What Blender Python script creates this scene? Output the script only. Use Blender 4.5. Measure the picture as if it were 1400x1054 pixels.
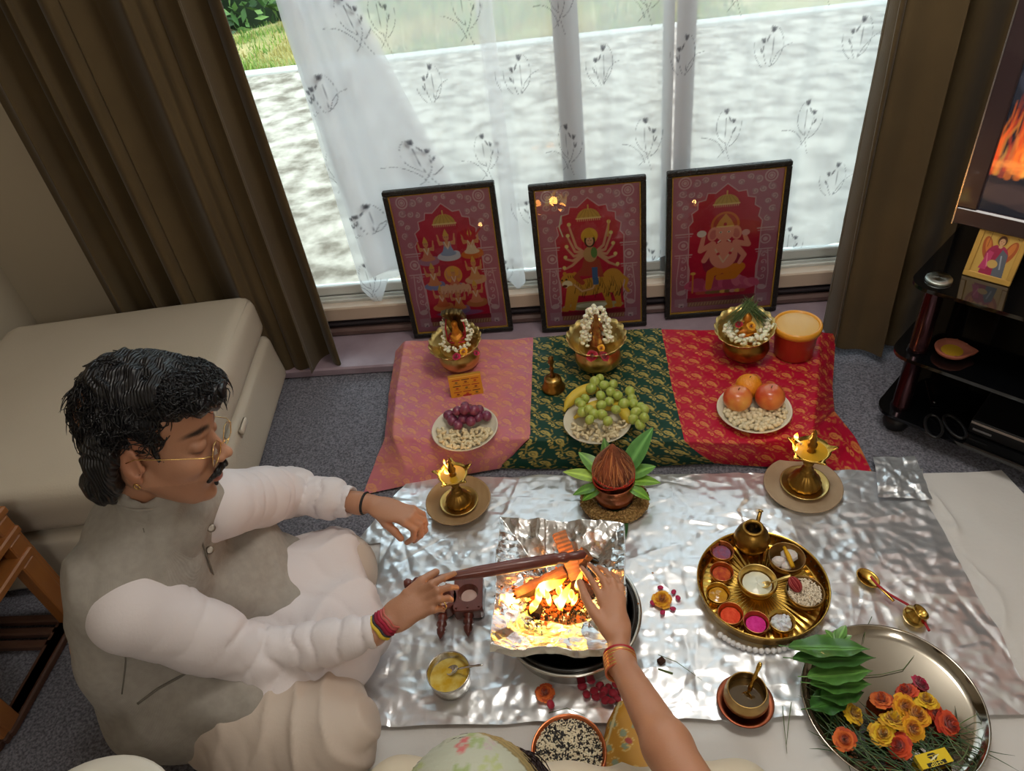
import bpy, math, random
import numpy as np
from mathutils import Vector, Matrix

C = bpy.context.scene.collection
for o in list(bpy.data.objects):
    bpy.data.objects.remove(o)
PI = math.pi
# ------------------------------------------------------------------ camera geometry
F = 990.0
H = 1.55
_D = np.array([178., 1190., F]); _D /= np.linalg.norm(_D)
_Y = np.array([50., -833., F]); _Y -= _D * (_Y @ _D); _Y /= np.linalg.norm(_Y)
_X = np.cross(_Y, -_D)
RW = np.array([_X, _Y, -_D])
CAM = np.array([0, 0, H])
def ray(px, py): return RW @ np.array([px - 700., py - 527., F])
def P(px, py, z=0.0):
    r = ray(px, py); return CAM + r * (z - H) / r[2]
def PY(px, py, y):
    r = ray(px, py); return CAM + r * y / r[1]
def M_(px, py, z, w):
    """metres that w pixels span around that point"""
    q = RW.T @ (P(px, py, z) - CAM); return w * q[2] / F
cam_d = bpy.data.cameras.new('camera'); cam = bpy.data.objects.new('camera', cam_d); C.objects.link(cam)
cam_d.sensor_width = 36; cam_d.lens = 36 * F / 1400; cam_d.clip_start = 0.02
mw = Matrix.Identity(4)
for i in range(3):
    mw[i][0] = RW[i][0]; mw[i][1] = -RW[i][1]; mw[i][2] = -RW[i][2]
mw[0][3], mw[1][3], mw[2][3] = 0, 0, H
cam.matrix_world = mw
bpy.context.scene.camera = cam
# ------------------------------------------------------------------ light, sky, exposure
sc = bpy.context.scene
sc.view_settings.view_transform = 'Standard'; sc.view_settings.look = 'None'
sc.view_settings.gamma = 1; sc.view_settings.use_curve_mapping = False
sc.view_settings.exposure = 0.42
wd = bpy.data.worlds.new('overcast_sky'); sc.world = wd; wd.use_nodes = True
bg = wd.node_tree.nodes['Background']; bg.inputs[0].default_value = (0.80, 0.90, 1.0, 1); bg.inputs[1].default_value = 3.1
def light(name, typ, loc, target, energy, color, **kw):
    l = bpy.data.lights.new(name, typ); l.energy = energy; l.color = color
    for k, v in kw.items(): setattr(l, k, v)
    o = bpy.data.objects.new(name, l); C.objects.link(o); o.location = loc
    d = Vector(target) - Vector(loc)
    o.rotation_euler = d.to_track_quat('-Z', 'Y').to_euler()
    return o
light('sun', 'SUN', (-8, 5, 8), (0, 5, 0), 0.9, (1, .95, .88), angle=0.1)
light('room_fill_light', 'POINT', (0.35, 1.25, 2.1), (0.3, 0.3, 0), 24, (1, .96, .90), shadow_soft_size=.22)  # added fill lamp, unseen, imitating light from the window side
light('room_fill_light', 'POINT', (0.2, -1.2, 2.05), (-0.4, -1.3, 0), 20, (1, .95, .88), shadow_soft_size=.22)  # second added fill lamp, unseen behind the camera, brightening the room

# ------------------------------------------------------------------ materials
def lin(c):
    if isinstance(c, str):
        c = tuple(int(c[i:i+2], 16) / 255 for i in (0, 2, 4))
    return tuple((x / 12.92 if x <= .04045 else ((x + .055) / 1.055) ** 2.4) for x in c)
MATS = {}
def mat(name, col, rough=.6, metal=0., bump=None, vary=None, spec=.5, coat=0., sheen=0., trans=0., sss=0., attr=False, emit=None, alpha=1., ior=1.45, aniso=0.):
    """bump=(kind, scale, strength) ; vary=(scale, amount, colour2)"""
    if name in MATS: return MATS[name]
    m = bpy.data.materials.new(name); m.use_nodes = True; MATS[name] = m
    nt = m.node_tree; b = nt.nodes['Principled BSDF']; N = nt.nodes.new; Lk = nt.links.new
    c = lin(col) + (1,)
    b.inputs['Base Color'].default_value = c
    b.inputs['Roughness'].default_value = rough; b.inputs['Metallic'].default_value = metal
    b.inputs['Specular IOR Level'].default_value = spec; b.inputs['Coat Weight'].default_value = coat
    b.inputs['Coat Roughness'].default_value = .04
    b.inputs['Sheen Weight'].default_value = sheen; b.inputs['Transmission Weight'].default_value = trans
    b.inputs['IOR'].default_value = ior; b.inputs['Alpha'].default_value = alpha
    b.inputs['Anisotropic'].default_value = aniso
    if sss:
        b.inputs['Subsurface Weight'].default_value = sss; b.inputs['Subsurface Radius'].default_value = (1, .3, .15); b.inputs['Subsurface Scale'].default_value = .008
    if emit:
        b.inputs['Emission Color'].default_value = lin(emit[0]) + (1,); b.inputs['Emission Strength'].default_value = emit[1]
    tc = N('ShaderNodeTexCoord').outputs['Object']
    src = None
    if attr:
        a = N('ShaderNodeAttribute'); a.attribute_name = 'paint'; src = a.outputs['Color']
        Lk(src, b.inputs['Base Color'])
    if vary:
        n = N('ShaderNodeTexNoise'); n.inputs['Scale'].default_value = vary[0]; n.inputs['Detail'].default_value = 5
        Lk(tc, n.inputs['Vector'])
        r = N('ShaderNodeMapRange'); r.inputs[1].default_value = .35; r.inputs[2].default_value = .65; r.inputs[4].default_value = vary[1]
        Lk(n.outputs['Fac'], r.inputs[0])
        mx = N('ShaderNodeMix'); mx.data_type = 'RGBA'; Lk(r.outputs[0], mx.inputs[0])
        mx.inputs[6].default_value = c; mx.inputs[7].default_value = lin(vary[2]) + (1,)
        if src is not None: Lk(src, mx.inputs[6])
        Lk(mx.outputs[2], b.inputs['Base Color'])
    if bump:
        kind, s, st = bump
        if kind == 'noise':
            n = N('ShaderNodeTexNoise'); n.inputs['Scale'].default_value = s; n.inputs['Detail'].default_value = 6; out = n.outputs['Fac']
        elif kind == 'voronoi':
            n = N('ShaderNodeTexVoronoi'); n.inputs['Scale'].default_value = s; out = n.outputs['Distance']
        elif kind == 'weave':
            n = N('ShaderNodeTexWave'); n.inputs['Scale'].default_value = s; n.inputs['Distortion'].default_value = 1.5; out = n.outputs['Fac']
        Lk(tc, n.inputs['Vector'])
        bp = N('ShaderNodeBump'); bp.inputs['Strength'].default_value = st; bp.inputs['Distance'].default_value = .004
        Lk(out, bp.inputs['Height']); Lk(bp.outputs[0], b.inputs['Normal'])
    return m

# ------------------------------------------------------------------ objects
def _name(o, label, cat, group, kind):
    if label: o['label'] = label
    if cat: o['category'] = cat
    if group: o['group'] = group
    if kind: o['kind'] = kind
def thing(name, loc=(0, 0, 0), label=None, cat=None, group=None, rz=0, rot=None):
    o = bpy.data.objects.new(name, None); C.objects.link(o); o.empty_display_size = .02
    o.location = Vector([float(v) for v in loc]); o.rotation_euler = rot if rot else (0, 0, rz)
    _name(o, label, cat, group, None); return o
def link(name, me, parent=None, label=None, cat=None, group=None, kind=None, loc=None, rot=None, scale=None):
    o = bpy.data.objects.new(name, me); C.objects.link(o)
    if parent: o.parent = parent
    if loc is not None: o.location = Vector([float(v) for v in loc])
    if rot is not None: o.rotation_euler = rot
    if scale is not None: o.scale = scale if hasattr(scale, '__len__') else (scale,) * 3
    _name(o, label, cat, group, kind); return o
class G:
    """a growing mesh: verts, faces (quads or tris as lists), material slots, optional paint"""
    def __init__(s): s.V = []; s.F = []; s.n = 0; s.mi = []; s.col = []
    def add(s, V, Fc, mi=0, col=None):
        V = np.asarray(V, float).reshape(-1, 3)
        s.V.append(V)
        for f in Fc: s.F.append([int(i) + s.n for i in f])
        s.mi += [mi] * len(Fc); s.n += len(V)
        s.col.append(np.tile(np.array(lin(col) if col is not None else (1, 1, 1)), (len(V), 1)))
        return s
    def mesh(s, name, mats, smooth=True, paint=False):
        me = bpy.data.meshes.new(name)
        V = np.concatenate(s.V)
        me.from_pydata(V.tolist(), [], s.F)
        for m in (mats if isinstance(mats, (list, tuple)) else [mats]): me.materials.append(m)
        me.polygons.foreach_set('material_index', s.mi)
        me.polygons.foreach_set('use_smooth', [smooth] * len(s.F))
        if paint: setpaint(me, np.concatenate(s.col))
        me.update(); return me
    def xf(s, k, Mx):
        """transform the k-th last added chunk"""
        s.V[-k] = (np.asarray(Mx)[:3, :3] @ s.V[-k].T).T + np.asarray(Mx)[:3, 3]; return s
def setpaint(me, col):
    a = me.color_attributes.new('paint', 'FLOAT_COLOR', 'POINT')
    c = np.ones((len(me.vertices), 4), np.float32); c[:, :3] = col
    a.data.foreach_set('color', c.ravel())
def npmesh(name, V, Q, mats, smooth=True, paint=None):
    """fast all-quad / all-tri mesh"""
    V = np.ascontiguousarray(V, np.float32); Q = np.ascontiguousarray(Q, np.int32); k = Q.shape[1]
    me = bpy.data.meshes.new(name)
    me.vertices.add(len(V)); me.vertices.foreach_set('co', V.ravel())
    me.loops.add(Q.size); me.loops.foreach_set('vertex_index', Q.ravel())
    me.polygons.add(len(Q)); me.polygons.foreach_set('loop_start', np.arange(0, Q.size, k, dtype=np.int32))
    me.polygons.foreach_set('loop_total', np.full(len(Q), k, np.int32))
    me.polygons.foreach_set('use_smooth', np.full(len(Q), smooth))
    for m in (mats if isinstance(mats, (list, tuple)) else [mats]): me.materials.append(m)
    me.update(calc_edges=True); me.validate()
    if paint is not None: setpaint(me, paint)
    return me
def gridQ(nu, nv):
    i, j = np.meshgrid(np.arange(nu - 1), np.arange(nv - 1), indexing='ij')
    a = (i * nv + j).ravel(); return np.stack([a, a + nv, a + nv + 1, a + 1], 1)
def lathe(prof, seg=32, close=False, sx=1, sy=1, lobes=0, lobe_amp=0, lobe_from=0):
    prof = np.array(prof, float); n = len(prof); t = np.arange(seg) * 2 * PI / seg
    V = []
    for k, (r, z) in enumerate(prof):
        rr = r * (1 + (lobe_amp * np.abs(np.cos(lobes * t / 2)) if lobes and k >= lobe_from else 0)) * np.ones(seg)
        V.append(np.stack([rr * np.cos(t) * sx, rr * np.sin(t) * sy, np.full(seg, z)], 1))
    V = np.concatenate(V); Fc = []
    for k in range(n - 1):
        for j in range(seg):
            j2 = (j + 1) % seg; Fc.append((k * seg + j, k * seg + j2, (k + 1) * seg + j2, (k + 1) * seg + j))
    return V, Fc
def tube(path, rad, seg=8, cap=True, flat=1., up=None):
    path = np.array(path, float); n = len(path)
    rad = np.full(n, rad, float) if np.isscalar(rad) else np.array(rad, float)
    T = np.gradient(path, axis=0); T /= np.linalg.norm(T, axis=1)[:, None] + 1e-12
    u = np.array(up if up is not None else (0, 0, 1.)); 
    if abs(T[0] @ u) > .95: u = np.array((1., 0, 0))
    V = []
    for i in range(n):
        u = u - T[i] * (T[i] @ u); u /= np.linalg.norm(u) + 1e-12; w = np.cross(T[i], u)
        t = np.arange(seg) * 2 * PI / seg
        V.append(path[i] + rad[i] * (np.outer(np.cos(t), w) + flat * np.outer(np.sin(t), u)))
    V = np.concatenate(V); Fc = []
    for k in range(n - 1):
        for j in range(seg):
            j2 = (j + 1) % seg; Fc.append((k * seg + j, k * seg + j2, (k + 1) * seg + j2, (k + 1) * seg + j))
    if cap: Fc += [tuple(range(seg))[::-1], tuple(range((n - 1) * seg, n * seg))]
    return V, Fc
def box(x0, x1, y0, y1, z0, z1, b=0.0):
    if b <= 0:
        V = [(x, y, z) for x in (x0, x1) for y in (y0, y1) for z in (z0, z1)]
        return V, [(0, 1, 3, 2), (4, 6, 7, 5), (0, 4, 5, 1), (2, 3, 7, 6), (0, 2, 6, 4), (1, 5, 7, 3)]
    V = []; 
    rings = [(b, z0), (0, z0 + b), (0, z1 - b), (b, z1)]
    for ins, z in rings:
        xa, xb, ya, yb = x0 + ins, x1 - ins, y0 + ins, y1 - ins; c = b * .8
        V += [(xa + c, ya, z), (xb - c, ya, z), (xb, ya + c, z), (xb, yb - c, z), (xb - c, yb, z), (xa + c, yb, z), (xa, yb - c, z), (xa, ya + c, z)]
    Fc = [tuple(range(8))[::-1], tuple(range(24, 32))]
    for k in range(3):
        for j in range(8): Fc.append((k * 8 + j, k * 8 + (j + 1) % 8, (k + 1) * 8 + (j + 1) % 8, (k + 1) * 8 + j))
    return V, Fc
def ico(r=1., sub=2, sx=1, sy=1, sz=1):
    # uv ball is enough and keeps quads
    n = {1: 6, 2: 10, 3: 16}[sub]; m = n // 2 + 1
    V = [(0, 0, -r * sz)]; 
    for i in range(1, m):
        a = -PI / 2 + PI * i / m
        for j in range(n): V.append((r * sx * math.cos(a) * math.cos(2 * PI * j / n), r * sy * math.cos(a) * math.sin(2 * PI * j / n), r * sz * math.sin(a)))
    V.append((0, 0, r * sz)); Fc = [(0, 1 + (j + 1) % n, 1 + j) for j in range(n)]
    for i in range(m - 2):
        for j in range(n): Fc.append((1 + i * n + j, 1 + i * n + (j + 1) % n, 1 + (i + 1) * n + (j + 1) % n, 1 + (i + 1) * n + j))
    L = len(V) - 1; o = 1 + (m - 2) * n
    Fc += [(o + j, o + (j + 1) % n, L) for j in range(n)]
    return V, Fc
def Rz(a): return np.array([[math.cos(a), -math.sin(a), 0], [math.sin(a), math.cos(a), 0], [0, 0, 1.]])
def Rx(a): return np.array([[1, 0, 0], [0, math.cos(a), -math.sin(a)], [0, math.sin(a), math.cos(a)]])
def Ry(a): return np.array([[math.cos(a), 0, math.sin(a)], [0, 1., 0], [-math.sin(a), 0, math.cos(a)]])
def mv(VF, R=None, t=(0, 0, 0)):
    V = np.asarray(VF[0], float)
    if R is not None: V = V @ np.asarray(R).T
    return V + np.asarray(t), VF[1]
def one(name, VF, m, parent=None, smooth=True, **kw):
    return link(name, G().add(*VF).mesh(name, m, smooth), parent, **kw)
# value noise in numpy ---------------------------------------------------------
def _hash(ix, iy, iz, seed):
    h = (ix.astype(np.int64) * 374761393 + iy.astype(np.int64) * 668265263 + iz.astype(np.int64) * 2147483647 + seed * 974711) & 0xffffffff
    h = ((h ^ (h >> 13)) * 1274126177) & 0xffffffff
    return ((h ^ (h >> 16)) & 0xffff) / 65535.
def vnoise(p, s=1., seed=0):
    q = np.asarray(p) * s; i = np.floor(q); f = q - i; f = f * f * (3 - 2 * f); i = i.astype(np.int64); r = 0
    for a in (0, 1):
        for b in (0, 1):
            for c in (0, 1):
                w = (f[:, 0] if a else 1 - f[:, 0]) * (f[:, 1] if b else 1 - f[:, 1]) * (f[:, 2] if c else 1 - f[:, 2])
                r = r + w * _hash(i[:, 0] + a, i[:, 1] + b, i[:, 2] + c, seed)
    return r * 2 - 1
def fbm(p, s=1., o=3, seed=0):
    return sum(vnoise(p, s * 2 ** k, seed + k) / 2 ** k for k in range(o))
def crumple(u, v, s, seed=0, g=.7):
    """continuous faceted height for creased foil"""
    q = np.stack([u, v], -1) * s; i0 = np.floor(q).astype(np.int64); best = np.full(u.shape, 1e9)
    for a in (-1, 0, 1):
        for b in (-1, 0, 1):
            ix = i0[..., 0] + a; iy = i0[..., 1] + b; z = np.zeros_like(ix)
            cx = ix + _hash(ix, iy, z, seed); cy = iy + _hash(ix, iy, z, seed + 1)
            gx = (_hash(ix, iy, z, seed + 2) * 2 - 1) * g; gy = (_hash(ix, iy, z, seed + 3) * 2 - 1) * g
            dx = q[..., 0] - cx; dy = q[..., 1] - cy
            best = np.minimum(best, np.hypot(dx, dy) + gx * dx + gy * dy)
    return best / s
# signed distance modelling (surface nets on sparse blocks) ----------------------
def s_cap(a, b, ra, rb, k=.02, flat=None):
    return ('c', np.array(a, float), np.array(b, float), ra, rb, k)
def s_ell(c, r, k=.02, R=None): return ('e', np.array(c, float), np.array(r, float), None if R is None else np.asarray(R, float), 0, k)
def s_box(c, hf, r, k=.02, R=None): return ('b', np.array(c, float), np.array(hf, float), None if R is None else np.asarray(R, float), r, k)
def s_sub(prim): return ('-',) + prim
def sdf_eval(prims, p):
    d = None
    for pr in prims:
        neg = pr[0] == '-'
        q = pr[1:] if neg else pr
        if q[0] == 'c':
            _, a, b, ra, rb, k = q; ba = b - a; t = np.clip(((p - a) @ ba) / max(ba @ ba, 1e-9), 0, 1)
            e = np.linalg.norm(p - a - t[:, None] * ba, axis=1) - (ra + (rb - ra) * t)
        elif q[0] == 'b':
            _, c, hf, R, r, k = q; w = p - c
            if R is not None: w = w @ R
            w = np.abs(w) - hf + r; e = np.linalg.norm(np.maximum(w, 0), axis=1) + np.minimum(w.max(1), 0) - r
        else:
            _, c, r, R, _0, k = q; w = p - c
            if R is not None: w = w @ R
            k0 = np.linalg.norm(w / r, axis=1); k1 = np.linalg.norm(w / (r * r), axis=1) + 1e-9; e = k0 * (k0 - 1) / k1
        if neg:
            h = np.clip(.5 - .5 * (d + e) / k, 0, 1); d = d + (-e - d) * h + k * h * (1 - h)
        elif d is None: d = e
        else:
            h = np.clip(.5 + .5 * (e - d) / k, 0, 1); d = e + (d - e) * h - k * h * (1 - h)
    return d
def surfnet(fn, lo, hi, h, B=8):
    lo = np.array(lo, float); hi = np.array(hi, float); nb = np.ceil((hi - lo) / (h * B)).astype(int)
    bi = np.stack(np.meshgrid(*[np.arange(n) for n in nb], indexing='ij'), -1).reshape(-1, 3)
    cen = lo + (bi + .5) * B * h
    near = np.abs(fn(cen)) < B * h * .5 * 1.733 + 3.5 * h
    bi = bi[near]
    g = np.stack(np.meshgrid(*[np.arange(B + 1)] * 3, indexing='ij'), -1).reshape(-1, 3)
    gi = (bi[:, None, :] * B + g[None]).reshape(-1, 3)
    val = np.empty(len(gi)); 
    for s in range(0, len(gi), 400000): val[s:s + 400000] = fn(lo + gi[s:s + 400000] * h)
    n1 = B + 1; val = val.reshape(-1, n1, n1, n1); sg = val < 0
    big = (nb * B + 2); key = lambda c: (c[..., 0] * big[1] + c[..., 1]) * big[2] + c[..., 2]
    corners = [(a, b, c) for a in (0, 1) for b in (0, 1) for c in (0, 1)]
    sl = lambda a: slice(a, a + B)
    cnt = sum(sg[:, sl(a), sl(b), sl(c)].astype(int) for a, b, c in corners)
    act = (cnt > 0) & (cnt < 8); K = np.argwhere(act)
    cv = np.stack([val[:, sl(a), sl(b), sl(c)][act] for a, b, c in corners], 1)
    pos = np.zeros((len(K), 3)); num = np.zeros(len(K)); ca = np.array(corners, float)
    for x in range(8):
        for y in range(x + 1, 8):
            if np.abs(ca[x] - ca[y]).sum() != 1: continue
            m = (cv[:, x] < 0) != (cv[:, y] < 0); t = np.where(m, cv[:, x] / (cv[:, x] - cv[:, y] + 1e-12), 0)
            pos += np.where(m[:, None], ca[x] + t[:, None] * (ca[y] - ca[x]), 0); num += m
    gc = bi[K[:, 0]] * B + K[:, 1:]
    V = lo + (gc + pos / num[:, None]) * h
    kk = key(gc); od = np.argsort(kk); kk = kk[od]; V = V[od]
    quads = []
    for ax in range(3):
        s2 = [slice(0, B)] * 3; s3 = [slice(0, B)] * 3; s3[ax] = slice(1, B + 1)
        a = sg[(slice(None),) + tuple(s2)]; b = sg[(slice(None),) + tuple(s3)]
        E = np.argwhere(a != b); fl = a[a != b]; e = bi[E[:, 0]] * B + E[:, 1:]
        u = np.zeros(3, int); w = np.zeros(3, int); u[(ax + 1) % 3] = 1; w[(ax + 2) % 3] = 1
        ok = (e[:, (ax + 1) % 3] > 0) & (e[:, (ax + 2) % 3] > 0); e = e[ok]; fl = fl[ok]
        q = np.stack([key(e - u - w), key(e - w), key(e), key(e - u)], 1)
        ix = np.clip(np.searchsorted(kk, q), 0, len(kk) - 1); good = (kk[ix] == q).all(1)
        ix = ix[good]; fl = fl[good]; ix[~fl] = ix[~fl][:, ::-1]; quads.append(ix)
    return V, np.concatenate(quads)
def Mrot(yaw, pitch, roll):
    """columns = forward, left, up of a head-like frame"""
    return Rz(yaw) @ Ry(pitch) @ Rx(roll)
# paint canvas ------------------------------------------------------------------
class Canvas:
    def __init__(s, w, h, nx, base):
        s.w, s.h = w, h; s.nx = nx; s.ny = int(nx * h / w); x = (np.arange(s.nx) + .5) / s.nx * w; y = (np.arange(s.ny) + .5) / s.ny * h
        s.X, s.Y = np.meshgrid(x, y, indexing='ij'); s.c = np.tile(np.array(lin(base)), (s.nx, s.ny, 1)); s.px = w / s.nx
    def put(s, m, col, a=1.):
        m = np.clip(m, 0, 1)[..., None] * a; s.c = s.c * (1 - m) + np.array(lin(col)) * m
    def ell(s, x, y, rx, ry, col, ang=0., a=1.):
        ca, sa = math.cos(ang), math.sin(ang); dx = s.X - x; dy = s.Y - y
        u = (dx * ca + dy * sa) / rx; v = (-dx * sa + dy * ca) / ry
        r = np.hypot(u, v); s.put((1 - r) * min(rx, ry) / s.px + .5, col, a)
    def ring(s, x, y, r, w, col, a=1.):
        s.put((w / 2 - np.abs(np.hypot(s.X - x, s.Y - y) - r)) / s.px + .5, col, a)
    def line(s, pts, w, col, a=1., w2=None):
        pts = np.array(pts, float); n = len(pts) - 1; best = np.full(s.X.shape, 1e9)
        w2 = w if w2 is None else w2
        for i in range(n):
            A, B = pts[i], pts[i + 1]; d = B - A
            t = np.clip(((s.X - A[0]) * d[0] + (s.Y - A[1]) * d[1]) / max(d @ d, 1e-12), 0, 1)
            ww = w + (w2 - w) * (i + t) / n
            best = np.minimum(best, np.hypot(s.X - A[0] - t * d[0], s.Y - A[1] - t * d[1]) - ww / 2)
        s.put(-best / s.px + .5, col, a)
    def poly(s, pts, col, a=1.):
        pts = np.array(pts, float); ins = np.zeros(s.X.shape, bool); n = len(pts)
        for i in range(n):
            (x1, y1), (x2, y2) = pts[i], pts[(i + 1) % n]
            if y1 == y2: continue
            c = ((y1 > s.Y) != (y2 > s.Y)) & (s.X < (x2 - x1) * (s.Y - y1) / (y2 - y1) + x1); ins ^= c
        s.put(ins.astype(float), col, a)
    def spiral(s, x, y, r, turns, w, col, a0=0., d=1, a=1.):
        t = np.linspace(0, 1, 26); s.line(np.stack([x + r * t * np.cos(a0 + d * t * turns * 2 * PI), y + r * t * np.sin(a0 + d * t * turns * 2 * PI)], 1), w, col, a)
    def sample(s, u, v):
        """u,v in canvas units, wraps"""
        i = np.floor((u % s.w) / s.w * s.nx).astype(int) % s.nx; j = np.floor((v % s.h) / s.h * s.ny).astype(int) % s.ny
        return s.c[i, j]
    def sheet(s, name, W, Hh, m):
        """flat printed sheet in the local xz plane facing -y, bottom centre at the origin"""
        nu, nv = s.nx, s.ny; u, v = np.meshgrid(np.linspace(-W / 2, W / 2, nu), np.linspace(0, Hh, nv), indexing='ij')
        V = np.stack([u, 0 * u, v], -1).reshape(-1, 3); Q = gridQ(nu, nv)
        return npmesh(name, V, Q, m, False, s.c.reshape(-1, 3))
# ================================================================== THE SETTING
m_wall = mat('painted_wall', 'b9ad98', .85, bump=('noise', 60, .12))
m_ceil = mat('ceiling_paint', 'ece8e0', .9)
m_carpet = mat('charcoal_carpet', '55555e', .95, bump=('noise', 300, 1.0), vary=(170, 1., '8a8a94'))
m_upvc = mat('white_window_plastic', 'dcdcd6', .35)
m_greyup = mat('grey_window_stile', '8b9198', .4)
m_mauve = mat('mauve_stone_ledge', 'a08e98', .45, vary=(9, .8, '8a7680'), bump=('noise', 40, .2))
m_brown = mat('brown_stained_trim', '6d5550', .45, vary=(20, .5, '5a4541'))
m_beige = mat('beige_sill_trim', 'c9b39e', .5)
m_dark = mat('dark_gap', '2a2226', .8)
def struct(name, VF, m, smooth=False, parent=None, **kw):
    o = one(name, VF, m, parent, smooth, **kw)
    if parent is None: o['kind'] = 'structure'
    return o
# carpet: slightly uneven pile grid
u, v = np.meshgrid(np.linspace(-2.07, 1.9, 260), np.linspace(-2.6, 2.2, 300), indexing='ij')
pp = np.stack([u, v, 0 * u], -1).reshape(-1, 3)
pp[:, 2] = -.004 + .002 * vnoise(pp, 12, 3) + .0016 * vnoise(pp, 45, 5)
o = link('floor', npmesh('floor', pp, gridQ(260, 300), m_carpet), kind='structure')
struct('wall_left', box(-2.17, -2.07, -2.6, 2.3, 0, 2.4), m_wall)
struct('wall_right', box(1.9, 2.0, -2.6, 2.3, 0, 2.4), m_wall)
struct('wall_back', box(-2.17, 2.0, -2.7, -2.6, 0, 2.4), m_wall)
struct('ceiling', box(-2.17, 2.0, -2.7, 2.4, 2.4, 2.5), m_ceil)
g = G()
for b_ in ((-2.17, -1.12, 2.2, 2.36, 0, 2.4), (1.12, 2.0, 2.2, 2.36, 0, 2.4), (-1.12, 1.12, 2.2, 2.36, 2.12, 2.4)): g.add(*box(*b_))
link('wall_front', g.mesh('wall_front', m_wall, False), kind='structure')
struct('baseboard_front', box(-2.07, -1.1, 2.182, 2.2, 0, .1, .004), m_upvc)
struct('baseboard_left', box(-2.07, -2.052, -2.6, 2.18, 0, .1, .004), m_upvc)
# stone ledge and stepped trim under the sliding window
struct('trim_1', box(-1.25, 1.25, 1.985, 2.2, -.002, .032, .006), m_mauve)
g = G(); g.add(*box(-1.2, 1.2, 2.178, 2.22, .0321, .062, .008)); g.add(*box(-1.2, 1.2, 2.186, 2.22, .075, .085, .003), 1); g.add(*box(-1.2, 1.2, 2.2, 2.23, .032, .1), 1)
link('trim_2', g.mesh('trim_2', [m_brown, m_dark], False), kind='structure')
struct('trim_3', box(-1.2, 1.2, 2.19, 2.235, .0935, .15, .005), m_beige)
# sliding window: frame with tracks, two stiles, three panes
g = G(); g.add(*box(-1.12, 1.12, 2.236, 2.34, .10, .142, .002))
for y in (2.237, 2.262, 2.288, 2.318): g.add(*box(-1.12, 1.12, y, y + .008, .14, .157, .002))
for x in (-1.12, 1.06): g.add(*box(x, x + .06, 2.236, 2.34, .142, 2.12, .003))
g.add(*box(-1.12, 1.12, 2.236, 2.34, 2.06, 2.12, .003))
win = link('window_1', g.mesh('window_frame', m_upvc, False), kind='structure')
for x0, w in ((-.035, .075), (.285, .028), (.325, .05)):
    one('stile', box(x0, x0 + w, 2.262, 2.306, .155, 2.07, .004), m_greyup, win, False)
one('bottom_rail', box(-1.06, 1.06, 2.27, 2.30, .158, .195, .004), m_upvc, win, False)
gm = bpy.data.materials.new('window_glass'); gm.use_nodes = True; nt = gm.node_tree
nt.nodes.remove(nt.nodes['Principled BSDF']); out = nt.nodes['Material Output']
def glassmat(gm, tint, gl=.06, rough=.0, ior=1.35):
    nt = gm.node_tree; out = nt.nodes['Material Output']
    t = nt.nodes.new('ShaderNodeBsdfTransparent'); t.inputs[0].default_value = lin(tint) + (1,)
    gs = nt.nodes.new('ShaderNodeBsdfGlossy'); gs.inputs['Roughness'].default_value = rough
    fr = nt.nodes.new('ShaderNodeFresnel'); fr.inputs[0].default_value = ior
    mx = nt.nodes.new('ShaderNodeMixShader'); nt.links.new(fr.outputs[0], mx.inputs[0]); nt.links.new(t.outputs[0], mx.inputs[1]); nt.links.new(gs.outputs[0], mx.inputs[2]); nt.links.new(mx.outputs[0], out.inputs[0])
glassmat(gm, 'f4faf8')
for x0, x1 in ((-1.06, -.035), (.04, .285), (.375, 1.06)):
    one('pane', box(x0, x1, 2.282, 2.286, .19, 2.06), gm, win, False)
# outside: paved patio, lawn, hedge
u, v = np.meshgrid(np.linspace(-7, 5, 240), np.linspace(2.36, 6.3, 140), indexing='ij'); pp = np.stack([u, v, 0 * u], -1).reshape(-1, 3)
pp[:, 2] = -.1 + .012 * fbm(pp * (1, 2.2, 1), 2.5, 4, 9)
link('patio', npmesh('patio', pp, gridQ(240, 140), mat('weathered_patio_concrete', 'b3a99b', .9, bump=('noise', 14, 1.), vary=(7.5, 1., '6a5f52'))), kind='structure')
struct('patio_edge', box(-7, 5, 6.28, 6.40, -.2, -.07, .01), mat('pale_edging', 'bdbab2', .8))
u, v = np.meshgrid(np.linspace(-9, 6, 160), np.linspace(6.38, 13, 100), indexing='ij'); pp = np.stack([u, v, 0 * u], -1).reshape(-1, 3)
pp[:, 2] = -.13 + .05 * fbm(pp, 1.5, 4, 2)
lawn = link('lawn', npmesh('lawn', pp, gridQ(160, 100), mat('lawn_soil', '6f7a3a', .95, vary=(1.6, 1., 'b09c6c'))), kind='structure')
rng = np.random.default_rng(4)
n = 16000; bx = rng.uniform(-5, 1.5, n); by = np.minimum(6.42 + rng.random(n) ** 1.6 * 3.2, 7.75 + (bx + 3.3).clip(0, 9) * .9 - rng.random(n) * .4); hgt = rng.uniform(.04, .12, n); a = rng.uniform(0, 6.28, n)
wd_ = .011; dx = np.cos(a) * wd_; dy = np.sin(a) * wd_; lx = rng.normal(0, .03, n); ly = rng.normal(0, .03, n); z0 = -.14 + 0 * bx
V = np.stack([np.stack([bx - dx, by - dy, z0], 1), np.stack([bx + dx, by + dy, z0], 1), np.stack([bx + lx, by + ly, z0 + hgt], 1)], 1).reshape(-1, 3)
ct = np.array([lin('6f8a34'), lin('8aa046'), lin('a89a5a'), lin('55752e')]); nz = vnoise(np.stack([bx, by, z0], 1), 1.6, 8); ci = np.where(nz > .15, 2, rng.integers(0, 4, n))
link('grass', npmesh('grass', V, np.arange(3 * n).reshape(-1, 3), mat('grass_blades', 'ffffff', .8, attr=True), False, np.repeat(ct[ci], 3, 0)), label='short sunlit lawn grass beyond the patio', cat='grass', kind='stuff')
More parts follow.
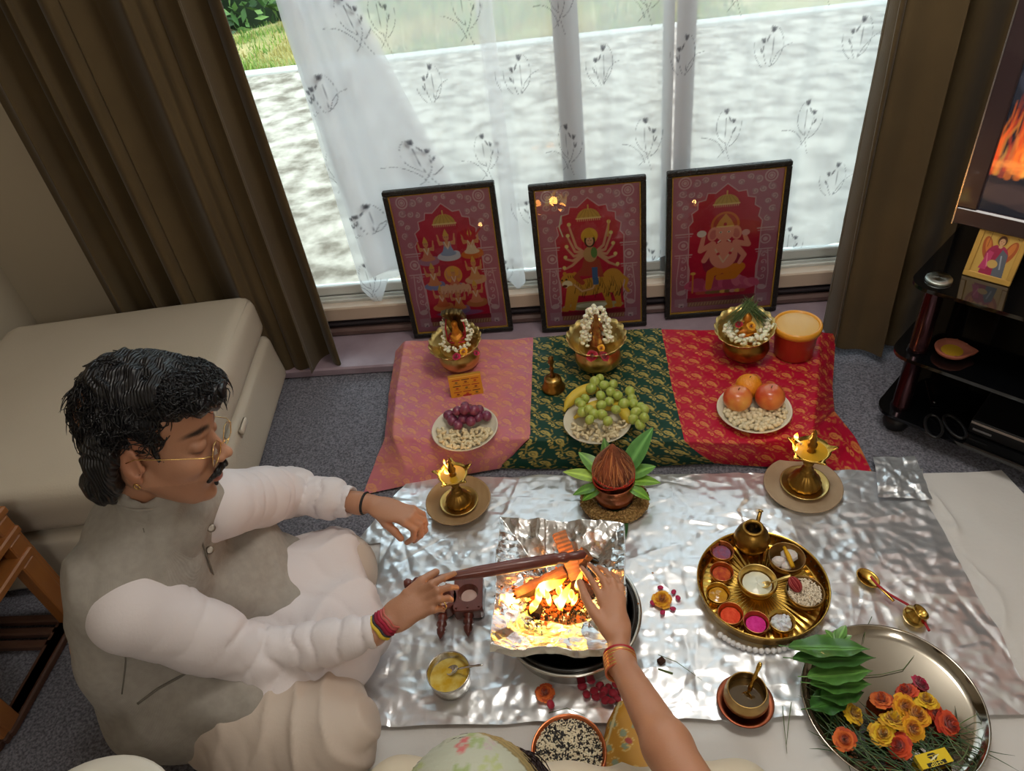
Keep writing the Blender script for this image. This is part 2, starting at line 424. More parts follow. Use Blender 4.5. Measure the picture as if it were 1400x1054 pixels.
n = 15000; hx = rng.uniform(-7.5, 4, n); hz = rng.uniform(-.2, 2.4, n)
hy = 8.15 + (hx + 3.3).clip(0, 9) * .9 + .25 * vnoise(np.stack([hx, hz, 0 * hx], 1), 2.2, 3) + rng.uniform(-.1, .1, n) + .12 * (hz)
t1 = rng.normal(0, 1, (n, 3)); t1 /= np.linalg.norm(t1, axis=1)[:, None]; t2 = np.cross(t1, rng.normal(0, 1, (n, 3))); t2 /= np.linalg.norm(t2, axis=1)[:, None]
c = np.stack([hx, hy, hz], 1); s_ = rng.uniform(.04, .09, n)[:, None]
V = np.stack([c - t1 * s_, c + t2 * s_ * .45, c + t1 * s_, c - t2 * s_ * .45], 1).reshape(-1, 3)
ct = np.array([lin('3f5f2a'), lin('56753a'), lin('6f8a48'), lin('2c4420')])
hedge = thing('hedge', (-3, 8.4, -.1), 'dense green hedge at the edge of the lawn, seen through the window', 'hedge')
o = link('foliage', npmesh('foliage', V - np.array([-3, 8.4, -.1]), np.arange(4 * n).reshape(-1, 4), mat('hedge_leaves', 'ffffff', .6, attr=True), False, np.repeat(ct[rng.integers(0, 4, n)], 4, 0)), hedge, kind='stuff')
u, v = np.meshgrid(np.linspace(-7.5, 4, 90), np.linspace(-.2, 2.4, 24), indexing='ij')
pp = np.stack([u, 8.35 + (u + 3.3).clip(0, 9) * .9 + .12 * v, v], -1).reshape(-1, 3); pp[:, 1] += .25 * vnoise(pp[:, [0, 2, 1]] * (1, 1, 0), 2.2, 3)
link('shade_sheet', npmesh('shade_sheet', pp - np.array([-3, 8.4, -.1]), gridQ(90, 24), mat('hedge_shadow', '24331a', .9)), hedge)  # dark sheet behind the leaves, its colour standing in for inner shade

# ================================================================== CURTAINS
m_velvet = mat('olive_brown_velvet', '57482f', .8, spec=.2, sheen=.15, bump=('noise', 160, .12), vary=(5, .5, '483b26'))
def curtain(name, x0, x1, yb, folds, amp, seed, label, z0=.034, z1=2.34, lean=None):
    nu, nv = 420, 60; s, z = np.meshgrid(np.linspace(0, 1, nu), np.linspace(0, 1, nv) ** 1.1, indexing='ij')
    rg = np.random.default_rng(seed); ph = rg.uniform(0, 6.28, 4)
    w = s + .035 * np.sin(2 * PI * s * 1.5 + ph[3]) + .012 * np.sin(3 * z + ph[0]) * (1 - z)
    y = -np.abs(np.sin(PI * w * folds + ph[0])) ** .8 * amp + amp * .25 * np.sin(2 * PI * w * folds * 1.7 + ph[1]) + .25 * amp * np.sin(2 * PI * w * folds * .5 + ph[2])
    x = x0 + (x1 - x0) * s + .35 * amp * np.sin(2 * PI * w * folds + ph[0])
    if lean is not None: x = x + lean(s, z); 
    spread = 1 + .35 * (1 - z) ** 3
    Z = z0 + (z1 - z0) * z + (1 - z) ** 6 * .008 * np.sin(2 * PI * w * folds)
    V = np.stack([x, yb + y * spread, Z], -1).reshape(-1, 3)
    Vb = V + np.array([0, .006, 0]); n0 = len(V); Q = gridQ(nu, nv); Qs = [Q, Q[:, ::-1] + n0]
    a = np.arange(nu - 1) * nv; Qs.append(np.stack([a, a + n0, a + nv + n0, a + nv], 1))
    for c0 in (0, (nu - 1) * nv):
        b = c0 + np.arange(nv - 1); q = np.stack([b, b + 1, b + 1 + n0, b + n0], 1); Qs.append(q if c0 == 0 else q[:, ::-1])
    root = thing(name, ((x0 + x1) / 2, yb, z0), label, 'curtain')
    link('drape', npmesh(name, np.concatenate([V, Vb]) - np.array([(x0 + x1) / 2, yb, z0]), np.concatenate(Qs), m_velvet), root)
    # hem band
    k = 5; W = np.concatenate([V.reshape(nu, nv, 3)[:, :k].reshape(-1, 3) + np.array([0, -.003, 0])])
    link('hem', npmesh('hem', W - np.array([(x0 + x1) / 2, yb, z0]), gridQ(nu, k), m_velvet), root)
    return root
curtain('velvet_curtain', -1.60, -.885, 2.055, 5, .060, 3, 'olive brown velvet curtain left of the window, falling behind the cream footstool')
curtain('velvet_curtain', .765, 1.45, 2.03, 4.5, .095, 8, 'olive brown velvet curtain right of the window, behind the black television stand')
one('curtain_rail', mv(tube([(-1.7, 2.1, 2.36), (1.7, 2.1, 2.36)], .014, 10)), mat('rail_metal', '8a8578', .35, 1.), smooth=True, label='metal curtain rail above the sliding window', cat='rail')
# sheer fabric with printed tulips on long thin stems
rp = random.Random(5); cvs = Canvas(.30, .42, 170, 'ffffff')
def tulip(x, y, s, a):
    g1 = '6c6a72'
    for k in (-1, 0, 1):
        cvs.ell(x + k * .35 * s * math.cos(a) , y + .2 * s + k * .35 * s * math.sin(a), .32 * s, .75 * s, g1, a - k * .35, .75)
def stem(x, y, a, L, curl):
    t = np.linspace(0, 1, 14); aa = a + curl * t
    cvs.line(np.stack([x + np.cumsum(np.cos(aa)) * L / 14, y + np.cumsum(np.sin(aa)) * L / 14], 1), .0022, '77767e', .8, .0012)
for bx_, by_ in ((.09, .30), (.235, .10)):
    f = 1 if bx_ < .1 else -1
    tulip(bx_, by_, .012, .2 * f); tulip(bx_ + .028 * f, by_ - .03, .010, -.2 * f)
    stem(bx_, by_ - .008, -PI / 2 - .1 * f, .15, .5 * f); stem(bx_ + .028 * f, by_ - .035, -PI / 2, .12, -.9 * f); stem(bx_ + .01 * f, by_ - .10, PI / 2 + 1.2 * f, .13, -1.9 * f); stem(bx_ + .01 * f, by_ - .11, .4 if f > 0 else PI - .4, .10, 1.2 * f); stem(bx_ + .0, by_ - .14, PI / 2 + .2, .14, 1.6 * f)
    cvs.ell(bx_ + .014 * f, by_ - .022, .0028, .010, '5f5d66', .5 * f, .8); cvs.ell(bx_ + .034 * f, by_ - .055, .0028, .009, '5f5d66', -.5 * f, .8)
sm = bpy.data.materials.new('printed_sheer_voile'); sm.use_nodes = True; nt = sm.node_tree; nt.nodes.remove(nt.nodes['Principled BSDF']); out = nt.nodes['Material Output']
at = nt.nodes.new('ShaderNodeAttribute'); at.attribute_name = 'paint'
t = nt.nodes.new('ShaderNodeBsdfTransparent'); df = nt.nodes.new('ShaderNodeBsdfDiffuse'); tl = nt.nodes.new('ShaderNodeBsdfTranslucent'); 
ml = nt.nodes.new('ShaderNodeMix'); ml.data_type = 'RGBA'; ml.blend_type = 'MULTIPLY'; ml.inputs[0].default_value = 1; ml.inputs[7].default_value = (.93, .93, .95, 1)
nt.links.new(at.outputs['Color'], ml.inputs[6]); nt.links.new(ml.outputs[2], df.inputs[0]); nt.links.new(ml.outputs[2], tl.inputs[0]); nt.links.new(at.outputs['Color'], t.inputs[0])
m1 = nt.nodes.new('ShaderNodeMixShader'); m1.inputs[0].default_value = .55; nt.links.new(df.outputs[0], m1.inputs[1]); nt.links.new(tl.outputs[0], m1.inputs[2])
m2 = nt.nodes.new('ShaderNodeMixShader')
lw = nt.nodes.new('ShaderNodeLayerWeight'); lw.inputs[0].default_value = .5   # cloth seen edge-on is denser
mr = nt.nodes.new('ShaderNodeMapRange'); mr.inputs[3].default_value = .60; mr.inputs[4].default_value = .98; nt.links.new(lw.outputs['Facing'], mr.inputs[0])
nt.links.new(mr.outputs[0], m2.inputs[0]); nt.links.new(t.outputs[0], m2.inputs[1]); nt.links.new(m1.outputs[0], m2.inputs[2]); nt.links.new(m2.outputs[0], out.inputs[0])
def sheer(x0, x1, yb, folds, amp, seed, hem, diag=0., uo=0., z1=1.28, full=1.25, dens=330, edge=None):
    nu = int((x1 - x0) * dens) + 2; nv = 300
    s, t = np.meshgrid(np.linspace(0, 1, nu), np.linspace(0, 1, nv), indexing='ij')
    rg = np.random.default_rng(seed); ph = rg.uniform(0, 6.28, 6)
    zb = hem(s); z = zb + (z1 - zb) * t
    q = s * folds + diag * (1.2 - z) ; am = amp * (.6 + .4 * np.sin(ph[4] + 3 * s))
    y = am * np.sin(2 * PI * q + ph[0]) + .5 * am * np.sin(2 * PI * q * 2.3 + ph[1] + z) + .3 * am * np.sin(2 * PI * q * .47 + ph[2])
    x = x0 + (x1 - x0) * s + .3 * am * np.cos(2 * PI * q + ph[0])
    if edge is not None: x = x + edge(s, z)
    V = np.stack([x, yb + y, z], -1).reshape(-1, 3)
    col = cvs.sample(s * (x1 - x0) * full + uo, z + .0 * s).reshape(-1, 3)
    # woven hem a little denser
    return V, gridQ(nu, nv), col
YS = 2.216
def hz(px, py): return float(PY(px, py, YS)[2])
hA = [(0, hz(500, 395)), (.05, hz(513, 414)), (.10, hz(528, 412)), (.18, hz(548, 380)), (.5, hz(600, 360)), (.85, hz(680, 370)), (.95, hz(700, 395)), (1, hz(706, 385))]
top = thing('sheer_curtain', (-.5, YS, .2), 'white sheer curtain printed with grey tulips, gathered aside at the left of the window', 'curtain')
off = np.array([-.5, YS, .2])
V, Q, c = sheer(-.79, -.195, YS, 4, .009, 2, lambda s: np.interp(s, [a for a, b in hA], [b for a, b in hA]), .6, .05)
link('drape', npmesh('sheer_drape', V - off, Q, sm, True, c), top)
V, Q, c = sheer(-.79, -.60, 2.203, 2.2, .005, 7, lambda s: hz(530, 375) + .02 * np.sin(5 * s), .3, .2, edge=lambda s, z: (.30 * s * np.clip((1.25 - z) / .95, 0, 1) ** 1.1 + .06 * np.clip((1.1 - z), 0, 1)) * .85)
ge = npmesh('sheer_edge', V - off, Q, sm, True, c); link('gathered_edge', ge, top); link('gathered_edge', ge, top, loc=(.012, -.007, .01))
top2 = thing('sheer_curtain', (.3, YS, .2), 'white sheer curtain printed with grey tulips, hanging straight behind the two right-hand pictures', 'curtain')
off2 = np.array([.3, YS, .2])
V, Q, c = sheer(-.245, 1.0, YS + .003, 6.5, .010, 11, lambda s: hz(900, 352) + .008 * np.sin(14 * s), .15, .1)
link('drape', npmesh('sheer_drape', V - off2, Q, sm, True, c), top2)
for rt, x0, x1, of in ((top, -.79, -.20, off), (top2, -.24, 1.0, off2)):
    V, Q, c = sheer(x0, x1, YS, 5, .010, 11, lambda s: 1.28 + 0 * s, .15, z1=2.33, dens=110)
    link('upper_drape', npmesh('upper_drape', V - of, Q, sm, True, c), rt)
# ================================================================== FURNITURE
def sdfmesh(name, prims, lo, hi, h, m, disp=None, paint=None, off=(0, 0, 0), smooth=True):
    def fn(p):
        d = sdf_eval(prims, p)
        if disp is not None:
            k = np.abs(d) < .024
            if k.any(): d[k] += disp(p[k])
        return d
    V, Q = surfnet(fn, lo, hi, h)
    return npmesh(name, V - np.asarray(off), Q, m, smooth, None if paint is None else paint(V))
m_leather = mat('cream_leather', 'c9bfae', .42, bump=('noise', 180, .15), vary=(3, .4, 'beb3a1'))
st = thing('footstool', (-1.45, 1.545, 0), 'large cream leather storage footstool behind the seated man', 'footstool', rz=.10)
me = sdfmesh('base', [s_box((0, 0, .105), (.42, .425, .10), .035)], (-.5, -.5, -.02), (.5, .5, .25), .012, m_leather, lambda p: -.006 * np.cos(p[:, 2] * 14) + .002 * fbm(p, 6, 2)); link('base', me, st)
me = sdfmesh('lid', [s_box((0, 0, .285), (.415, .42, .08), .045), s_ell((0, 0, .33), (.36, .37, .05), .05)], (-.5, -.5, .16), (.5, .5, .42), .012, m_leather, lambda p: .003 * fbm(p, 4, 2)); link('lid', me, st)
for sx in (-1,):
    pass
c = .40
loop = [(-c, -c, .352), (c, -c, .352), (c, c, .352), (-c, c, .352)]
pts = []
for i in range(4):
    a, b = np.array(loop[i]), np.array(loop[(i + 1) % 4]); pts += [a + (b - a) * t for t in np.linspace(.03, .97, 8)]
pts.append(pts[0]); one('piping', tube(pts, .0035, 6), m_leather, st)
one('pull_tab', mv(box(-.008, .004, -.03, .03, .17, .195, .004), None, (.428, -.05, 0)), mat('tab_leather', 'd2c8b8', .5), st)

m_wood = mat('orange_brown_wood', '99602f', .38, bump=('weave', 14, .15), vary=(7, .8, '7c4922'), coat=.3)
m_wood_d = mat('dark_brown_wood', '55392c', .5, vary=(9, .6, '3d281f'))
for k, (px, py, yy) in enumerate(((43, 745, 1.045), (25, 716, 1.058), (7, 690, 1.07))):
    q = PY(px, py, yy); x, z = q[0], q[2]; w, d = .34 + .06 * k, .34 + .03 * k
    t = thing('nest_table', (x, yy, 0), ('smallest of three nested wooden side tables at the left edge', 'middle of three nested wooden side tables at the left edge', 'largest and topmost of three nested wooden side tables at the left edge')[k], 'side table', 'nested wooden side tables at the left edge')
    one('tabletop', box(-w, 0, -d, 0, z - .022, z, .004), m_wood, t, False)
    one('apron', box(-w + .03, -.02, -.04 - .0 * k, -.02, z - .05, z - .0225), m_wood, t, False)
    for dx in (-.022, -w + .022):
        one('leg', box(dx - .018, dx + .018, -.052, -.008, .022, z - .023, .004), m_wood, t, False)
        one('leg', box(dx - .018, dx + .018, -d + .008, -d + .05, .022, z - .023, .004), m_wood, t, False)
    ry = P(50, 848 + 17 * k, .01)[1] - yy
    one('runner', box(-w + .004, -.004, ry - .011, ry + .011, .0, .0215, .004), m_wood_d, t, False)
    for dx in (-.022, -w + .022): one('foot_rail', box(dx - .018, dx + .018, -d + .008, -.008, .0, .0215, .004), m_wood_d, t, False)

# ---------------- television corner
TA = math.atan2(-.67, .74); TS = (.88, 1.58, 0)
m_bglass = mat('black_glass', '08090b', .06, spec=.6, coat=.6)
m_leg = mat('dark_burgundy_chrome', '3a2226', .18, .85)
m_blackp = mat('black_plastic', '121214', .45)
stand = thing('television_stand', TS, 'black glass three-tier television stand with tubular legs', 'television stand', rz=TA)
def roundrect(x0, x1, y0, y1, z0, z1, r, n=7):
    pts = []
    for cx, cy, a0 in ((x1 - r, y1 - r, 0), (x0 + r, y1 - r, 90), (x0 + r, y0 + r, 180), (x1 - r, y0 + r, 270)):
        for i in range(n): a = math.radians(a0 + 90 * i / (n - 1)); pts.append((cx + r * math.cos(a), cy + r * math.sin(a)))
    N = len(pts); V = [(x, y, z0) for x, y in pts] + [(x, y, z1) for x, y in pts]
    return V, [tuple(range(N))[::-1], tuple(range(N, 2 * N))] + [(i, (i + 1) % N, N + (i + 1) % N, N + i) for i in range(N)]
for z in (.065, .265, .48):
    one('glass_shelf', roundrect(-.055, 1.05, -.055, .42, z, z + .010, .05), m_bglass, stand, False)
for x in (0, 1.0):
    for y in (0, .36):
        one('leg', mv(lathe([(.0, .04), (.024, .04), (.024, .0645), (.024, .0645)], 18), None, (x, y, 0)), m_leg, stand)
        g = G(); g.add(*mv(lathe([(.024, .0755), (.027, .08), (.023, .086), (.023, .256), (.027, .262), (.027, .2645)], 18), None, (x, y, 0))); g.add(*mv(lathe([(.024, .2755), (.027, .28), (.023, .286), (.023, .47), (.027, .476), (.027, .4795)], 18), None, (x, y, 0)))
        link('leg_tube', g.mesh('leg_tube', m_leg), stand)
        one('foot', mv(lathe([(0, 0), (.030, .0), (.034, .012), (.034, .030), (.028, .040), (0, .040)], 18), None, (x, y, 0)), m_blackp, stand)
        ft = one('cap_disc', mv(lathe([(0, .4975), (.012, .4977), (.029, .497), (.031, .4945), (.031, .4905)], 28), None, (x, y, 0)), mat('brushed_chrome_disc', 'aeb4ae', .3, 1., aniso=.8), stand)
one('back_post', box(.3, .7, .44, .46, 0.02, .48, .005), m_blackp, stand, False)
# television
m_bez = mat('dark_bronze_bezel', '37292c', .3, coat=.3)
q = PY(1303, 302, 1.67); tvz = q[2]; tvx = q[0]
tv = thing('television', (tvx, 1.67, tvz), 'flat television with dark bronze bezel showing a log fire', 'television', rz=TA)
W_, H_ = 1.0, .60; bz = .045
g = G(); g.add(*box(0, W_, -.012, .03, 0, bz, .004)); g.add(*box(0, W_, -.012, .03, H_ - bz, H_, .004)); g.add(*box(0, bz, -.012, .03, bz - .002, H_ - bz + .002, .004)); g.add(*box(W_ - bz, W_, -.012, .03, bz - .002, H_ - bz + .002, .004)); g.add(*box(.02, W_ - .02, .0301, .06, .02, H_ - .02, .01))
link('bezel', g.mesh('bezel', m_bez, False), tv)
one('bezel_trim', box(.0, .003, -.0135, .0, .0, H_), mat('bright_edge_trim', 'b8babd', .25, 1.), tv, False)
one('infrared_window', box(.18, .30, -.016, -.012, .012, .034, .002), m_blackp, tv, False)
cv = Canvas(.91, .51, 300, '14161c')
R3 = random.Random(2)
for i in range(60):
    cv.ell(R3.uniform(.0, .9), R3.uniform(.0, .18), R3.uniform(.03, .12), R3.uniform(.01, .03), R3.choice(['2c2222', '40302c', '201c20']), R3.uniform(-.4, .4), .5)
for i in range(40): cv.ell(R3.uniform(.0, .9), R3.uniform(.28, .5), R3.uniform(.06, .16), R3.uniform(.03, .08), R3.choice(['31333c', '26282f', '3c3c46']), R3.uniform(-.4, .4), .4)
for i in range(420):
    x = R3.uniform(-.01, .8); h = R3.uniform(.05, .19) * (.6 + .4 * math.sin(x * 14 + 1)); y = .09 + R3.uniform(0, .05); w_ = R3.uniform(.006, .016); dx = R3.uniform(-.02, .035)
    cv.line([(x, y), (x + dx * .2, y + h * .35), (x + dx * .9, y + h * .7), (x + dx, y + h)], w_, R3.choice(['e8521a', 'f47c22', 'd8401e', 'f79a36', 'c24a30', 'ffb04a']), .32, .001)
for i in range(60):
    x = R3.uniform(.0, .75); cv.ell(x, .10 + R3.uniform(0, .03), .022, .008, 'ff9a48', 0, .25)
tm = bpy.data.materials.new('lit_screen'); tm.use_nodes = True; nt = tm.node_tree; b = nt.nodes['Principled BSDF']; b.inputs['Base Color'].default_value = (.01, .01, .012, 1); b.inputs['Roughness'].default_value = .12
a = nt.nodes.new('ShaderNodeAttribute'); a.attribute_name = 'paint'; nt.links.new(a.outputs['Color'], b.inputs['Emission Color']); b.inputs['Emission Strength'].default_value = 1.0
link('screen', cv.sheet('screen', .91, .51, tm), tv, loc=(.5, -.002, .045))
one('neck', box(.42, .58, .032, .06, -tvz + .492, .03, .005), m_blackp, tv, False)
one('foot_plate', roundrect(.30, .70, -.04, .16, -tvz + .4915, -tvz + .505, .04), m_bglass, tv, False)
# small framed icon leaning on the television
q = P(1315, 375, .491); ic = thing('icon_panel', q, 'small gold painted wooden icon of a winged figure, leaning on the top shelf', 'icon', rot=(-.30, 0, TA))
m_gold_w = mat('gold_painted_wood', 'c39a4c', .45, vary=(20, .4, 'a8813a'))
w, h = .105, .135
g = G()
for bx_ in ((0, w, 0, .012, 0, .014), (0, w, 0, .012, h - .012, h), (0, .012, 0, .012, .013, h - .013), (w - .012, w, 0, .012, .013, h - .013), (.01, w - .01, .005, .012, .01, h - .01)): g.add(*box(*bx_, b=.0015))
link('frame', g.mesh('frame', m_gold_w, False), ic)
cv = Canvas(.081, .109, 110, 'c5a052')
for sx, cxx in ((-1, .018), (1, .066)):
    cv.ell(cxx, .062, .011, .028, 'a8552b', -.25 * sx); cv.ell(cxx, .068, .006, .018, 'c8783a', -.25 * sx)
cv.ell(.042, .045, .024, .030, 'a02f50'); cv.poly([(.018, .0), (.066, 0), (.062, .05), (.042, .075), (.022, .05)], '9c2a4c'); cv.poly([(.046, .0), (.070, .0), (.064, .055), (.050, .066), (.043, .04)], '5d626c')
cv.poly([(.014, .012), (.030, .012), (.035, .055), (.024, .058)], 'bb3f6a'); cv.ell(.040, .028, .011, .010, 'c7a35e'); cv.line([(.052, .05), (.058, .02)], .003, '9aa0aa'); cv.line([(.022, .05), (.03, .02)], .002, 'dd7a98')
cv.ell(.043, .086, .013, .015, 'b98f3f'); cv.ell(.043, .085, .0095, .012, '50301f'); cv.ell(.043, .082, .0062, .0085, 'c99a72'); cv.ell(.0408, .083, .001, .0007, '33201a'); cv.ell(.0455, .083, .001, .0007, '33201a'); cv.line([(.0413, .0785), (.045, .0785)], .0008, '8c4a3a')
cv.ell(.043, .071, .004, .004, 'c99a72'); cv.line([(.008, .098), (.013, .098)], .0012, '7a5a2c'); cv.line([(.071, .098), (.075, .094)], .0012, '7a5a2c'); cv.line([(.017, .10), (.0165, .065)], .001, '5a3b1c')
m_print = mat('painted_print', 'ffffff', .5, attr=True)
link('painting', cv.sheet('painting', .081, .109, m_print), ic, loc=(w / 2, .0045, .0135))
one('prop', box(w / 2 - .01, w / 2 + .01, .0122, .018, .02, .09, .001), m_gold_w, ic, False)
q = P(1398, 362, .491); one('remote_control', mv(box(-.02, .02, -.07, .07, 0, .018, .005), Rz(TA + .5)), m_blackp, smooth=False, loc=q + np.array([.03, -.01, 0.0]), label='black remote control beside the icon on the top glass shelf', cat='remote control')
# clay lamp on middle shelf
m_clay = mat('terracotta_clay', '9a5742', .75, bump=('noise', 90, .3))
q = P(1300, 484, .276); dy = thing('clay_lamp', q, 'small terracotta oil lamp with pinched spout on the middle glass shelf', 'oil lamp', rz=-.35)
V, Fc = lathe([(0, .001), (.022, .0), (.038, .010), (.043, .020), (.040, .022), (.030, .016), (.024, .010), (0, .008)], 32)
V = V.copy(); sp = np.exp(-(np.arctan2(V[:, 1], V[:, 0]) / .32) ** 2) * (np.hypot(V[:, 0], V[:, 1]) > .028); V[:, 0] += .016 * sp; one('bowl', (V, Fc), m_clay, dy)
one('oil', lathe([(.026, .0125), (0, .013)], 20), mat('mustard_oil', 'b8902a', .08, coat=.5), dy)
for k in range(8): one('dimple', mv(ico(.0022, 1), None, (.039 * math.cos(k * .7 + .6), .039 * math.sin(k * .7 + .6), .0225)), m_clay, dy)
# scissors lying on the lowest shelf
q = P(1264, 522, .0755); q2 = P(1290, 585, .0755); an = math.atan2(q2[1] - q[1], q2[0] - q[0]); Ls = np.linalg.norm(q2 - q)
sc_ = thing('scissors', q, 'black-handled scissors lying open on the lowest glass shelf', 'scissors', rz=an)
m_steel_d = mat('dark_steel', '4c4e52', .3, 1.)
for s_ in (-1, 1):
    V = [(0, .0, .003), (Ls * .55, .004 * s_ - .006, .003), (Ls * .55, .004 * s_ + .008, .003), (0, .002, .006), (Ls * .55, .004 * s_ - .006, .006), (Ls * .55, .004 * s_ + .008, .006)]
    one('blade', (V, [(0, 1, 2), (3, 5, 4), (0, 3, 4, 1), (1, 4, 5, 2), (2, 5, 3, 0)]), m_steel_d, sc_, False)
    t = np.linspace(0, 2 * PI, 26); pth = np.stack([Ls * 1.0 + .045 * np.cos(t), s_ * .026 + .021 * np.sin(t) + .006 * np.cos(t) * s_, 0 * t + .006], 1)
    one('handle_loop', tube(pth, .0045, 7, cap=False), m_blackp, sc_)
one('pivot_screw', mv(lathe([(.005, 0), (.005, .004), (0, .005)], 12), None, (Ls * .5, 0, .005)), m_steel_d, sc_)
# set-top box on the lowest shelf
q = P(1322, 590, .0755); bx0 = thing('media_player', q, 'black media player with silver front strip on the lowest glass shelf', 'media player', rz=TA)
one('case', box(0, .36, .0, .20, .001, .045, .003), m_blackp, bx0, False)
one('silver_strip', box(.002, .358, -.003, .0, .036, .0435), mat('satin_silver', 'b9aaa0', .3, 1.), bx0, False)
one('front_label', box(.01, .055, -.0012, .0, .014, .020), mat('grey_print', '77777a', .6), bx0, False)
# ================================================================== PICTURES
m_black = mat('black_lacquer_frame', '1b1714', .4, bump=('voronoi', 220, .6))
m_goldb = mat('gold_beading', 'b58a34', .35, .7, bump=('voronoi', 400, .8))
m_poster = mat('glossy_poster', 'ffffff', .35, attr=True)
glass_m = bpy.data.materials.new('picture_glass'); glass_m.use_nodes = True; glass_m.node_tree.nodes.remove(glass_m.node_tree.nodes['Principled BSDF']); glassmat(glass_m, 'fbfdfc', ior=1.32)
def decor(cv, W, Hh, seed):
    """mauve scroll border, crimson arched niche, gold umbrella"""
    sc1, sc2, nic = 'd2b2be', 'b4879a', 'c01a42'
    pts = [(.052, .035), (.052, .27)]
    arch = [(.052, .27), (.05, .30), (.062, .315), (.058, .34), (.075, .352), (.075, .375), (.097, .38), (.102, .40), (.125, .398), (W / 2, .425)]
    full = pts + arch[1:] + [(W - x, y) for x, y in arch[::-1]] + [(W - .052, .035)]
    cv.poly(full, nic)
    for k in range(40): cv.ell(cv_r.uniform(.06, W - .06), cv_r.uniform(.06, .38), .03, .012, cv_r.choice(['cc2448', 'a8143a']), cv_r.uniform(-.5, .5), .25)
    cv.line([(x, y) for x, y in full], .0032, sc1, .9)
    for m_ in (0, 1):
        fx = (lambda x: W - x) if m_ else (lambda x: x); d = -1 if m_ else 1
        cv.ring(fx(.036), .437, .017, .004, sc1); cv.ring(fx(.036), .437, .009, .003, sc1); cv.ell(fx(.036), .437, .005, .005, sc1)
        for i, (x, y, r) in enumerate(((.07, .432, .012), (.095, .44, .010), (.12, .425, .009), (.145, .443, .008), (.03, .405, .012), (.055, .40, .010), (.078, .395, .009), (.022, .375, .010), (.04, .36, .009), (.025, .335, .011), (.036, .305, .010))):
            cv.ell(fx(x), y, r * 1.1, r * .8, sc2, .6 * d); cv.spiral(fx(x), y, r, 1.3, .0028, sc1, i, d)
        for y in (.275, .205): cv.line([(fx(.012), y), (fx(.062), y)], .004, sc1); cv.line([(fx(.014), y - .008), (fx(.060), y - .008)], .002, sc1)
        cv.ring(fx(.036), .238, .014, .004, sc1); cv.ell(fx(.036), .238, .007, .007, sc1)
        cv.line([(fx(.026), .205), (fx(.018), .12), (fx(.02), .07)], .003, sc1); cv.line([(fx(.046), .20), (fx(.056), .15), (fx(.054), .08)], .004, sc1)
        for y in (.185, .16, .135, .11): cv.spiral(fx(.036), y, .010, 1.1, .003, sc1, y * 40, d)
        cv.ell(fx(.034), .072, .014, .009, sc1, .2 * d); cv.line([(fx(.040), .078), (fx(.050), .088), (fx(.044), .10), (fx(.050), .108)], .004, sc1)     # swan
        cv.poly([(fx(.014), .02), (fx(.054), .02), (fx(.054), .05), (fx(.014), .05)], 'b98a9c'); cv.poly([(fx(.026), .018), (fx(.042), .018), (fx(.042), .032), (fx(.026), .032)], 'd8bcc8'); cv.poly([(fx(.029), .019), (fx(.039), .019), (fx(.037), .025)], '5c2a48')
    cv.poly([(.055, .018), (W - .055, .018), (W - .055, .034), (.055, .034)], 'a06a52')
    for k in range(22): cv.line([(.06 + k * (W - .12) / 21, .021), (.06 + k * (W - .12) / 21 + .003, .031)], .002, 'd8b080')
    cv.poly([(.052, .034), (W - .052, .034), (W - .052, .05), (.052, .05)], '8e2034')
    c = W / 2
    a = np.linspace(0, PI, 20); cv.poly([(c + .036 * math.cos(t), .362 + .030 * math.sin(t)) for t in a], 'c9a24c'); cv.line([(c - .037, .362), (c + .037, .362)], .005, 'e4cc8a'); cv.line([(c, .39), (c, .402)], .004, 'd8b866')
    for k in range(-2, 3): cv.line([(c + k * .015, .364), (c + k * .006, .388)], .001, '8c6a26')
    for k in range(12): cv.line([(c - .034 + k * .0062, .360), (c - .034 + k * .0062, .354)], .0016, 'e8d8a0')
def figure(cv, x, y, s, robe, skin='d99a6a', arms=4, mount='8fa2c8', crown='d8b050', halo=None):
    if halo: cv.ell(x, y + .62 * s, .22 * s, .22 * s, halo)
    cv.ell(x, y - .05 * s, .42 * s, .17 * s, mount); cv.ell(x + .25 * s, y + .02 * s, .16 * s, .12 * s, mount)
    for k in range(arms):
        sg = 1 if k % 2 else -1; r = 1 + k // 2
        cv.line([(x + .08 * s * sg, y + .42 * s), (x + .26 * s * sg, y + (.28 + .1 * r) * s), (x + .30 * s * sg, y + (.40 + .16 * r) * s)], .075 * s, skin, 1, .05 * s)
    cv.poly([(x - .26 * s, y), (x + .26 * s, y), (x + .13 * s, y + .3 * s), (x + .12 * s, y + .48 * s), (x - .12 * s, y + .48 * s), (x - .13 * s, y + .3 * s)], robe)
    cv.ell(x, y + .06 * s, .28 * s, .10 * s, robe); cv.ell(x, y + .38 * s, .11 * s, .12 * s, skin); cv.line([(x - .09 * s, y + .46 * s), (x, y + .22 * s), (x + .09 * s, y + .46 * s)], .04 * s, 'f0e4d8', .8)
    cv.ell(x, y + .62 * s, .10 * s, .125 * s, skin); cv.poly([(x - .11 * s, y + .68 * s), (x + .11 * s, y + .68 * s), (x + .05 * s, y + .82 * s), (x, y + .92 * s), (x - .05 * s, y + .82 * s)], crown)
    cv.ell(x - .035 * s, y + .63 * s, .015 * s, .01 * s, '3a2018'); cv.ell(x + .035 * s, y + .63 * s, .015 * s, .01 * s, '3a2018')
cv_r = random.Random(7)
Wp, Hp = .315, .46
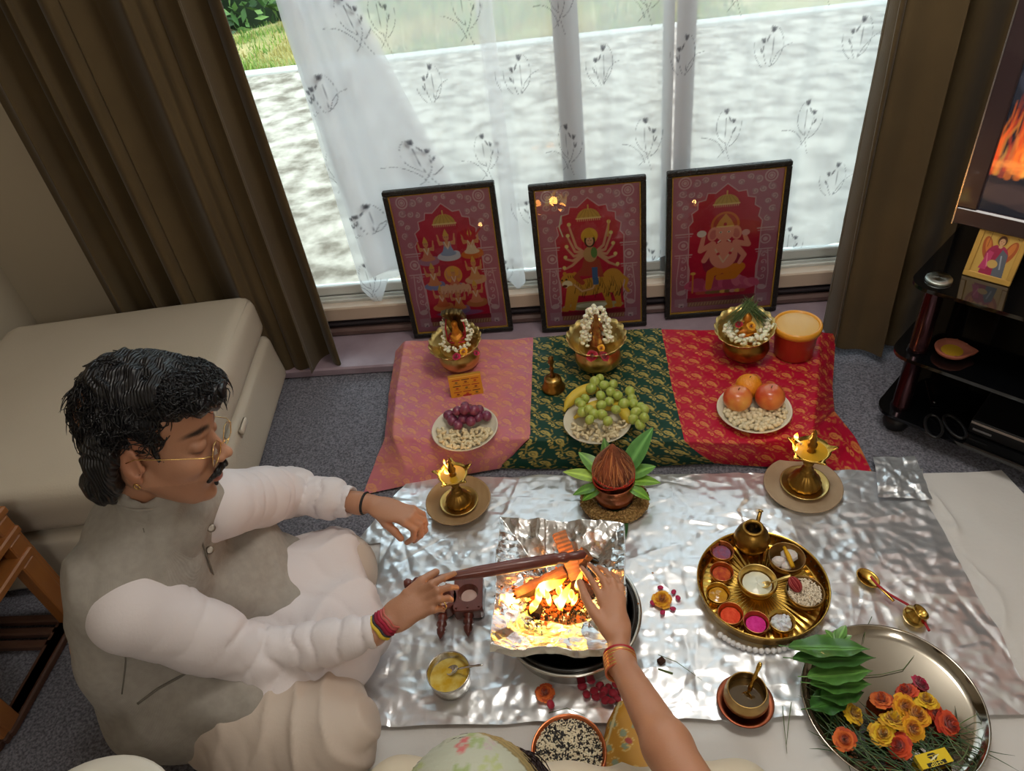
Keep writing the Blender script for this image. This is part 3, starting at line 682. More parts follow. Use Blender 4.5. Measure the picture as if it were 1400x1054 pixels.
def poster(kind):
    cv = Canvas(Wp, Hp, 230, 'b47088'); decor(cv, Wp, Hp, 1); c = Wp / 2
    if kind == 0:                                    # nine small seated figures
        for x, y, s, rb, mt in ((.085, .25, .085, 'd8866a', 'b07a9a'), (.155, .262, .092, '8ea4d0', 'c8d0e4'), (.232, .262, .088, 'e4d0b8', 'd87838'), (.09, .165, .085, 'd88a5a', '7a8cc4'), (.23, .175, .085, 'd8a070', 'd8b090'), (.105, .088, .085, 'd87048', 'e09860'), (.16, .075, .085, 'e0905a', '9a70a0'), (.222, .095, .085, 'd89070', 'c07a50')):
            figure(cv, x, y, s, rb, mount=mt)
        for k in range(-2, 3): cv.line([(.232, .30), (.232 + .018 * k, .345 - .004 * abs(k))], .006, 'c8283c')
        cv.ell(c, .195, .030, .030, 'e8a84a'); figure(cv, c, .155, .075, 'd87a5a')
        for k in range(7): cv.ell(c - .042 + k * .014, .145 + .004 * (k % 2), .010, .016, 'e0b498'); cv.line([(c - .042 + k * .014, .14), (c - .046 + k * .014, .12)], .004, 'c88a70')
        cv.ell(c, .06, .08, .010, '6a70a8', 0, .6)
    elif kind == 1:                                   # ten-armed figure seated on a tiger
        cv.ell(c, .066, .10, .016, 'b9b48e'); cv.ell(c, .068, .055, .009, 'e8e8da')
        tg, st_ = 'd49a3c', '3a2412'
        cv.ell(.155, .135, .075, .030, tg, .12); cv.ell(.225, .150, .036, .042, tg); cv.line([(.25, .17), (.272, .15), (.265, .125), (.275, .11)], .010, tg)
        cv.ell(.088, .160, .030, .027, tg); cv.ell(.078, .148, .017, .013, 'efe2c4'); cv.ell(.070, .142, .008, .005, '6a2018'); cv.ell(.076, .165, .004, .003, '1c1008'); cv.ell(.062, .163, .003, .003, '1c1008'); cv.ell(.104, .182, .007, .007, tg); cv.ell(.072, .186, .006, .006, tg)
        for xs in ((.105, .13, .092, .06), (.088, .13, .07, .058), (.20, .12, .215, .06), (.235, .12, .245, .062)): cv.line([(xs[0], xs[1]), (xs[2], xs[3])], .026, tg, 1, .016); cv.ell(xs[2] - .006, xs[3], .012, .007, tg)
        for k in range(26):
            x = .10 + k * .0060; y0 = .115 + .02 * math.sin(k); cv.line([(x, y0), (x + .004, y0 + .018), (x + .001, y0 + .034)], .0030, st_, .8, .001)
        for k in range(5): cv.line([(.082 + k * .008, .178), (.084 + k * .007, .170)], .002, st_); cv.line([(.208 + k * .012, .095), (.214 + k * .012, .11)], .003, st_, .8)
        cv.line([(.10, .145), (.125, .120), (.16, .128), (.18, .165)], .010, 'c9905a'); cv.line([(.10, .145), (.125, .120), (.16, .128), (.18, .165)], .003, 'e8c8a0')
        for k in range(5):
            for sg in (-1, 1):
                a = .45 + k * .32; x1 = c + sg * (.045 + .015 * math.cos(a)); y1 = .235 + .025 * (k - 1.5) * .6; x2 = c + sg * (.085 - .006 * k); y2 = .20 + .035 * k
                cv.line([(c + sg * .016, .250), (x1, y1), (x2, y2)], .010, 'd8a488', 1, .006); cv.ell(x2, y2 + .006, .006, .006, 'e8d890')
        cv.line([(.075, .31), (.066, .34), (.075, .375)], .004, 'd8dcc8'); cv.line([(.215, .30), (.22, .35)], .004, 'd8b050')
        cv.poly([(c - .035, .175), (c + .04, .165), (c + .028, .23), (c - .022, .23)], 'b04a3c'); cv.poly([(c + .004, .14), (c + .022, .14), (c + .02, .20), (c + .002, .20)], '4a6aa0'); cv.ell(c, .245, .022, .026, 'c9a070'); cv.ell(c + .012, .25, .010, .018, '5c8a4a')
        cv.line([(c - .02, .20), (c - .05, .17), (c - .03, .15)], .016, 'b04a3c'); cv.ell(c, .305, .026, .026, 'dcae3c'); cv.ell(c, .290, .017, .022, '2a1a18'); cv.ell(c, .288, .0115, .0155, 'e0b090'); cv.poly([(c - .014, .300), (c + .014, .300), (c, .334)], 'd8a83c')
        cv.ell(c - .004, .290, .0018, .0012, '201010'); cv.ell(c + .004, .290, .0018, .0012, '201010'); cv.line([(c - .003, .280), (c + .003, .280)], .0014, 'b03040'); cv.ell(c, .297, .0014, .0022, 'c02030')
    else:                                             # seated elephant-headed figure
        cv.ell(c, .085, .105, .022, 'cc5a80')
        for k in range(15): cv.ell(c - .098 + k * .014, .098 + .007 * math.sin(k * 1.3), .012, .020, cv_r.choice(['d8628a', 'e07a98', 'c24a74']), (k - 7) * .14)
        for k in range(10): cv.ell(c - .07 + k * .015, .066, .010, .006, cv_r.choice(['e8c060', 'c85a48', 'e0a0a0', '8a6a40']))
        cv.line([(.068, .07), (.068, .135)], .005, 'd88a3c'); cv.ell(.068, .138, .008, .005, 'e8c060')
        cv.ell(c, .17, .062, .052, '9c2a4a'); cv.ell(c, .295, .042, .043, 'd87a3c'); cv.ell(c, .295, .035, .036, 'c0463c')
        o_ = 'e08a2c'; pk = 'eca090'
        cv.line([(c - .012, .145), (c - .035, .135), (c - .040, .085)], .034, o_, 1, .020); cv.line([(c + .01, .145), (c + .055, .150), (c + .035, .120), (c - .01, .118)], .032, o_, 1, .020)
        cv.ell(c, .195, .042, .046, pk); cv.line([(c - .03, .225), (c, .17), (c + .034, .225)], .005, 'e8c8b0'); cv.ell(c - .016, .20, .005, .005, 'd03850'); cv.ell(c + .02, .20, .005, .005, 'd03850')
        for sg, pts in ((-1, [(.034, .235), (.070, .215), (.062, .262)]), (-1, [(.034, .225), (.058, .180), (.045, .200)]), (1, [(.034, .235), (.072, .225), (.060, .255)]), (1, [(.034, .225), (.062, .19), (.050, .165)])):
            cv.line([(c + sg * x, y) for x, y in pts], .020, pk, 1, .012)
        cv.ell(c - .068, .272, .014, .011, 'e8e0dc'); cv.ell(c + .062, .265, .012, .010, 'e8b0b8')
        for sg in (-1, 1): cv.ell(c + sg * .034, .268, .016, .023, pk, .2 * sg); cv.ell(c + sg * .034, .266, .010, .016, 'd87878', .2 * sg)
        cv.ell(c, .272, .027, .029, pk); cv.line([(c, .265), (c - .002, .235), (c + .012, .215), (c + .022, .225)], .018, pk, 1, .008); cv.line([(c - .012, .245), (c - .018, .24)], .004, 'f8f0e8'); cv.line([(c + .012, .245), (c + .018, .24)], .004, 'f8f0e8')
        for sg in (-1, 1): cv.ell(c + sg * .012, .272, .0045, .003, 'fff4ec'); cv.ell(c + sg * .012, .272, .002, .0025, '201010')
        cv.poly([(c - .028, .288), (c + .028, .288), (c + .016, .312), (c, .332), (c - .016, .312)], 'e0a050'); cv.ell(c, .297, .005, .006, 'c02040'); cv.line([(c - .024, .29), (c + .024, .29)], .004, 'f0d090')
    return cv
def picture(kind, bl, br, tl, tr, label):
    z0 = .033; a = P(*bl, z0); b = P(*br, z0); yb = (a[1] + b[1]) / 2; xm = (a[0] + b[0]) / 2; rz = math.atan2(b[1] - a[1], b[0] - a[0]); W = float(np.linalg.norm(b - a))
    # height from the top corners, found on a leaning plane
    lean = .06; best = None
    for Hh in np.linspace(.40, .62, 90):
        q = np.array([xm, yb + Hh * math.sin(lean), z0 + Hh * math.cos(lean)]) - CAM; cc = RW.T @ q; py = 527 + F * cc[1] / cc[2]
        e = abs(py - (tl[1] + tr[1]) / 2)
        if best is None or e < best[0]: best = (e, Hh)
    Hh = best[1]; fw = .017
    t = thing('framed_picture', (xm, yb + .004, z0 + .003), label, 'picture', 'three framed deity pictures on the window ledge', rot=(-lean, 0, rz))
    g = G()
    for bx_ in ((-W / 2, W / 2, -.010, .012, 0, fw), (-W / 2, W / 2, -.010, .012, Hh - fw, Hh), (-W / 2, -W / 2 + fw, -.010, .012, fw - .001, Hh - fw + .001), (W / 2 - fw, W / 2, -.010, .012, fw - .001, Hh - fw + .001)): g.add(*box(*bx_, b=.003))
    link('frame', g.mesh('frame', m_black, False), t)
    g = G(); i = fw - .002; w2 = .0055
    for bx_ in ((-W / 2 + i, W / 2 - i, -.0065, .0, i, i + w2), (-W / 2 + i, W / 2 - i, -.0065, .0, Hh - i - w2, Hh - i), (-W / 2 + i, -W / 2 + i + w2, -.0065, .0, i, Hh - i), (W / 2 - i - w2, W / 2 - i, -.0065, .0, i, Hh - i)): g.add(*box(*bx_))
    link('gold_beading', g.mesh('beading', m_goldb, False), t)
    j = i + w2 - .001
    link('print', poster(kind).sheet('print', W - 2 * j, Hh - 2 * j, m_poster), t, loc=(0, .001, j))
    one('glass', box(-W / 2 + j, W / 2 - j, -.0022, -.0012, j, Hh - j), glass_m, t, False)
    one('backing_board', box(-W / 2 + .01, W / 2 - .01, .0122, .015, .01, Hh - .01), mat('backing_card', '6a5440', .9), t, False)
picture(0, (567, 463), (702, 452), (525, 263), (678, 250), 'framed print of nine small seated deities on crimson, left of the three pictures')
picture(1, (742, 455), (884, 445), (720, 255), (882, 241), 'framed print of a many-armed goddess riding a tiger, middle of the three pictures')
picture(2, (909, 437), (1060, 425), (911, 235), (1078, 223), 'framed print of a seated elephant-headed deity, right of the three pictures')

# ================================================================== ALTAR CLOTHS
one('low_bench', box(-.60, .60, 1.55, 1.96, .0, .094, .008), mat('bench_wood', '6a4a30', .6), smooth=False, label='low bench hidden under the pink, green and red brocade cloths', cat='bench')
def tile(bgc, gold, gold2, dens=1.0):
    cv = Canvas(.086, .072, 150, bgc)
    for ox, oy, f in ((.0, .0, 1), (.043, .036, 1)):
        for dx in (-.086, 0, .086):
            for dy in (-.072, 0, .072):
                x, y = ox + dx + .02, oy + dy + .018
                cv.ell(x, y, .0135, .0078, gold, .5); cv.ell(x + .012, y + .009, .0062, .0042, gold, 1.1); cv.ell(x - .001, y, .0088, .0042, bgc, .5, .75); cv.ell(x, y, .0060, .0022, gold, .5)
                cv.line([(x - .012, y - .005), (x - .020, y - .003), (x - .026, y - .013), (x - .040, y - .012)], .0026, gold2)
                cv.ell(x - .021, y + .006, .0056, .0056, gold); cv.ell(x - .021, y + .006, .0024, .0024, bgc); cv.ell(x - .030, y - .002, .0046, .0046, gold); cv.ell(x - .012, y + .015, .0044, .0044, gold2)
                for k, (ax, ay, an) in enumerate(((-.016, -.015, 2.2), (-.032, -.020, .8), (.004, -.016, .3), (.018, -.009, 1.5), (-.004, .016, 2.6))): cv.ell(x + ax, y + ay, .0068, .0021, gold2, an)
                cv.line([(x + .014, y + .012), (x + .022, y + .005), (x + .020, y - .010)], .0018, gold2)
    return cv
def cloth(name, rows, tl, m, label, seed, wr=.003, nu=190, nv=330, rowpos=None):
    """rows: control points (px, py, height) from the wall to the room; smooth in between, real drape heights"""
    R_ = np.array([[P(*c) for c in r] for r in rows]); nr, nc = R_.shape[:2]
    d = [0]
    for i in range(nr - 1): d.append(d[-1] + np.linalg.norm(R_[i + 1, 1] - R_[i, 1]))
    e = [0]
    for j in range(nc - 1): e.append(e[-1] + np.linalg.norm(R_[1, j + 1] - R_[1, j]))
    tv_ = np.linspace(0, d[-1], nv); tu = np.linspace(0, e[-1], nu); A = np.empty((nr, nu, 3)); B = np.empty((nu, nv, 3))
    for k in range(3):
        for i in range(nr): A[i, :, k] = np.interp(tu, e, R_[i, :, k])
        for j in range(nu): B[j, :, k] = np.interp(tv_, d, A[:, j, k])
    for _ in range(14):
        B[:, 1:-1] = (B[:, :-2] + B[:, 2:] + 2 * B[:, 1:-1]) / 4
    for _ in range(5): B[1:-1] = (B[:-2] + B[2:] + 2 * B[1:-1]) / 4
    U, Vv = np.meshgrid(tu, tv_, indexing='ij'); pp = np.stack([U, Vv, 0 * U], -1).reshape(-1, 3)
    wrk = (wr * fbm(pp * (1, 1.4, 1), 9, 3, seed) + wr * .8 * np.abs(fbm(pp * (.4, 1.6, 1), 14, 2, seed + 9))).reshape(nu, nv)
    B[..., 2] += wrk * np.clip((B[..., 2] - .0) * 30, .4, 1); B[..., 2] = np.maximum(B[..., 2], .003)
    V = B.reshape(-1, 3); o = R_[1, 1] * (1, 1, 0); top = V + (0, 0, .0)
    return link(name, npmesh(name, V - o, gridQ(nu, nv), m, True, tl.sample(U + .01 * seed, Vv).reshape(-1, 3)), label=label, cat='cloth', loc=o)
m_silk = mat('brocade_silk', 'ffffff', .5, attr=True, spec=.3, bump=('weave', 260, .1))
Z = .104
cloth('green_brocade_cloth', [[(729, 462, Z), (820, 455, Z), (904, 449, Z)], [(727, 530, Z), (820, 527, Z), (918, 522, Z)], [(724, 602, Z), (830, 603, Z), (936, 603, Z)], [(700, 625, .05), (830, 622, .06), (955, 620, .06)], [(680, 641, .004), (825, 641, .004), (977, 634, .004)]], tile('0c3a2d', 'ad9a50', '94823e'), m_silk, 'dark green brocade cloth with gold paisleys, in the middle of the altar', 2)
cloth('pink_brocade_cloth', [[(541, 480, .05), (553, 467, Z), (640, 465, Z), (729, 463, Z)], [(531, 545, .05), (541, 540, Z), (630, 538, Z), (727, 530, Z)], [(526, 600, .055), (537, 598, Z), (630, 603, Z), (725, 599, Z)], [(510, 640, .02), (555, 640, .05), (640, 632, .055), (702, 622, .05)], [(496, 676, .004), (550, 665, .004), (620, 652, .004), (683, 641, .006)]], tile('c06c80', 'd4946c', 'c68470'), mat('pink_shot_silk', 'ffffff', .48, attr=True, spec=.35, vary=(14, .4, 'd68a66')), 'pink and gold brocade cloth over the left end of the altar', 5, .0045)
cloth('red_brocade_cloth', [[(904, 450, Z), (1020, 451, Z), (1122, 453, Z), (1143, 457, .06)], [(917, 522, Z), (1025, 520, Z), (1118, 520, Z), (1138, 530, .04)], [(936, 604, Z), (1030, 606, Z), (1112, 590, Z), (1141, 562, .01)], [(955, 620, .06), (1038, 622, .05), (1140, 620, .05), (1170, 598, .008)], [(976, 634, .004), (1042, 638, .004), (1140, 643, .004), (1194, 650, .004)]], tile('b00c30', 'cc7c42', 'b85634'), m_silk, 'crimson brocade cloth with gold paisleys over the right end of the altar', 3)

# ================================================================== FLOOR COVERS
m_sheet = mat('white_cotton_sheet', 'd6d3d0', .85, bump=('noise', 90, .15))
u, v = np.meshgrid(np.linspace(0, 1, 300), np.linspace(0, 1, 300), indexing='ij')
xL = -.62 - .0 * v; xR = 1.27 - .19 * v ** 1.5; X_ = xL + (xR - xL) * u; Y_ = -.15 + 1.53 * v + .0 * u
pp = np.stack([X_, Y_, 0 * X_], -1).reshape(-1, 3)
rd = np.abs(fbm(pp + .15 * np.stack([vnoise(pp, 5, 1), vnoise(pp, 5, 2), 0 * pp[:, 0]], 1), 3.2, 3, 21))
pp[:, 2] = .003 + .011 * np.exp(-rd * 9) + .005 * (fbm(pp, 4, 3, 3) + .7).clip(0)
fz = pp[:, 2].copy(); inner = np.clip((.88 - pp[:, 0]) * 25, 0, 1) * np.clip((pp[:, 1] - .68) * 25, 0, 1); pp[:, 2] = fz * (1 - inner) + .004 * inner
link('bed_sheet', npmesh('bed_sheet', pp, gridQ(300, 300), m_sheet), label='white cotton sheet spread on the carpet under the foil', cat='sheet')
m_foil = mat('aluminium_foil', 'eef1f5', .30, .78, bump=('voronoi', 30, .22))
def foil(name, corners, z, nu, nv, seed, label, a1=.010, s1=9, a2=.6, edge=.008, ncr=120):
    (x0, y0), (x1, y1), (x2, y2), (x3, y3) = [tuple(c) for c in corners]      # near-left, near-right, far-right, far-left
    u, v = np.meshgrid(np.linspace(0, 1, nu), np.linspace(0, 1, nv), indexing='ij')
    X_ = (1 - v) * ((1 - u) * x0 + u * x1) + v * ((1 - u) * x3 + u * x2); Y_ = (1 - v) * ((1 - u) * y0 + u * y1) + v * ((1 - u) * y3 + u * y2)
    pp = np.stack([X_, Y_, 0 * X_], -1).reshape(-1, 3)
    X_ = X_ + edge * vnoise(pp, 11, seed).reshape(nu, nv) * (np.abs(u - .5) * 2) ** 4; Y_ = Y_ + edge * vnoise(pp, 13, seed + 1).reshape(nu, nv) * (np.abs(v - .5) * 2) ** 4
    wx = .02 * vnoise(pp, 7, seed + 2).reshape(nu, nv)
    h = crumple(X_ + wx, Y_ * 1.0 + wx, s1, seed) * a2 * .30 + crumple(X_, Y_, s1 * 3.1, seed + 5) * a2 * .22 + .2 * a2 * crumple(X_ * .5, Y_ * 1.6, s1 * .7, seed + 7)
    h = h - h.min(); h = h * a1 / np.percentile(h, 95)
    rc = np.random.default_rng(seed)
    for k in range(ncr):
        cx, cy = rc.uniform(X_.min(), X_.max()), rc.uniform(Y_.min(), Y_.max()); an = rc.choice([rc.normal(0, .35), rc.normal(1.4, .4), rc.uniform(0, 3.1)]); L = rc.uniform(.06, .35); wd = rc.uniform(.004, .010); am = rc.uniform(.0008, .0026) * rc.choice([-1, 1, 1])
        dx, dy = X_ - cx, Y_ - cy; al = dx * np.cos(an) + dy * np.sin(an); ac = -dx * np.sin(an) + dy * np.cos(an) + .01 * np.sin(al * 9 + k)
        h = h + am * np.exp(-np.abs(ac) / wd) * np.clip((L / 2 - np.abs(al)) * 20, 0, 1)
    h = h - h.min(); h = h * a1 / np.percentile(h, 95); Zf = z + h + .0015 * vnoise(pp, 60, 4).reshape(nu, nv)
    V = np.stack([X_, Y_, Zf], -1).reshape(-1, 3); o = V.mean(0) * (1, 1, 0)
    return link(name, npmesh(name, V - o, gridQ(nu, nv), m_foil), label=label, cat='foil', loc=o)
foil('foil_sheet', [P(485, 745)[:2], P(1262, 715)[:2], P(1262, 645)[:2], P(562, 657)[:2]], .007, 420, 110, 3, 'smooth aluminium foil sheet along the foot of the altar, under the two brass lamps', .005, 5)
foil('foil_sheet', [(-.545, .722), (.86, .722), (.85, 1.285), (-.585, 1.235)], .012, 430, 180, 8, 'wide crumpled aluminium foil sheet under the fire tray and brass thali', .008, 6)
foil('foil_sheet', [P(1200, 690)[:2], P(1268, 690)[:2], P(1250, 632)[:2], P(1196, 636)[:2]], .022, 50, 50, 13, 'small crinkled foil scrap beside the tip of the red cloth', .010, 16, edge=.012)
# ================================================================== SHARED SMALL MAKERS
def tops(): return set(o for o in bpy.data.objects if o.parent is None)
def regroup(q, s, before):
    for o in tops() - before:
        o.location = Vector([float(v) for v in q]) + (o.location - Vector([float(v) for v in q])) * s; o.scale = o.scale * s
m_brass = mat('polished_brass', 'cfa955', .24, 1., vary=(30, .5, 'b98f3c'))
m_brass_o = mat('aged_brass', 'a8823f', .34, 1., vary=(40, .7, '86622c'), bump=('noise', 120, .15))
m_brass_p = mat('pale_brass', 'dcc07c', .3, 1., vary=(40, .5, 'c2a05a'))
m_copper = mat('copper', 'c07a55', .3, 1., vary=(25, .7, '9b5a45'))
m_steel = mat('stainless_steel', 'c9c6bf', .14, 1.)
m_white_b = mat('cream_ceramic', 'd8cfb9', .35, coat=.3)
m_paint = mat('painted_surface', 'ffffff', .5, attr=True)
m_bud = mat('jasmine_white', 'eeead2', .6, sss=.2)
m_petal = mat('petal', 'ffffff', .6, attr=True, sheen=.3)
m_rice = mat('rice_grain', 'e6d8c0', .6)
m_leafm = mat('leaf', 'ffffff', .35, attr=True, coat=.2)
def cpy(src, loc, rot=None, scale=None, parent=None, label=None, group=None):
    o = src.copy(); C.objects.link(o); o.location = Vector([float(v) for v in loc])
    if rot is not None: o.rotation_euler = rot
    if scale is not None: o.scale = (scale,) * 3 if not hasattr(scale, '__len__') else scale
    o.parent = parent
    if label: o['label'] = label
    if group: o['group'] = group
    for ch in list(src.children): cpy(ch, ch.location, parent=o)
    return o
RG = np.random.default_rng(11); R1 = random.Random(12)
def cashew_mesh():
    t = np.linspace(0, 1, 9); a = -1.3 + 2.6 * t; p = np.stack([.0062 * np.sin(a), .0062 * (np.cos(a) - .6), 0 * a], 1)
    r = .0047 * (1 - .42 * t) * np.sin(PI * np.clip(t * .94 + .03, 0, 1)) ** .45
    return G().add(*tube(p, r, 7)).mesh('cashew', mat('cashew_cream', 'dccba4', .5, vary=(90, .5, 'cdb98c')))
CASHEW = cashew_mesh()
NUT = G().add(*ico(.0050, 2, 1.25, 1, .9)).mesh('almond_nut', mat('nut_cream', 'dccfae', .5, vary=(90, .5, 'c6b48a')))
def leafmesh(name, L, W, c1, c2, bend=.2, fold=.15, wav=0., n=14, stemL=.0):
    t = np.linspace(0, 1, n); w = W / 2 * np.sin(PI * t ** .85) ** .8; w[0] = .0012; w[-1] = .0005; m = 7
    s = np.linspace(-1, 1, m); T, S = np.meshgrid(t, s, indexing='ij')
    x = L * T; y = w[:, None] * S; z = -bend * L * T ** 2 + np.abs(y) * fold + wav * W * np.sin(T * 17 + S) * np.abs(S)
    col = np.array(lin(c1)) * (1 - np.abs(S)[..., None] * .5) + np.array(lin(c2)) * np.abs(S)[..., None] * .5
    col[:, 3] = np.array(lin(c2)) * 1.5; vein = (np.sin(T * 42 - np.abs(S) * 5) > .82); col[vein] *= 1.22
    V = np.stack([x, y, z], -1).reshape(-1, 3); g = G(); Vb = V - (0, 0, .0006)
    g.V.append(V); g.F += gridQ(n, m).tolist(); g.mi += [0] * ((n - 1) * (m - 1)); g.n += len(V); g.col.append(col.reshape(-1, 3))
    if stemL:
        g.add(*tube([(-stemL, 0, .002), (0, 0, 0), (L * .9, 0, -bend * L * .81 + .0002)], [.0012, .0012, .0003], 5), col=c2)
    return g.mesh(name, m_leafm, True, True)
def rose_geo(r, c1, c2, n=22, open_=1., seed=1):
    rr = random.Random(seed); g = G()
    for k in range(n):
        f = k / n; a = k * 2.4; R0 = r * (.12 + .75 * f) ; hgt = r * (.95 - .5 * f * open_)
        s = np.linspace(-1, 1, 5); t = np.linspace(0, 1, 4); S, T = np.meshgrid(s, t, indexing='ij')
        wdt = r * (.35 + .45 * f) * (24 / n) ** .6; ang = a + S * wdt / max(R0, r * .25) * np.sin(PI * (T * .6 + .2)); rad = R0 * (.45 + .65 * T ** 1.3 * (1 + .25 * f * open_)) + r * .03 * rr.random()
        z = hgt * T * (1 - .18 * S ** 2) - r * (.18 + .12 * rr.random()) * f * T ** 3 + r * .05 * rr.uniform(-1, 1) * T + r * .04 * np.sin(S * 6 + k) * T
        V = np.stack([rad * np.cos(ang), rad * np.sin(ang), z], -1).reshape(-1, 3); c = c1 if rr.random() < .6 else c2
        g.add(V, gridQ(5, 4).tolist(), col=c)
    return g
ROSE_R = rose_geo(.016, 'b3122c', '8c0a22', seed=1).mesh('rose_petals', m_petal, True, True)
ROSE_P = rose_geo(.016, 'c91a50', 'a40f3c', seed=2).mesh('rose_petals', m_petal, True, True)
ROSE_Y = rose_geo(.018, 'f0ae1a', 'd8860e', 46, 1.5, 3).mesh('marigold_petals', m_petal, True, True)
ROSE_YB = rose_geo(.018, 'f2c822', 'd9a012', 44, 1.6, 6).mesh('marigold_petals', m_petal, True, True)
ROSE_O = rose_geo(.017, 'e4722a', 'c24a16', 46, 1.5, 4).mesh('marigold_petals', m_petal, True, True)
ROSE_OR = rose_geo(.017, 'dc4e22', 'b83014', 42, 1.5, 5).mesh('marigold_petals', m_petal, True, True)
STEM_G = G().add(*tube([(0, 0, 0), (.002, 0, -.006), (.004, 0, -.012)], [.003, .004, .0015], 6)).mesh('flower_base', mat('sepal_green', '6f8a45', .6))
BUD = G().add(*ico(.0040, 1, .8, .8, 1.15)).mesh('bud', m_bud)
def flower(me, loc, rot, label, s=1., cat='flower', name='rose', group=None, stem=True):
    t = thing(name, loc, label, cat, group, rot=rot); link('petals', me, t, scale=s)
    if stem: link('sepals', STEM_G, t, scale=s)
    return t
def garland(pathpts, n, loc, label, spread=.004, s=1.):
    t = thing('jasmine_garland', loc, label, 'garland'); pathpts = np.array(pathpts, float)
    d = np.r_[0, np.cumsum(np.linalg.norm(np.diff(pathpts, axis=0), axis=1))]
    for i in range(n):
        x = [np.interp(d[-1] * (i + .5) / n, d, pathpts[:, k]) for k in range(3)]
        x = np.array(x) + RG.normal(0, spread, 3)
        link('bud', BUD, t, loc=x, rot=tuple(RG.uniform(0, 6, 3)), scale=s * R1.uniform(.85, 1.3))
    one('thread', tube(pathpts, .0008, 4), mat('white_thread', 'e8e4d8', .8), t)
    return t
def urli(name, q, label, r=.062, m=m_brass_p, rimr=.078, hgt=.062, lob=22, tilt=(0, 0), plate_h=.03, mb=None):
    t = thing(name, q, label, 'pot')
    one('body', lathe([(0, .001), (r * .55, 0), (r * .62, .004), (r * .92, hgt * .28), (r, hgt * .5), (r * .93, hgt * .75), (r * .80, hgt * .9), (r * .82, hgt), (r * .77, hgt), (r * .74, hgt * .88), (r * .86, hgt * .7), (r * .9, hgt * .45), (r * .5, hgt * .12), (0, hgt * .1)], 40), mb or m, t)
    return t
def scallop(q, r, depth, rot, label, m=m_brass_p, name='scalloped_dish', lob=18):
    t = thing(name, q, label, 'dish', rot=rot)
    seg = lob * 6; prof = [(0, .001), (r * .4, 0), (r * .62, depth * .15), (r * .85, depth * .6), (r * .97, depth), (r * .955, depth + .0012), (r * .83, depth * .6 + .002), (r * .60, depth * .15 + .002), (0, .003)]
    V, Fc = lathe(prof, seg); V = V.copy(); a = np.arctan2(V[:, 1], V[:, 0]); rr = np.hypot(V[:, 0], V[:, 1]); w = np.clip((rr / r - .55) / .45, 0, 1)
    f = 1 + .055 * w * np.abs(np.cos(a * lob / 2)); V[:, 0] *= f; V[:, 1] *= f; V[:, 2] += .0012 * w * np.cos(a * lob)
    one('bowl', (V, Fc), m, t)
    for k in range(lob):
        a = (k + .5) * 2 * PI / lob; one('dot', mv(ico(.0016, 1), None, (r * .86 * math.cos(a), r * .86 * math.sin(a), depth * .66 + .002)), m, t)
    return t
Z = .107
# ---------------- left pot with serpent hood idol
q = P(631, 500, Z); B4 = tops(); urli('brass_pot', q, 'round brass pot on the pink cloth holding the serpent-hood idol', .052, hgt=.060)
sd = scallop(q + (-.002, .004, .052), .067, .030, (.12, -.1, .2), 'scalloped brass dish on the pot on the pink cloth, under the serpent-hood idol', m_brass_p)
nb = q + (0, .018, .062)
t = thing('idol', nb, 'small bronze idol under a fanned five-headed serpent hood, wrapped in red thread', 'idol')
m_bronze = mat('dark_bronze', '6e5a34', .35, .9, vary=(60, .6, '453722'))
me = sdfmesh('figure', [s_cap((0, 0, .0), (0, 0, .022), .020, .013, .006), s_cap((0, -.002, .022), (0, -.004, .046), .011, .008, .006), s_ell((0, -.005, .058), (.008, .008, .010), .004), s_cap((-.012, -.010, .026), (-.004, -.018, .018), .004, .003, .003), s_cap((.012, -.010, .026), (.004, -.018, .018), .004, .003, .003), s_cap((0, -.012, .012), (0, -.016, .008), .014, .010, .006)], (-.03, -.03, -.01), (.03, .02, .08), .002, mat('turmeric_painted_bronze', 'b5652c', .45, .6, vary=(80, 1., 'd8902c'))); link('figure', me, t)
hp = []
for k in range(5):
    a = (k - 2) * .36; b_ = np.array([.030 * math.sin(a), -.004 - .006 * math.cos(a), .088 + .012 * math.cos(a * 1.3)])
    hp += [s_cap((.004 * (k - 2), .012, .02), (.011 * (k - 2), .012, .065), .006, .007, .004), s_cap((.011 * (k - 2), .012, .065), b_, .007, .0065, .004), s_ell(b_ + (0, -.008, .001), (.006, .010, .005), .003)]
link('serpent_hood', sdfmesh('hood', hp, (-.06, -.05, 0), (.06, .03, .12), .0022, m_bronze), t)
th = np.linspace(0, 2 * PI, 24)
for zz, rr in ((.020, .019), (.012, .022)): one('red_thread', tube(np.stack([rr * np.cos(th), rr * np.sin(th) * .9 - .002, zz + .002 * np.sin(3 * th)], 1), .0022, 6, cap=False), mat('red_cotton_thread', 'a82430', .7), t)
one('red_thread', tube([(-.022, -.012, .012), (-.024, -.004, .045), (-.018, .004, .075)], .002, 6), MATS['red_cotton_thread'], t)
one('red_thread', tube([(.022, -.012, .012), (.024, -.004, .045), (.018, .004, .075)], .002, 6), MATS['red_cotton_thread'], t)
garland([(-.040, -.016, .0), (-.034, .000, .022), (-.027, .008, .055), (-.034, .012, .05), (.0, .022, .06), (.027, .008, .06), (.034, .0, .03), (.028, -.022, .004), (0, -.034, .0), (-.03, -.03, .002)], 120, nb, 'white jasmine garland around the serpent-hood idol on the pink cloth', .0035)
regroup(q, 1.3, B4)
flower(ROSE_P, P(624, 488, Z + .098), (.5, .1, 0), 'crimson rose below the serpent-hood idol, the left of its two', .8)
flower(ROSE_P, P(651, 483, Z + .098), (.4, .4, 0), 'smaller crimson rose at the right rim of the serpent-hood idol dish', .6)
flower(ROSE_Y, P(634, 481, Z + .104), (.5, 0, 0), 'yellow-orange marigold between the two roses under the serpent-hood idol', .7, name='marigold')
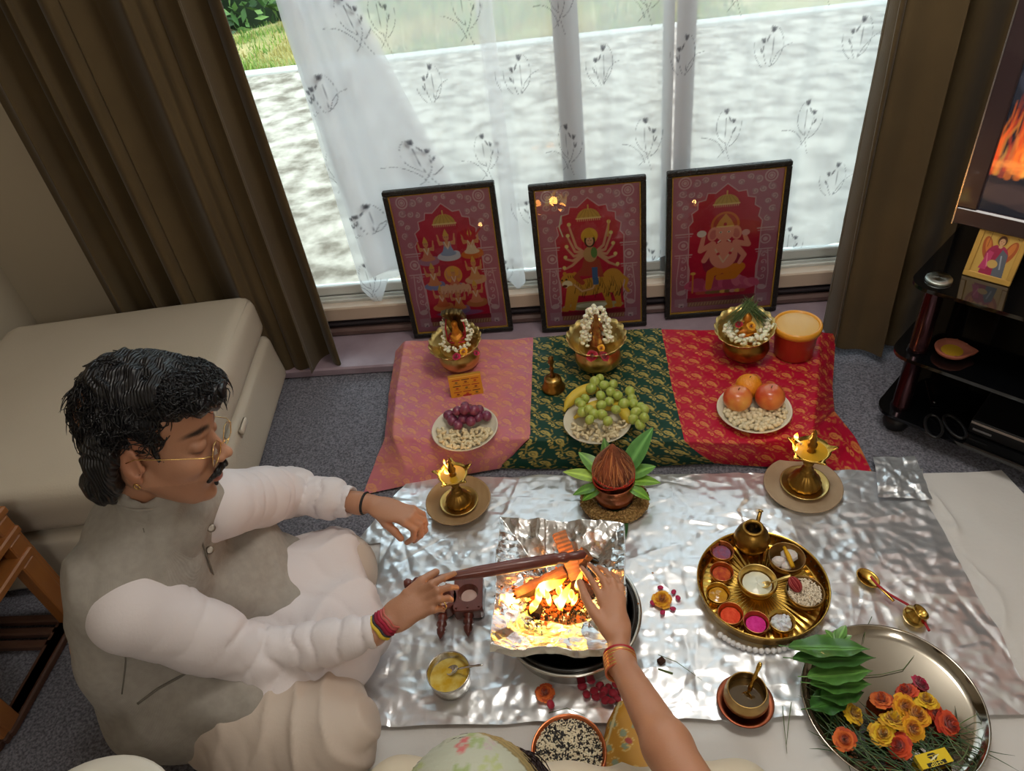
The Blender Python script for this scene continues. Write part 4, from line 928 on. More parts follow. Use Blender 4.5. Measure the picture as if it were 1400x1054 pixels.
# yellow printed box leaning on the pot
bl, br, tl_ = P(617, 548, Z), P(661, 541, Z), P(607, 507, Z)
w = float(np.linalg.norm(br - bl)); rz = math.atan2(br[1] - bl[1], br[0] - bl[0])
cv = Canvas(.07, .075, 90, 'd98f24')
for i in range(3):
    for j in range(3):
        x, y = .016 + .020 * i, .060 - .021 * j; cv.line([(x - .007, y), (x + .007, y)], .0034, ['a83a20', '5a2f1c', 'b04a22'][(i + j) % 3]); cv.ell(x, y - .008, .0032, .0032, ['7a5a2a', 'b8441e', '8a3a1c'][(i * 2 + j) % 3]); cv.line([(x - .006, y - .013), (x + .006, y - .013)], .0012, '7a3418')
cv.line([(0.003, .070), (.067, .070)], .002, 'f0c060'); cv.ell(.035, .004, .01, .004, 'a82a30')
t = thing('incense_box', (bl + br) / 2 + (0, .010, .001), 'small yellow-orange printed box leaning against the pot on the pink cloth', 'box', rot=(-.28, 0, rz))
one('carton', box(-w / 2, w / 2, .0012, .018, 0, .070, .001), mat('gold_card', 'b9862f', .4), t, False)
link('printed_face', cv.sheet('printed', w, .070, m_paint), t, loc=(0, .0009, 0))
# ---------------- middle pot
q = P(818, 500, Z); B4 = tops(); urli('brass_pot', q, 'round brass pot on the green cloth holding the garlanded idol', .056, hgt=.062)
sd = scallop(q + (-.001, .004, .052), .071, .040, (.10, -.02, .1), 'scalloped brass dish on the pot on the green cloth, under the garlanded idol', m_brass_p)
nb = q + (0, .014, .064)
t = thing('idol', nb, 'small dark red and bronze standing idol inside a tall jasmine garland on the green cloth', 'idol')
me = sdfmesh('figure', [s_cap((0, 0, .0), (0, 0, .035), .017, .010, .006), s_cap((0, 0, .035), (0, -.001, .062), .011, .007, .005), s_ell((0, -.002, .073), (.007, .007, .009), .004), s_cap((0, 0, .080), (0, 0, .092), .006, .002, .004), s_cap((-.009, -.004, .055), (-.014, -.012, .038), .004, .003, .003), s_cap((.009, -.004, .055), (.014, -.012, .04), .004, .003, .003)], (-.03, -.03, -.01), (.03, .02, .1), .002, mat('vermilion_bronze', '7c3424', .4, .6, vary=(90, 1., '8a6a3a'))); link('figure', me, t)
link('arch', sdfmesh('arch', [s_cap((-.018, .008, 0), (-.018, .008, .06), .004, .003, .003), s_cap((.018, .008, 0), (.018, .008, .06), .004, .003, .003), s_cap((-.018, .008, .06), (0, .008, .088), .003, .003, .003), s_cap((.018, .008, .06), (0, .008, .088), .003, .003, .003)], (-.03, -.01, -.01), (.03, .02, .1), .002, m_bronze), t)
garland([(-.034, -.006, .004), (-.030, 0, .035), (-.024, .0, .065), (-.016, .0, .088), (0, .0, .102), (.016, .0, .088), (.024, .0, .065), (.030, 0, .035), (.034, -.006, .004)], 70, nb, 'tall white jasmine garland arched over the idol on the green cloth', .0032, 1.35)
garland([(-.024, -.008, .0), (-.019, -.004, .035), (-.015, .0, .065), (0, -.002, .088), (.015, 0, .065), (.019, -.004, .035), (.025, -.008, .0)], 46, nb, 'inner strand of jasmine close around the idol on the green cloth', .003, 1.3)
regroup(q, 1.3, B4)
flower(ROSE_R, P(809, 487, Z + .100), (.6, 0, 0), 'red rose in front of the garlanded idol, left one of the pair', 1.15)
flower(ROSE_R, P(825, 488, Z + .100), (.6, .1, 1), 'red rose in front of the garlanded idol, right one of the pair', 1.15)
flower(ROSE_Y, P(822, 476, Z + .108), (.7, 0, 0), 'orange-yellow petals tucked above the two red roses on the green cloth', .6, name='marigold')
# ---------------- right pot
q = P(1018, 487, Z); B4 = tops(); urli('brass_pot', q, 'round old brass pot on the red cloth holding the flowers and grass', .056, hgt=.068, mb=m_brass_o)
scallop(q + (-.004, .006, .058), .071, .036, (.16, -.12, .1), 'scalloped brass dish on the pot on the red cloth, full of white buds', m_brass_p)
nb = q + (-.002, .004, .078)
garland([(-.046, .01, .008), (-.044, -.016, .004), (-.026, -.038, .003), (0, -.046, .004), (.026, -.038, .006), (.046, -.016, .012), (.050, .012, .018)], 110, nb, 'thick white jasmine garland curled in the dish on the red cloth', .0055, 1.25)
t = thing('idol', nb + (0, .006, -.012), 'small bronze idol half buried in flowers on the red cloth', 'idol')
link('figure', sdfmesh('figure', [s_cap((0, 0, 0), (0, 0, .03), .018, .012, .006), s_ell((0, -.004, .045), (.011, .010, .012), .005), s_cap((0, 0, .055), (0, .002, .066), .006, .002, .004), s_cap((-.016, -.01, .01), (.016, -.01, .01), .008, .008, .006)], (-.04, -.03, -.015), (.04, .03, .08), .002, MATS['turmeric_painted_bronze']), t)
g = G()
for k in range(150):
    sd_ = -1 if k % 5 < 3 else 1; x0 = RG.normal(-.006 if sd_ < 0 else .012, .006); a = PI / 2 + sd_ * abs(RG.normal(.75, .2)) ; L = RG.uniform(.045, .075)
    p0 = np.array([x0, .006 + RG.normal(0, .004), .052 + RG.normal(0, .006)]); dv = np.array([sd_ * .55 + RG.normal(0, .14), -.12 + RG.normal(0, .12), -.42 + RG.normal(0, .16)])
    g.add(*tube([p0 - dv * L * .45 + (0, 0, .006), p0 + dv * L * .2, p0 + dv * L + (0, 0, -.008)], [.0006, .0009, .0002], 3, cap=False), col=R1.choice(['4f6a3a', '5f7c46', '3d5530', '7c9460']))
link('durva_grass', g.mesh('grass_tuft', m_leafm, True, True), label='tied bunch of dark green grass blades hung over the dish on the red cloth', cat='grass', loc=nb + (0, 0, .0))
regroup(q, 1.25, B4)
flower(ROSE_R, P(1010, 444, Z + .125), (.4, -.1, 0), 'dark red rose under the grass bunch on the red cloth', .75)
flower(ROSE_R, P(1043, 434, Z + .12), (.4, .3, 0), 'small dark red rose at the right side of the grass bunch', .5)
flower(ROSE_Y, P(1027, 446, Z + .125), (.7, 0, 0), 'yellow marigold petals in the middle of the dish on the red cloth', .7, name='marigold')
# tub
q = P(1084, 482, Z); B4 = tops(); t = thing('plastic_tub', q, 'red plastic tub with round orange-yellow lid on the red cloth', 'tub')
one('tub', lathe([(0, .001), (.038, 0), (.041, .003), (.046, .066), (.046, .070)], 40), mat('red_orange_plastic', 'b0341e', .3, coat=.3), t)
one('lid', lathe([(.0475, .066), (.051, .067), (.052, .074), (.051, .080), (.048, .082), (.044, .0795), (.043, .077), (0, .0765)], 48), mat('amber_plastic', 'e09a2e', .3, coat=.4), t)
one('lid_panel', lathe([(.0435, .0782), (.040, .0788), (0, .0788)], 40), mat('pale_amber_panel', 'd9ab5c', .35), t)
regroup(q, 1.38, B4)
# hand bell
q = P(757, 531, Z); B4 = tops(); t = thing('hand_bell', q, 'small brass hand bell standing on the green cloth', 'bell')
one('bell', lathe([(.019, .0), (.0235, .0005), (.0245, .004), (.021, .008), (.019, .018), (.0165, .026), (.012, .030), (.004, .032)], 32), m_brass_o, t)
one('handle', lathe([(.004, .031), (.0065, .034), (.0035, .038), (.0035, .050), (.0055, .053), (.003, .056), (.0045, .066), (.007, .070), (.004, .076), (.006, .080), (0, .085)], 18), mat('worn_brass', '8c6a3c', .4, 1.), t)
one('collar', lathe([(.0165, .0255), (.0175, .0275), (.014, .030)], 32), m_brass_p, t)

regroup(q, 1.5, B4)
# ---------------- bowls of fruit and nuts
def bowl(name, q, r, h, label, m=m_white_b):
    t = thing(name, q, label, 'bowl'); one('bowl', lathe([(0, .001), (r * .5, 0), (r * .56, .002), (r * .82, h * .45), (r, h), (r * .985, h + .003), (r * .95, h), (r * .78, h * .5), (r * .5, .006), (0, .0055)], 48), m, t); return t
def nuts(me, name, q, r, n, label, group, sector, zb=.012, pile=.012):
    i = 0; pts = []; tries = 0
    while i < n and tries < 6000:
        tries += 1; a = R1.uniform(*sector); d = r * math.sqrt(R1.uniform(.0, 1)); lay = i // max(1, int(n * .55))
        x, y = d * math.cos(a), d * math.sin(a); z = zb + lay * .006 + max(0, (d / r - .55)) * .018 + pile * (1 - d / r)
        if all((x - u) ** 2 + (y - v) ** 2 + (z - w_) ** 2 > .0100 ** 2 for u, v, w_ in pts):
            pts.append((x, y, z)); link(name, me, None, label, 'nut', group, loc=q + (x, y, z), rot=(R1.uniform(-.6, .6), R1.uniform(-.6, .6), R1.uniform(0, 6.3)), scale=R1.uniform(1.25, 1.55)); i += 1
def grapes(q, n, pts, rad, c, label, name='grape_bunch'):
    m = mat(c[0], c[1], .3, coat=.25, sss=.15, vary=(70, .8, c[2]), bump=('noise', 300, .03)); me = G().add(*ico(rad, 3, 1, 1, 1.12)).mesh('grape', m)
    t = thing(name, q, label, 'grapes'); ms = mat('grape_stalk', '7c7a3c', .7)
    one('stalk', tube([pts[0], np.mean(pts, 0), pts[-1]], [.002, .0016, .001], 6), ms, t)
    for p in pts:
        link('grape', me, t, loc=p, rot=(R1.uniform(0, 3), R1.uniform(0, 3), 0), scale=R1.uniform(.88, 1.08))
    return t
# pink cloth bowl
q = P(637, 592, Z); rb = M_(637, 580, Z, 45); bowl('ceramic_bowl', q, rb, .022, 'cream bowl with purple grapes and cashews on the pink cloth')
nuts(CASHEW, 'cashew', q + (0, -.008, 0), rb * .80, 80, 'pale cashew nut in the bowl with the purple grapes', 'cashews in the bowl with the purple grapes', (-PI * 1.02, .05), .012, .006)
def pack(cx, cy, rx, ry, n, rad, z0, zh, zmin=None):
    pts = []; tr = 0
    while len(pts) < n and tr < 20000:
        tr += 1; a = R1.uniform(0, 2 * PI); d = math.sqrt(R1.random()); x, y = cx + rx * d * math.cos(a), cy + ry * d * math.sin(a); z = z0 + zh * (1 - d * d) * R1.uniform(.0, 1)
        if all((x - u) ** 2 + (y - v) ** 2 + (z - w_) ** 2 > (rad * 1.72) ** 2 for u, v, w_ in pts): pts.append((x, y, z))
    return pts
grapes(q, 24, pack(.004, .034, .062, .034, 27, .0150, .030, .046), .0152, ('purple_grape_skin', '6b3350', '8c3f52'), 'bunch of purple grapes in the bowl on the pink cloth')
# green cloth bowl
q = P(817, 582, Z); rb = M_(817, 575, Z, 46); bowl('ceramic_bowl', q, rb, .022, 'cream bowl with green grapes, bananas and nuts on the green cloth')
nuts(CASHEW, 'cashew', q + (0, -.008, 0), rb * .80, 50, 'pale cashew nut in the bowl with the green grapes', 'cashews in the bowl with the green grapes', (-PI * 1.0, .0), .012, .006)
def banana(pts, r, label):
    g = G(); pts = np.array(pts, float); t = np.linspace(0, 1, 12); k = np.linspace(0, 1, len(pts)); pth = np.stack([np.interp(t, k, pts[:, i]) for i in range(3)], 1)
    for _ in range(2): pth[1:-1] = (pth[:-2] + pth[2:] + 2 * pth[1:-1]) / 4
    rr = r * np.array([.28, .34, .75, .95, 1, 1, 1, 1, .95, .8, .5, .25]); g.add(*tube(pth, rr, 6))
    o = thing('banana', pth[5], label, 'banana'); mm = g.mesh('peel', mat('banana_peel', 'd8b53a', .5, vary=(18, .8, 'b9a83a'))); 
    for vtx in mm.vertices: vtx.co -= Vector(pth[5])
    link('peel', mm, o); one('tip', mv(lathe([(0, 0), (.003, .001), (.003, .004), (0, .006)], 8), None, pth[-1] - pth[5]), mat('banana_tip', '5a4a28', .8), o)
banana([P(771, 562, Z + .03), P(778, 548, Z + .04), P(795, 534, Z + .045), P(815, 530, Z + .045), P(838, 528, Z + .04)], .019, 'yellow banana curving over the left rim of the green-grape bowl')
banana([P(785, 572, Z + .02), P(800, 560, Z + .03), P(825, 552, Z + .03), P(852, 560, Z + .03)], .018, 'yellow banana lying under the green grapes')
banana([P(838, 547, Z + .03), P(848, 556, Z + .035), P(858, 570, Z + .03), P(864, 580, Z + .02)], .018, 'yellow banana pointing out at the right rim of the green-grape bowl')
gp = []
for (x, y) in ((813, 522), (820, 517), (808, 531), (826, 527), (838, 526), (800, 545), (792, 550), (795, 553), (805, 560), (821, 541), (835, 536), (845, 541), (861, 535), (822, 554), (833, 549), (853, 552), (866, 552), (876, 556), (864, 545), (869, 564), (880, 560), (881, 571), (866, 573), (875, 581), (823, 567), (831, 576), (806, 574), (797, 563), (812, 566), (842, 560)):
    gp.append(P(x, y, Z + R1.uniform(.048, .072)) - q)
grapes(q, 0, gp, .0148, ('green_grape_skin', '9aa944', 'b4bd62'), 'bunch of green grapes spilling over the bowl on the green cloth')
# red cloth bowl
q = P(1030, 566, Z); rb = M_(1030, 560, Z, 49); bowl('ceramic_bowl', q, rb, .022, 'cream bowl with two red apples, an orange and nuts on the red cloth')
nuts(NUT, 'almond', q + (0, -.005, 0), rb * .80, 110, 'pale nut in the bowl with the apples and orange', 'pale nuts in the bowl with the apples', (-PI * 1.05, .15), .012, .007)
def fruit(name, q, r, m, label, dip=.12, cat='fruit'):
    t = thing(name, q, label, cat); V, Fc = ico(r, 3); V = np.array(V); a = V / r
    # finer ball
    th_ = np.linspace(-PI / 2, PI / 2, 20); prof = [(r * math.cos(x) * (1 + .05 * math.sin(x)), r * math.sin(x) * .92 - dip * r * math.exp(-((PI / 2 - x) / .35) ** 2)) for x in th_]
    one('skin', lathe(prof, 32), m, t); one('stalk', tube([(0, 0, r * .78), (.001, 0, r * .92), (.003, 0, r * 1.0)], .0012, 6), mat('fruit_stalk', '5c4a2a', .8), t); return t
m_apple = mat('apple_skin', 'c9402c', .3, coat=.3, vary=(14, 1., 'dc9a48')); m_apple2 = mat('red_apple_skin', 'b92a22', .3, coat=.3, vary=(14, 1., 'd8803c'))
fruit('apple', q + (-.044, .018, .046), .040, m_apple, 'red and yellow apple on the left of the fruit bowl on the red cloth', cat='apple')
fruit('apple', q + (.044, .016, .047), .041, m_apple2, 'redder apple on the right of the fruit bowl on the red cloth', cat='apple')
fruit('orange', q + (-.004, .066, .048), .037, mat('orange_peel', 'e08a1e', .4, bump=('voronoi', 260, .25)), 'orange at the back of the fruit bowl on the red cloth', .04, cat='orange')

# ---------------- copper kalash with coconut
z = .020; q = P(840, 684, z); B4 = tops()
t = thing('grain_ring', (q[0], q[1] - .004, z - .002), 'ring of brown grain under the copper pot at the foot of the green cloth', 'grain')
m_grain = mat('brown_grain', 'a5824a', .8, bump=('voronoi', 260, 1.), vary=(200, 1., '7c5c30'))
R0 = .056; a = np.linspace(0, 2 * PI, 60, endpoint=False); 
g = G(); th = np.linspace(0, 2 * PI, 61); g.add(*tube(np.stack([R0 * np.cos(th), R0 * .9 * np.sin(th), 0 * th + .008], 1), .016, 12, cap=False, flat=.6)); link('grain_bed', g.mesh('ring', m_grain), t, kind='stuff')
gr = G().add(*ico(.0022, 1, 1.5, 1, 1)); VV = np.array(gr.V[0]); g = G()
for k in range(700):
    a = R1.uniform(0, 2 * PI); b_ = R1.uniform(0, 2 * PI); p = np.array([(R0 + .016 * math.cos(b_)) * math.cos(a), (R0 + .016 * math.cos(b_)) * .9 * math.sin(a), .008 + abs(.0105 * math.sin(b_))]); g.add(VV @ Rz(R1.uniform(0, 3)).T + p, gr.F)
link('grains', g.mesh('grains', mat('grain_husk', 'b08d55', .7, vary=(150, 1., '86663a'))), t, kind='stuff')
lf = leafmesh('leaf', .11, .05, '2f5a28', '24451f', .1); link('betel_leaf', lf, None, 'dark green leaf under the copper pot', 'leaf', loc=q + (.0, -.02, .004), rot=(0, 0, -1.6))
t = thing('copper_pot', q + (0, 0, .002), 'round copper pot holding the coconut and mango leaves', 'pot')
one('body', lathe([(0, .001), (.026, 0), (.036, .008), (.043, .022), (.044, .032), (.039, .044), (.033, .050), (.036, .057), (.043, .062), (.044, .064), (.041, .064), (.030, .052), (.036, .040), (.02, .01), (0, .008)], 40), m_copper, t)
qc = q + (0, .0, .060)
t = thing('coconut', qc, 'brown husked coconut standing point-up in the copper pot', 'coconut')
prof = [(0, .0), (.020, .002), (.034, .014), (.040, .030), (.037, .048), (.028, .066), (.018, .082), (.009, .096), (.004, .106), (0, .110)]
V, Fc = lathe(prof, 40); V = V.copy(); an = np.arctan2(V[:, 1], V[:, 0]); rr = 1 + .05 * np.abs(np.cos(1.5 * an)) + .03 * vnoise(V, 120, 3); V[:, 0] *= rr; V[:, 1] *= rr
one('husk', (V, Fc), mat('coconut_husk', '8e5134', .85, bump=('noise', 150, 1.), vary=(60, 1., '6b3a24')), t)
g = G()
for k in range(260):
    a = R1.uniform(0, 6.28); i0 = R1.uniform(.0, .55); tt = np.linspace(i0, min(1, i0 + R1.uniform(.2, .45)), 5)
    pr = np.array(prof); zz = tt * .108; rr = np.interp(zz, pr[:, 1], pr[:, 0]) * 1.06 + .001 + .002 * R1.random(); aa = a + .25 * R1.uniform(-1, 1) * np.linspace(0, 1, 5)
    g.add(*tube(np.stack([rr * np.cos(aa), rr * np.sin(aa), zz], 1), .0006, 3, cap=False), col=R1.choice(['b0703f', '7d452a', 'c2874f', '9a5836']))
link('fibres', g.mesh('fibres', m_petal, False, True), t, kind='stuff')
th = np.linspace(0, 2 * PI, 40)
for dz, tl in ((.030, .010), (.034, -.008)): one('red_thread', tube(np.stack([.0425 * np.cos(th), .0425 * np.sin(th), dz - .008 + tl * np.cos(th)], 1), .0018, 6, cap=False), mat('vermilion_thread', 'c8321e', .7), t)
sp = thing('mango_leaves', qc + (0, 0, -.006), 'fan of fresh green mango leaves standing in the copper pot around the coconut', 'leaves')
for az, el, L, W, c1, c2, bd in ((.72, .85, .118, .046, '4d8440', '6fa25a', .12), (1.75, .95, .075, .030, '4f7c3a', '6d9a4c', .1), (2.35, .60, .072, .036, '5a8436', '7ca64e', .25), (2.85, .35, .078, .032, '8aa83a', 'a4bc48', .25), (3.35, .02, .058, .026, '4d7a2c', '6b963a', .2), (.40, .35, .066, .038, '55882f', '76a544', .3), (.05, .12, .066, .032, '6a9832', '88b048', .3), (-.45, -.02, .050, .028, '5d8c30', '7aa840', .35), (-2.7, -.02, .045, .026, '56862f', '76a441', .3)):
    link('leaf', leafmesh('leaf', L, W, c1, c2, bd, .18), sp, loc=(.030 * math.cos(az), .030 * math.sin(az), 0), rot=(0, -el, az))
regroup(q, 1.28, B4)
# ================================================================== LAMPS
def leafring(): pass
m_oil = MATS['mustard_oil']
m_flame = bpy.data.materials.new('flame'); m_flame.use_nodes = True; nt = m_flame.node_tree; nt.nodes.remove(nt.nodes['Principled BSDF']); out = nt.nodes['Material Output']
em = nt.nodes.new('ShaderNodeEmission'); at = nt.nodes.new('ShaderNodeAttribute'); at.attribute_name = 'paint'; nt.links.new(at.outputs['Color'], em.inputs[0]); em.inputs[1].default_value = 2.6
tr = nt.nodes.new('ShaderNodeBsdfTransparent'); ms = nt.nodes.new('ShaderNodeMixShader'); ms.inputs[0].default_value = .85; nt.links.new(tr.outputs[0], ms.inputs[1]); nt.links.new(em.outputs[0], ms.inputs[2]); nt.links.new(ms.outputs[0], out.inputs[0])
def flamegeo(g, base, top, r, wob=.3, seed=0, c=('ff9a20', 'ffd84a', 'fff0a0')):
    rr = random.Random(seed); n = 9; t = np.linspace(0, 1, n); base = np.array(base); top = np.array(top); d = top - base; L = np.linalg.norm(d)
    s1 = np.array([rr.uniform(-1, 1), rr.uniform(-1, 1), 0]); pth = base + np.outer(t, d) + np.outer(np.sin(t * PI * 1.5) * wob * L * .3, s1)
    rad = r * np.sin(PI * np.clip(t * .82 + .16, 0, 1)) ** 1.2 + .0004; V, Fc = tube(pth, rad, 8, flat=.55)
    g.add(V, Fc); col = np.repeat(np.array([lin(c[1] if x < .35 else (c[2] if x < .6 else c[0] if x > .8 else c[1])) for x in t]), 8, 0); g.col[-1] = col
def lamp(q, s, label, spout_flame, rz, tilt=0.):
    t = thing('oil_lamp', q, label, 'oil lamp', rz=rz)
    one('saucer', lathe([(0, .001), (.034, 0), (.043, .004), (.049, .010), (.047, .011), (.041, .006), (0, .004)], 40), m_brass_p, t)
    V, Fc = lathe([(.031, .006), (.033, .010), (.032, .016), (.026, .028), (.017, .038), (.012, .042), (.014, .046), (.009, .050)], 48); V = V.copy(); a = np.arctan2(V[:, 1], V[:, 0]); f = 1 + .035 * np.cos(16 * a); V[:, 0] *= f; V[:, 1] *= f
    one('base', (V, Fc), m_brass_o, t)
    one('stem', lathe([(.009, .050), (.012, .053), (.008, .057), (.006, .062), (.010, .066), (.011, .070), (.006, .075), (.007, .080), (.012, .084), (.006, .088), (.010, .092)], 24), m_brass_o, t)
    n = 90; prof = [(0, .091), (.016, .091), (.030, .097), (.037, .108), (.036, .110), (.028, .100), (0, .097)]
    V, Fc = lathe(prof, n); V = V.copy(); a = np.arctan2(V[:, 1], V[:, 0]); rr = np.hypot(V[:, 0], V[:, 1]); w = np.clip((rr - .022) / .015, 0, 1) ** 1.5
    sp = np.zeros(len(V))
    for k in range(5): sp += np.exp(-((np.angle(np.exp(1j * (a - k * 2 * PI / 5 - .3)))) / .13) ** 2)
    V[:, 0] *= 1 + .42 * w * sp; V[:, 1] *= 1 + .42 * w * sp; V[:, 2] += .004 * w * sp
    bw = one('bowl', (V, Fc), m_brass, t)
    one('oil', lathe([(.031, .1035), (0, .1037)], 32), m_oil, bw)
    one('finial', lathe([(.006, .098), (.009, .104), (.006, .110), (.009, .116), (.010, .122), (.006, .128), (.0075, .133), (.005, .139), (.004, .146), (.0055, .150), (.003, .156), (0, .163)], 20), m_brass_o, t)
    g = G(); a = spout_flame - rz; c_ = np.array([.036 * math.cos(a), .036 * math.sin(a), .110]); flamegeo(g, c_, c_ + (0, 0, .019), .0042, .1, 1)
    link('flame', g.mesh('flame', m_flame, True, True), t)
    one('wick', tube([c_ * (.6, .6, 1) + (0, 0, -.003), c_ + (0, 0, .001)], .0018, 6), mat('cotton_wick', 'e8e0c8', .9), t)
    t.scale = (s,) * 3
    lw_ = bpy.data.lights.new('lamp_flame', 'POINT'); lw_.energy = .12; lw_.color = (1, .55, .18); lw_.shadow_soft_size = .008; lo = bpy.data.objects.new('flame_light', lw_); C.objects.link(lo); lo.parent = t; lo.location = Vector(c_ + np.array([0, 0, .012]))
    return t
def woodbowl(q, r, h, label, c, flat=False):
    t = thing('wooden_bowl' if not flat else 'clay_plate', q, label, 'plate')
    one('bowl', lathe([(0, .001), (r * .6, 0), (r * .8, h * .3), (r, h), (r * .985, h + .002), (r * .94, h), (r * .76, h * .42), (r * .5, h * .25), (0, h * .22)], 56), c, t)
m_pale_w = mat('pale_turned_wood', 'a98a62', .55, bump=('weave', 16, .15), vary=(8, .7, '93744e')); m_clayp = mat('pale_clay', 'b09a7e', .7, bump=('noise', 60, .2), vary=(12, .8, '9a8266'))
q = P(628, 690, .018); woodbowl(q, M_(628, 688, .03, 45), .022, 'round pale wooden bowl under the left brass oil lamp', m_pale_w)
lamp(q + (.002, .0, .007), 1.12, 'five-spouted brass oil lamp in the wooden bowl, near the pink cloth', 2.2, .2)
q = P(1097, 666, .018); woodbowl(q, M_(1097, 661, .02, 51), .012, 'round pale clay plate under the right brass oil lamp', m_clayp, True)
lamp(q + (.004, .002, .004), 1.28, 'five-spouted brass oil lamp on the clay plate, near the tip of the red cloth', 2.3, .9)

# ================================================================== FIRE TRAY
q = P(778, 834, .085) * (1, 1, 0) + (0, 0, .016); rr = M_(778, 832, .085, 98)
t = thing('steel_basin', q, 'round steel basin holding up the foil-lined fire tray', 'basin')
one('wall', lathe([(0, .001), (rr * .80, 0), (rr * .90, .012), (rr * .95, .055), (rr * 1.0, .070), (rr * .985, .073), (rr * .93, .070), (rr * .91, .05), (rr * .86, .016), (0, .010)], 72), m_steel, t)
one('black_rim', lathe([(rr * .925, .066), (rr * .93, .071), (rr * .90, .0735), (rr * .87, .071), (rr * .88, .062)], 72), mat('black_enamel', '1c1a18', .25, coat=.5), t)
zt = .135; c4 = [P(672, 884, zt), P(858, 890, zt), P(853, 714, zt), P(682, 706, zt)]; cen = sum(c4) / 4
n = 230; u, v = np.meshgrid(np.linspace(-1.10, 1.10, n), np.linspace(-1.10, 1.10, n), indexing='ij'); U = np.clip(u, -1, 1); V_ = np.clip(v, -1, 1)
bil = lambda k: ((1 - U) * (1 - V_) * c4[0][k] + (1 + U) * (1 - V_) * c4[1][k] + (1 + U) * (1 + V_) * c4[2][k] + (1 - U) * (1 + V_) * c4[3][k]) / 4
X_, Y_ = bil(0), bil(1); mx = np.maximum(np.abs(U), np.abs(V_)); over = np.maximum(np.abs(u) - 1, np.abs(v) - 1).clip(0)
Zt = .062 + (zt - .062) * np.clip((mx - .22) / .78, 0, 1) ** 1.15 - .16 * over
cr = crumple(X_, Y_, 16, 31) ; Zt = Zt + (cr - cr.mean()) * .30 + (crumple(X_, Y_, 42, 7) - .01) * .22; X_ = X_ + .004 * np.sign(u) * over * 6 + .003 * vnoise(np.stack([X_, Y_, 0 * X_], -1).reshape(-1, 3), 25, 3).reshape(n, n); Y_ = Y_ + np.where(v < -1, -.08 * over, .03 * over) + .004 * vnoise(np.stack([X_, Y_, 0 * X_], -1).reshape(-1, 3), 22, 8).reshape(n, n)
off = np.array([cen[0], cen[1], .06]); ft = thing('fire_tray', off, 'square foil-lined fire tray with burning wood at the centre of the foil', 'fire tray')
m_foil2 = mat('fire_tray_foil', 'e2e2e2', .26, 1., bump=('voronoi', 50, .35))
link('foil_lining', npmesh('foil_lining', np.stack([X_, Y_, Zt], -1).reshape(-1, 3) - off, gridQ(n, n), m_foil2), ft)
one('tray_base', box(-.105, .105, -.12, .12, -.012, -.006, .003), mat('dark_tray_steel', '3a3836', .4, 1.), ft, False)
# wood, embers, seeds
zb = .085
def woodpiece(a, b, w, h, m, label, name='wood_piece', tw=0.):
    a = np.array(a, float); b = np.array(b, float); d = b - a; L = np.linalg.norm(d); rz = math.atan2(d[1], d[0]); el = math.atan2(d[2], math.hypot(d[0], d[1]))
    nn = 12; s = np.linspace(0, 1, nn); V = []; 
    for i, x in enumerate(s):
        for (y, z) in ((-1, -1), (1, -1), (1.0, .8), (.2, 1.05), (-1, 1)): V.append((x * L, y * w / 2 * (1 + .10 * R1.uniform(-1, 1)), z * h / 2 * (1 + .10 * R1.uniform(-1, 1))))
    Fc = [(i * 5 + j, i * 5 + (j + 1) % 5, (i + 1) * 5 + (j + 1) % 5, (i + 1) * 5 + j) for i in range(nn - 1) for j in range(5)] + [tuple(range(5))[::-1], tuple(range((nn - 1) * 5, nn * 5))]
    t = thing(name, a, label, 'wood', 'burning wood in the fire tray', rot=(tw, -el, rz)); one('wood', (V, Fc), m, t, False); return t
m_split = mat('split_pale_wood', 'a5714c', .7, bump=('weave', 30, .3), vary=(22, .8, '8a5838')); m_char = mat('charred_wood', '2c1d16', .9, bump=('noise', 110, 1.), vary=(50, 1., '4c2c1c')); m_bark = mat('brown_bark', '5c3a26', .8, bump=('noise', 70, .8), vary=(40, 1., '7c5234'))
woodpiece(P(789, 792, .095), P(764, 728, .150), .032, .016, m_split, 'pale split stick of wood leaning against the far side of the fire tray')
woodpiece(P(775, 785, .080), P(803, 755, .122), .030, .028, m_bark, 'dark brown wood chunk behind the pale stick in the fire tray')
woodpiece(P(704, 815, .095), P(772, 782, .105), .026, .022, m_bark, 'brown bark-covered stick lying left of the flames in the fire tray')
woodpiece(P(706, 828, .078), P(740, 836, .080), .024, .020, m_char, 'charred black stick at the left edge of the embers')
woodpiece(P(780, 795, .082), P(812, 815, .084), .026, .022, m_char, 'charred wood under the fingers of the reaching hand')
g = G(); gs = G()
ib = ico(1, 1); em_ = bpy.data.materials.new('glowing_ember'); em_.use_nodes = True; b_ = em_.node_tree.nodes['Principled BSDF']; b_.inputs['Base Color'].default_value = lin('3c1408') + (1,); b_.inputs['Emission Color'].default_value = lin('ff5a10') + (1,); b_.inputs['Emission Strength'].default_value = 1.1
def hz_(x, y):
    i = np.argmin((X_ - x) ** 2 + (Y_ - y) ** 2); return Zt.ravel()[i]
ce = P(765, 815, .07)
for k in range(420):
    x = ce[0] + RG.normal(0, .036); y = ce[1] + RG.normal(0, .026); z = hz_(x, y) + .004 + .010 * math.exp(-((x - ce[0]) ** 2 + (y - ce[1]) ** 2) / .0016) * R1.random(); s = R1.uniform(.002, .0055)
    g.add(np.array(ib[0]) * s * (1, .8, .7) + (x, y, z), ib[1], 0 if k % 3 else 1)
link('embers', g.mesh('embers', [em_, m_char]), ft, loc=-off, kind='stuff')
for k in range(800):
    a = R1.uniform(0, 6.28); d = abs(RG.normal(0, .05)); x = ce[0] + .01 + d * math.cos(a) * 1.25; y = ce[1] - .012 + d * math.sin(a) * .8; s = .0022
    gs.add(np.array(ib[0]) * s * (1.4, .8, .7) @ Rz(a) + (x, y, hz_(x, y) + .003), ib[1], k % 2)
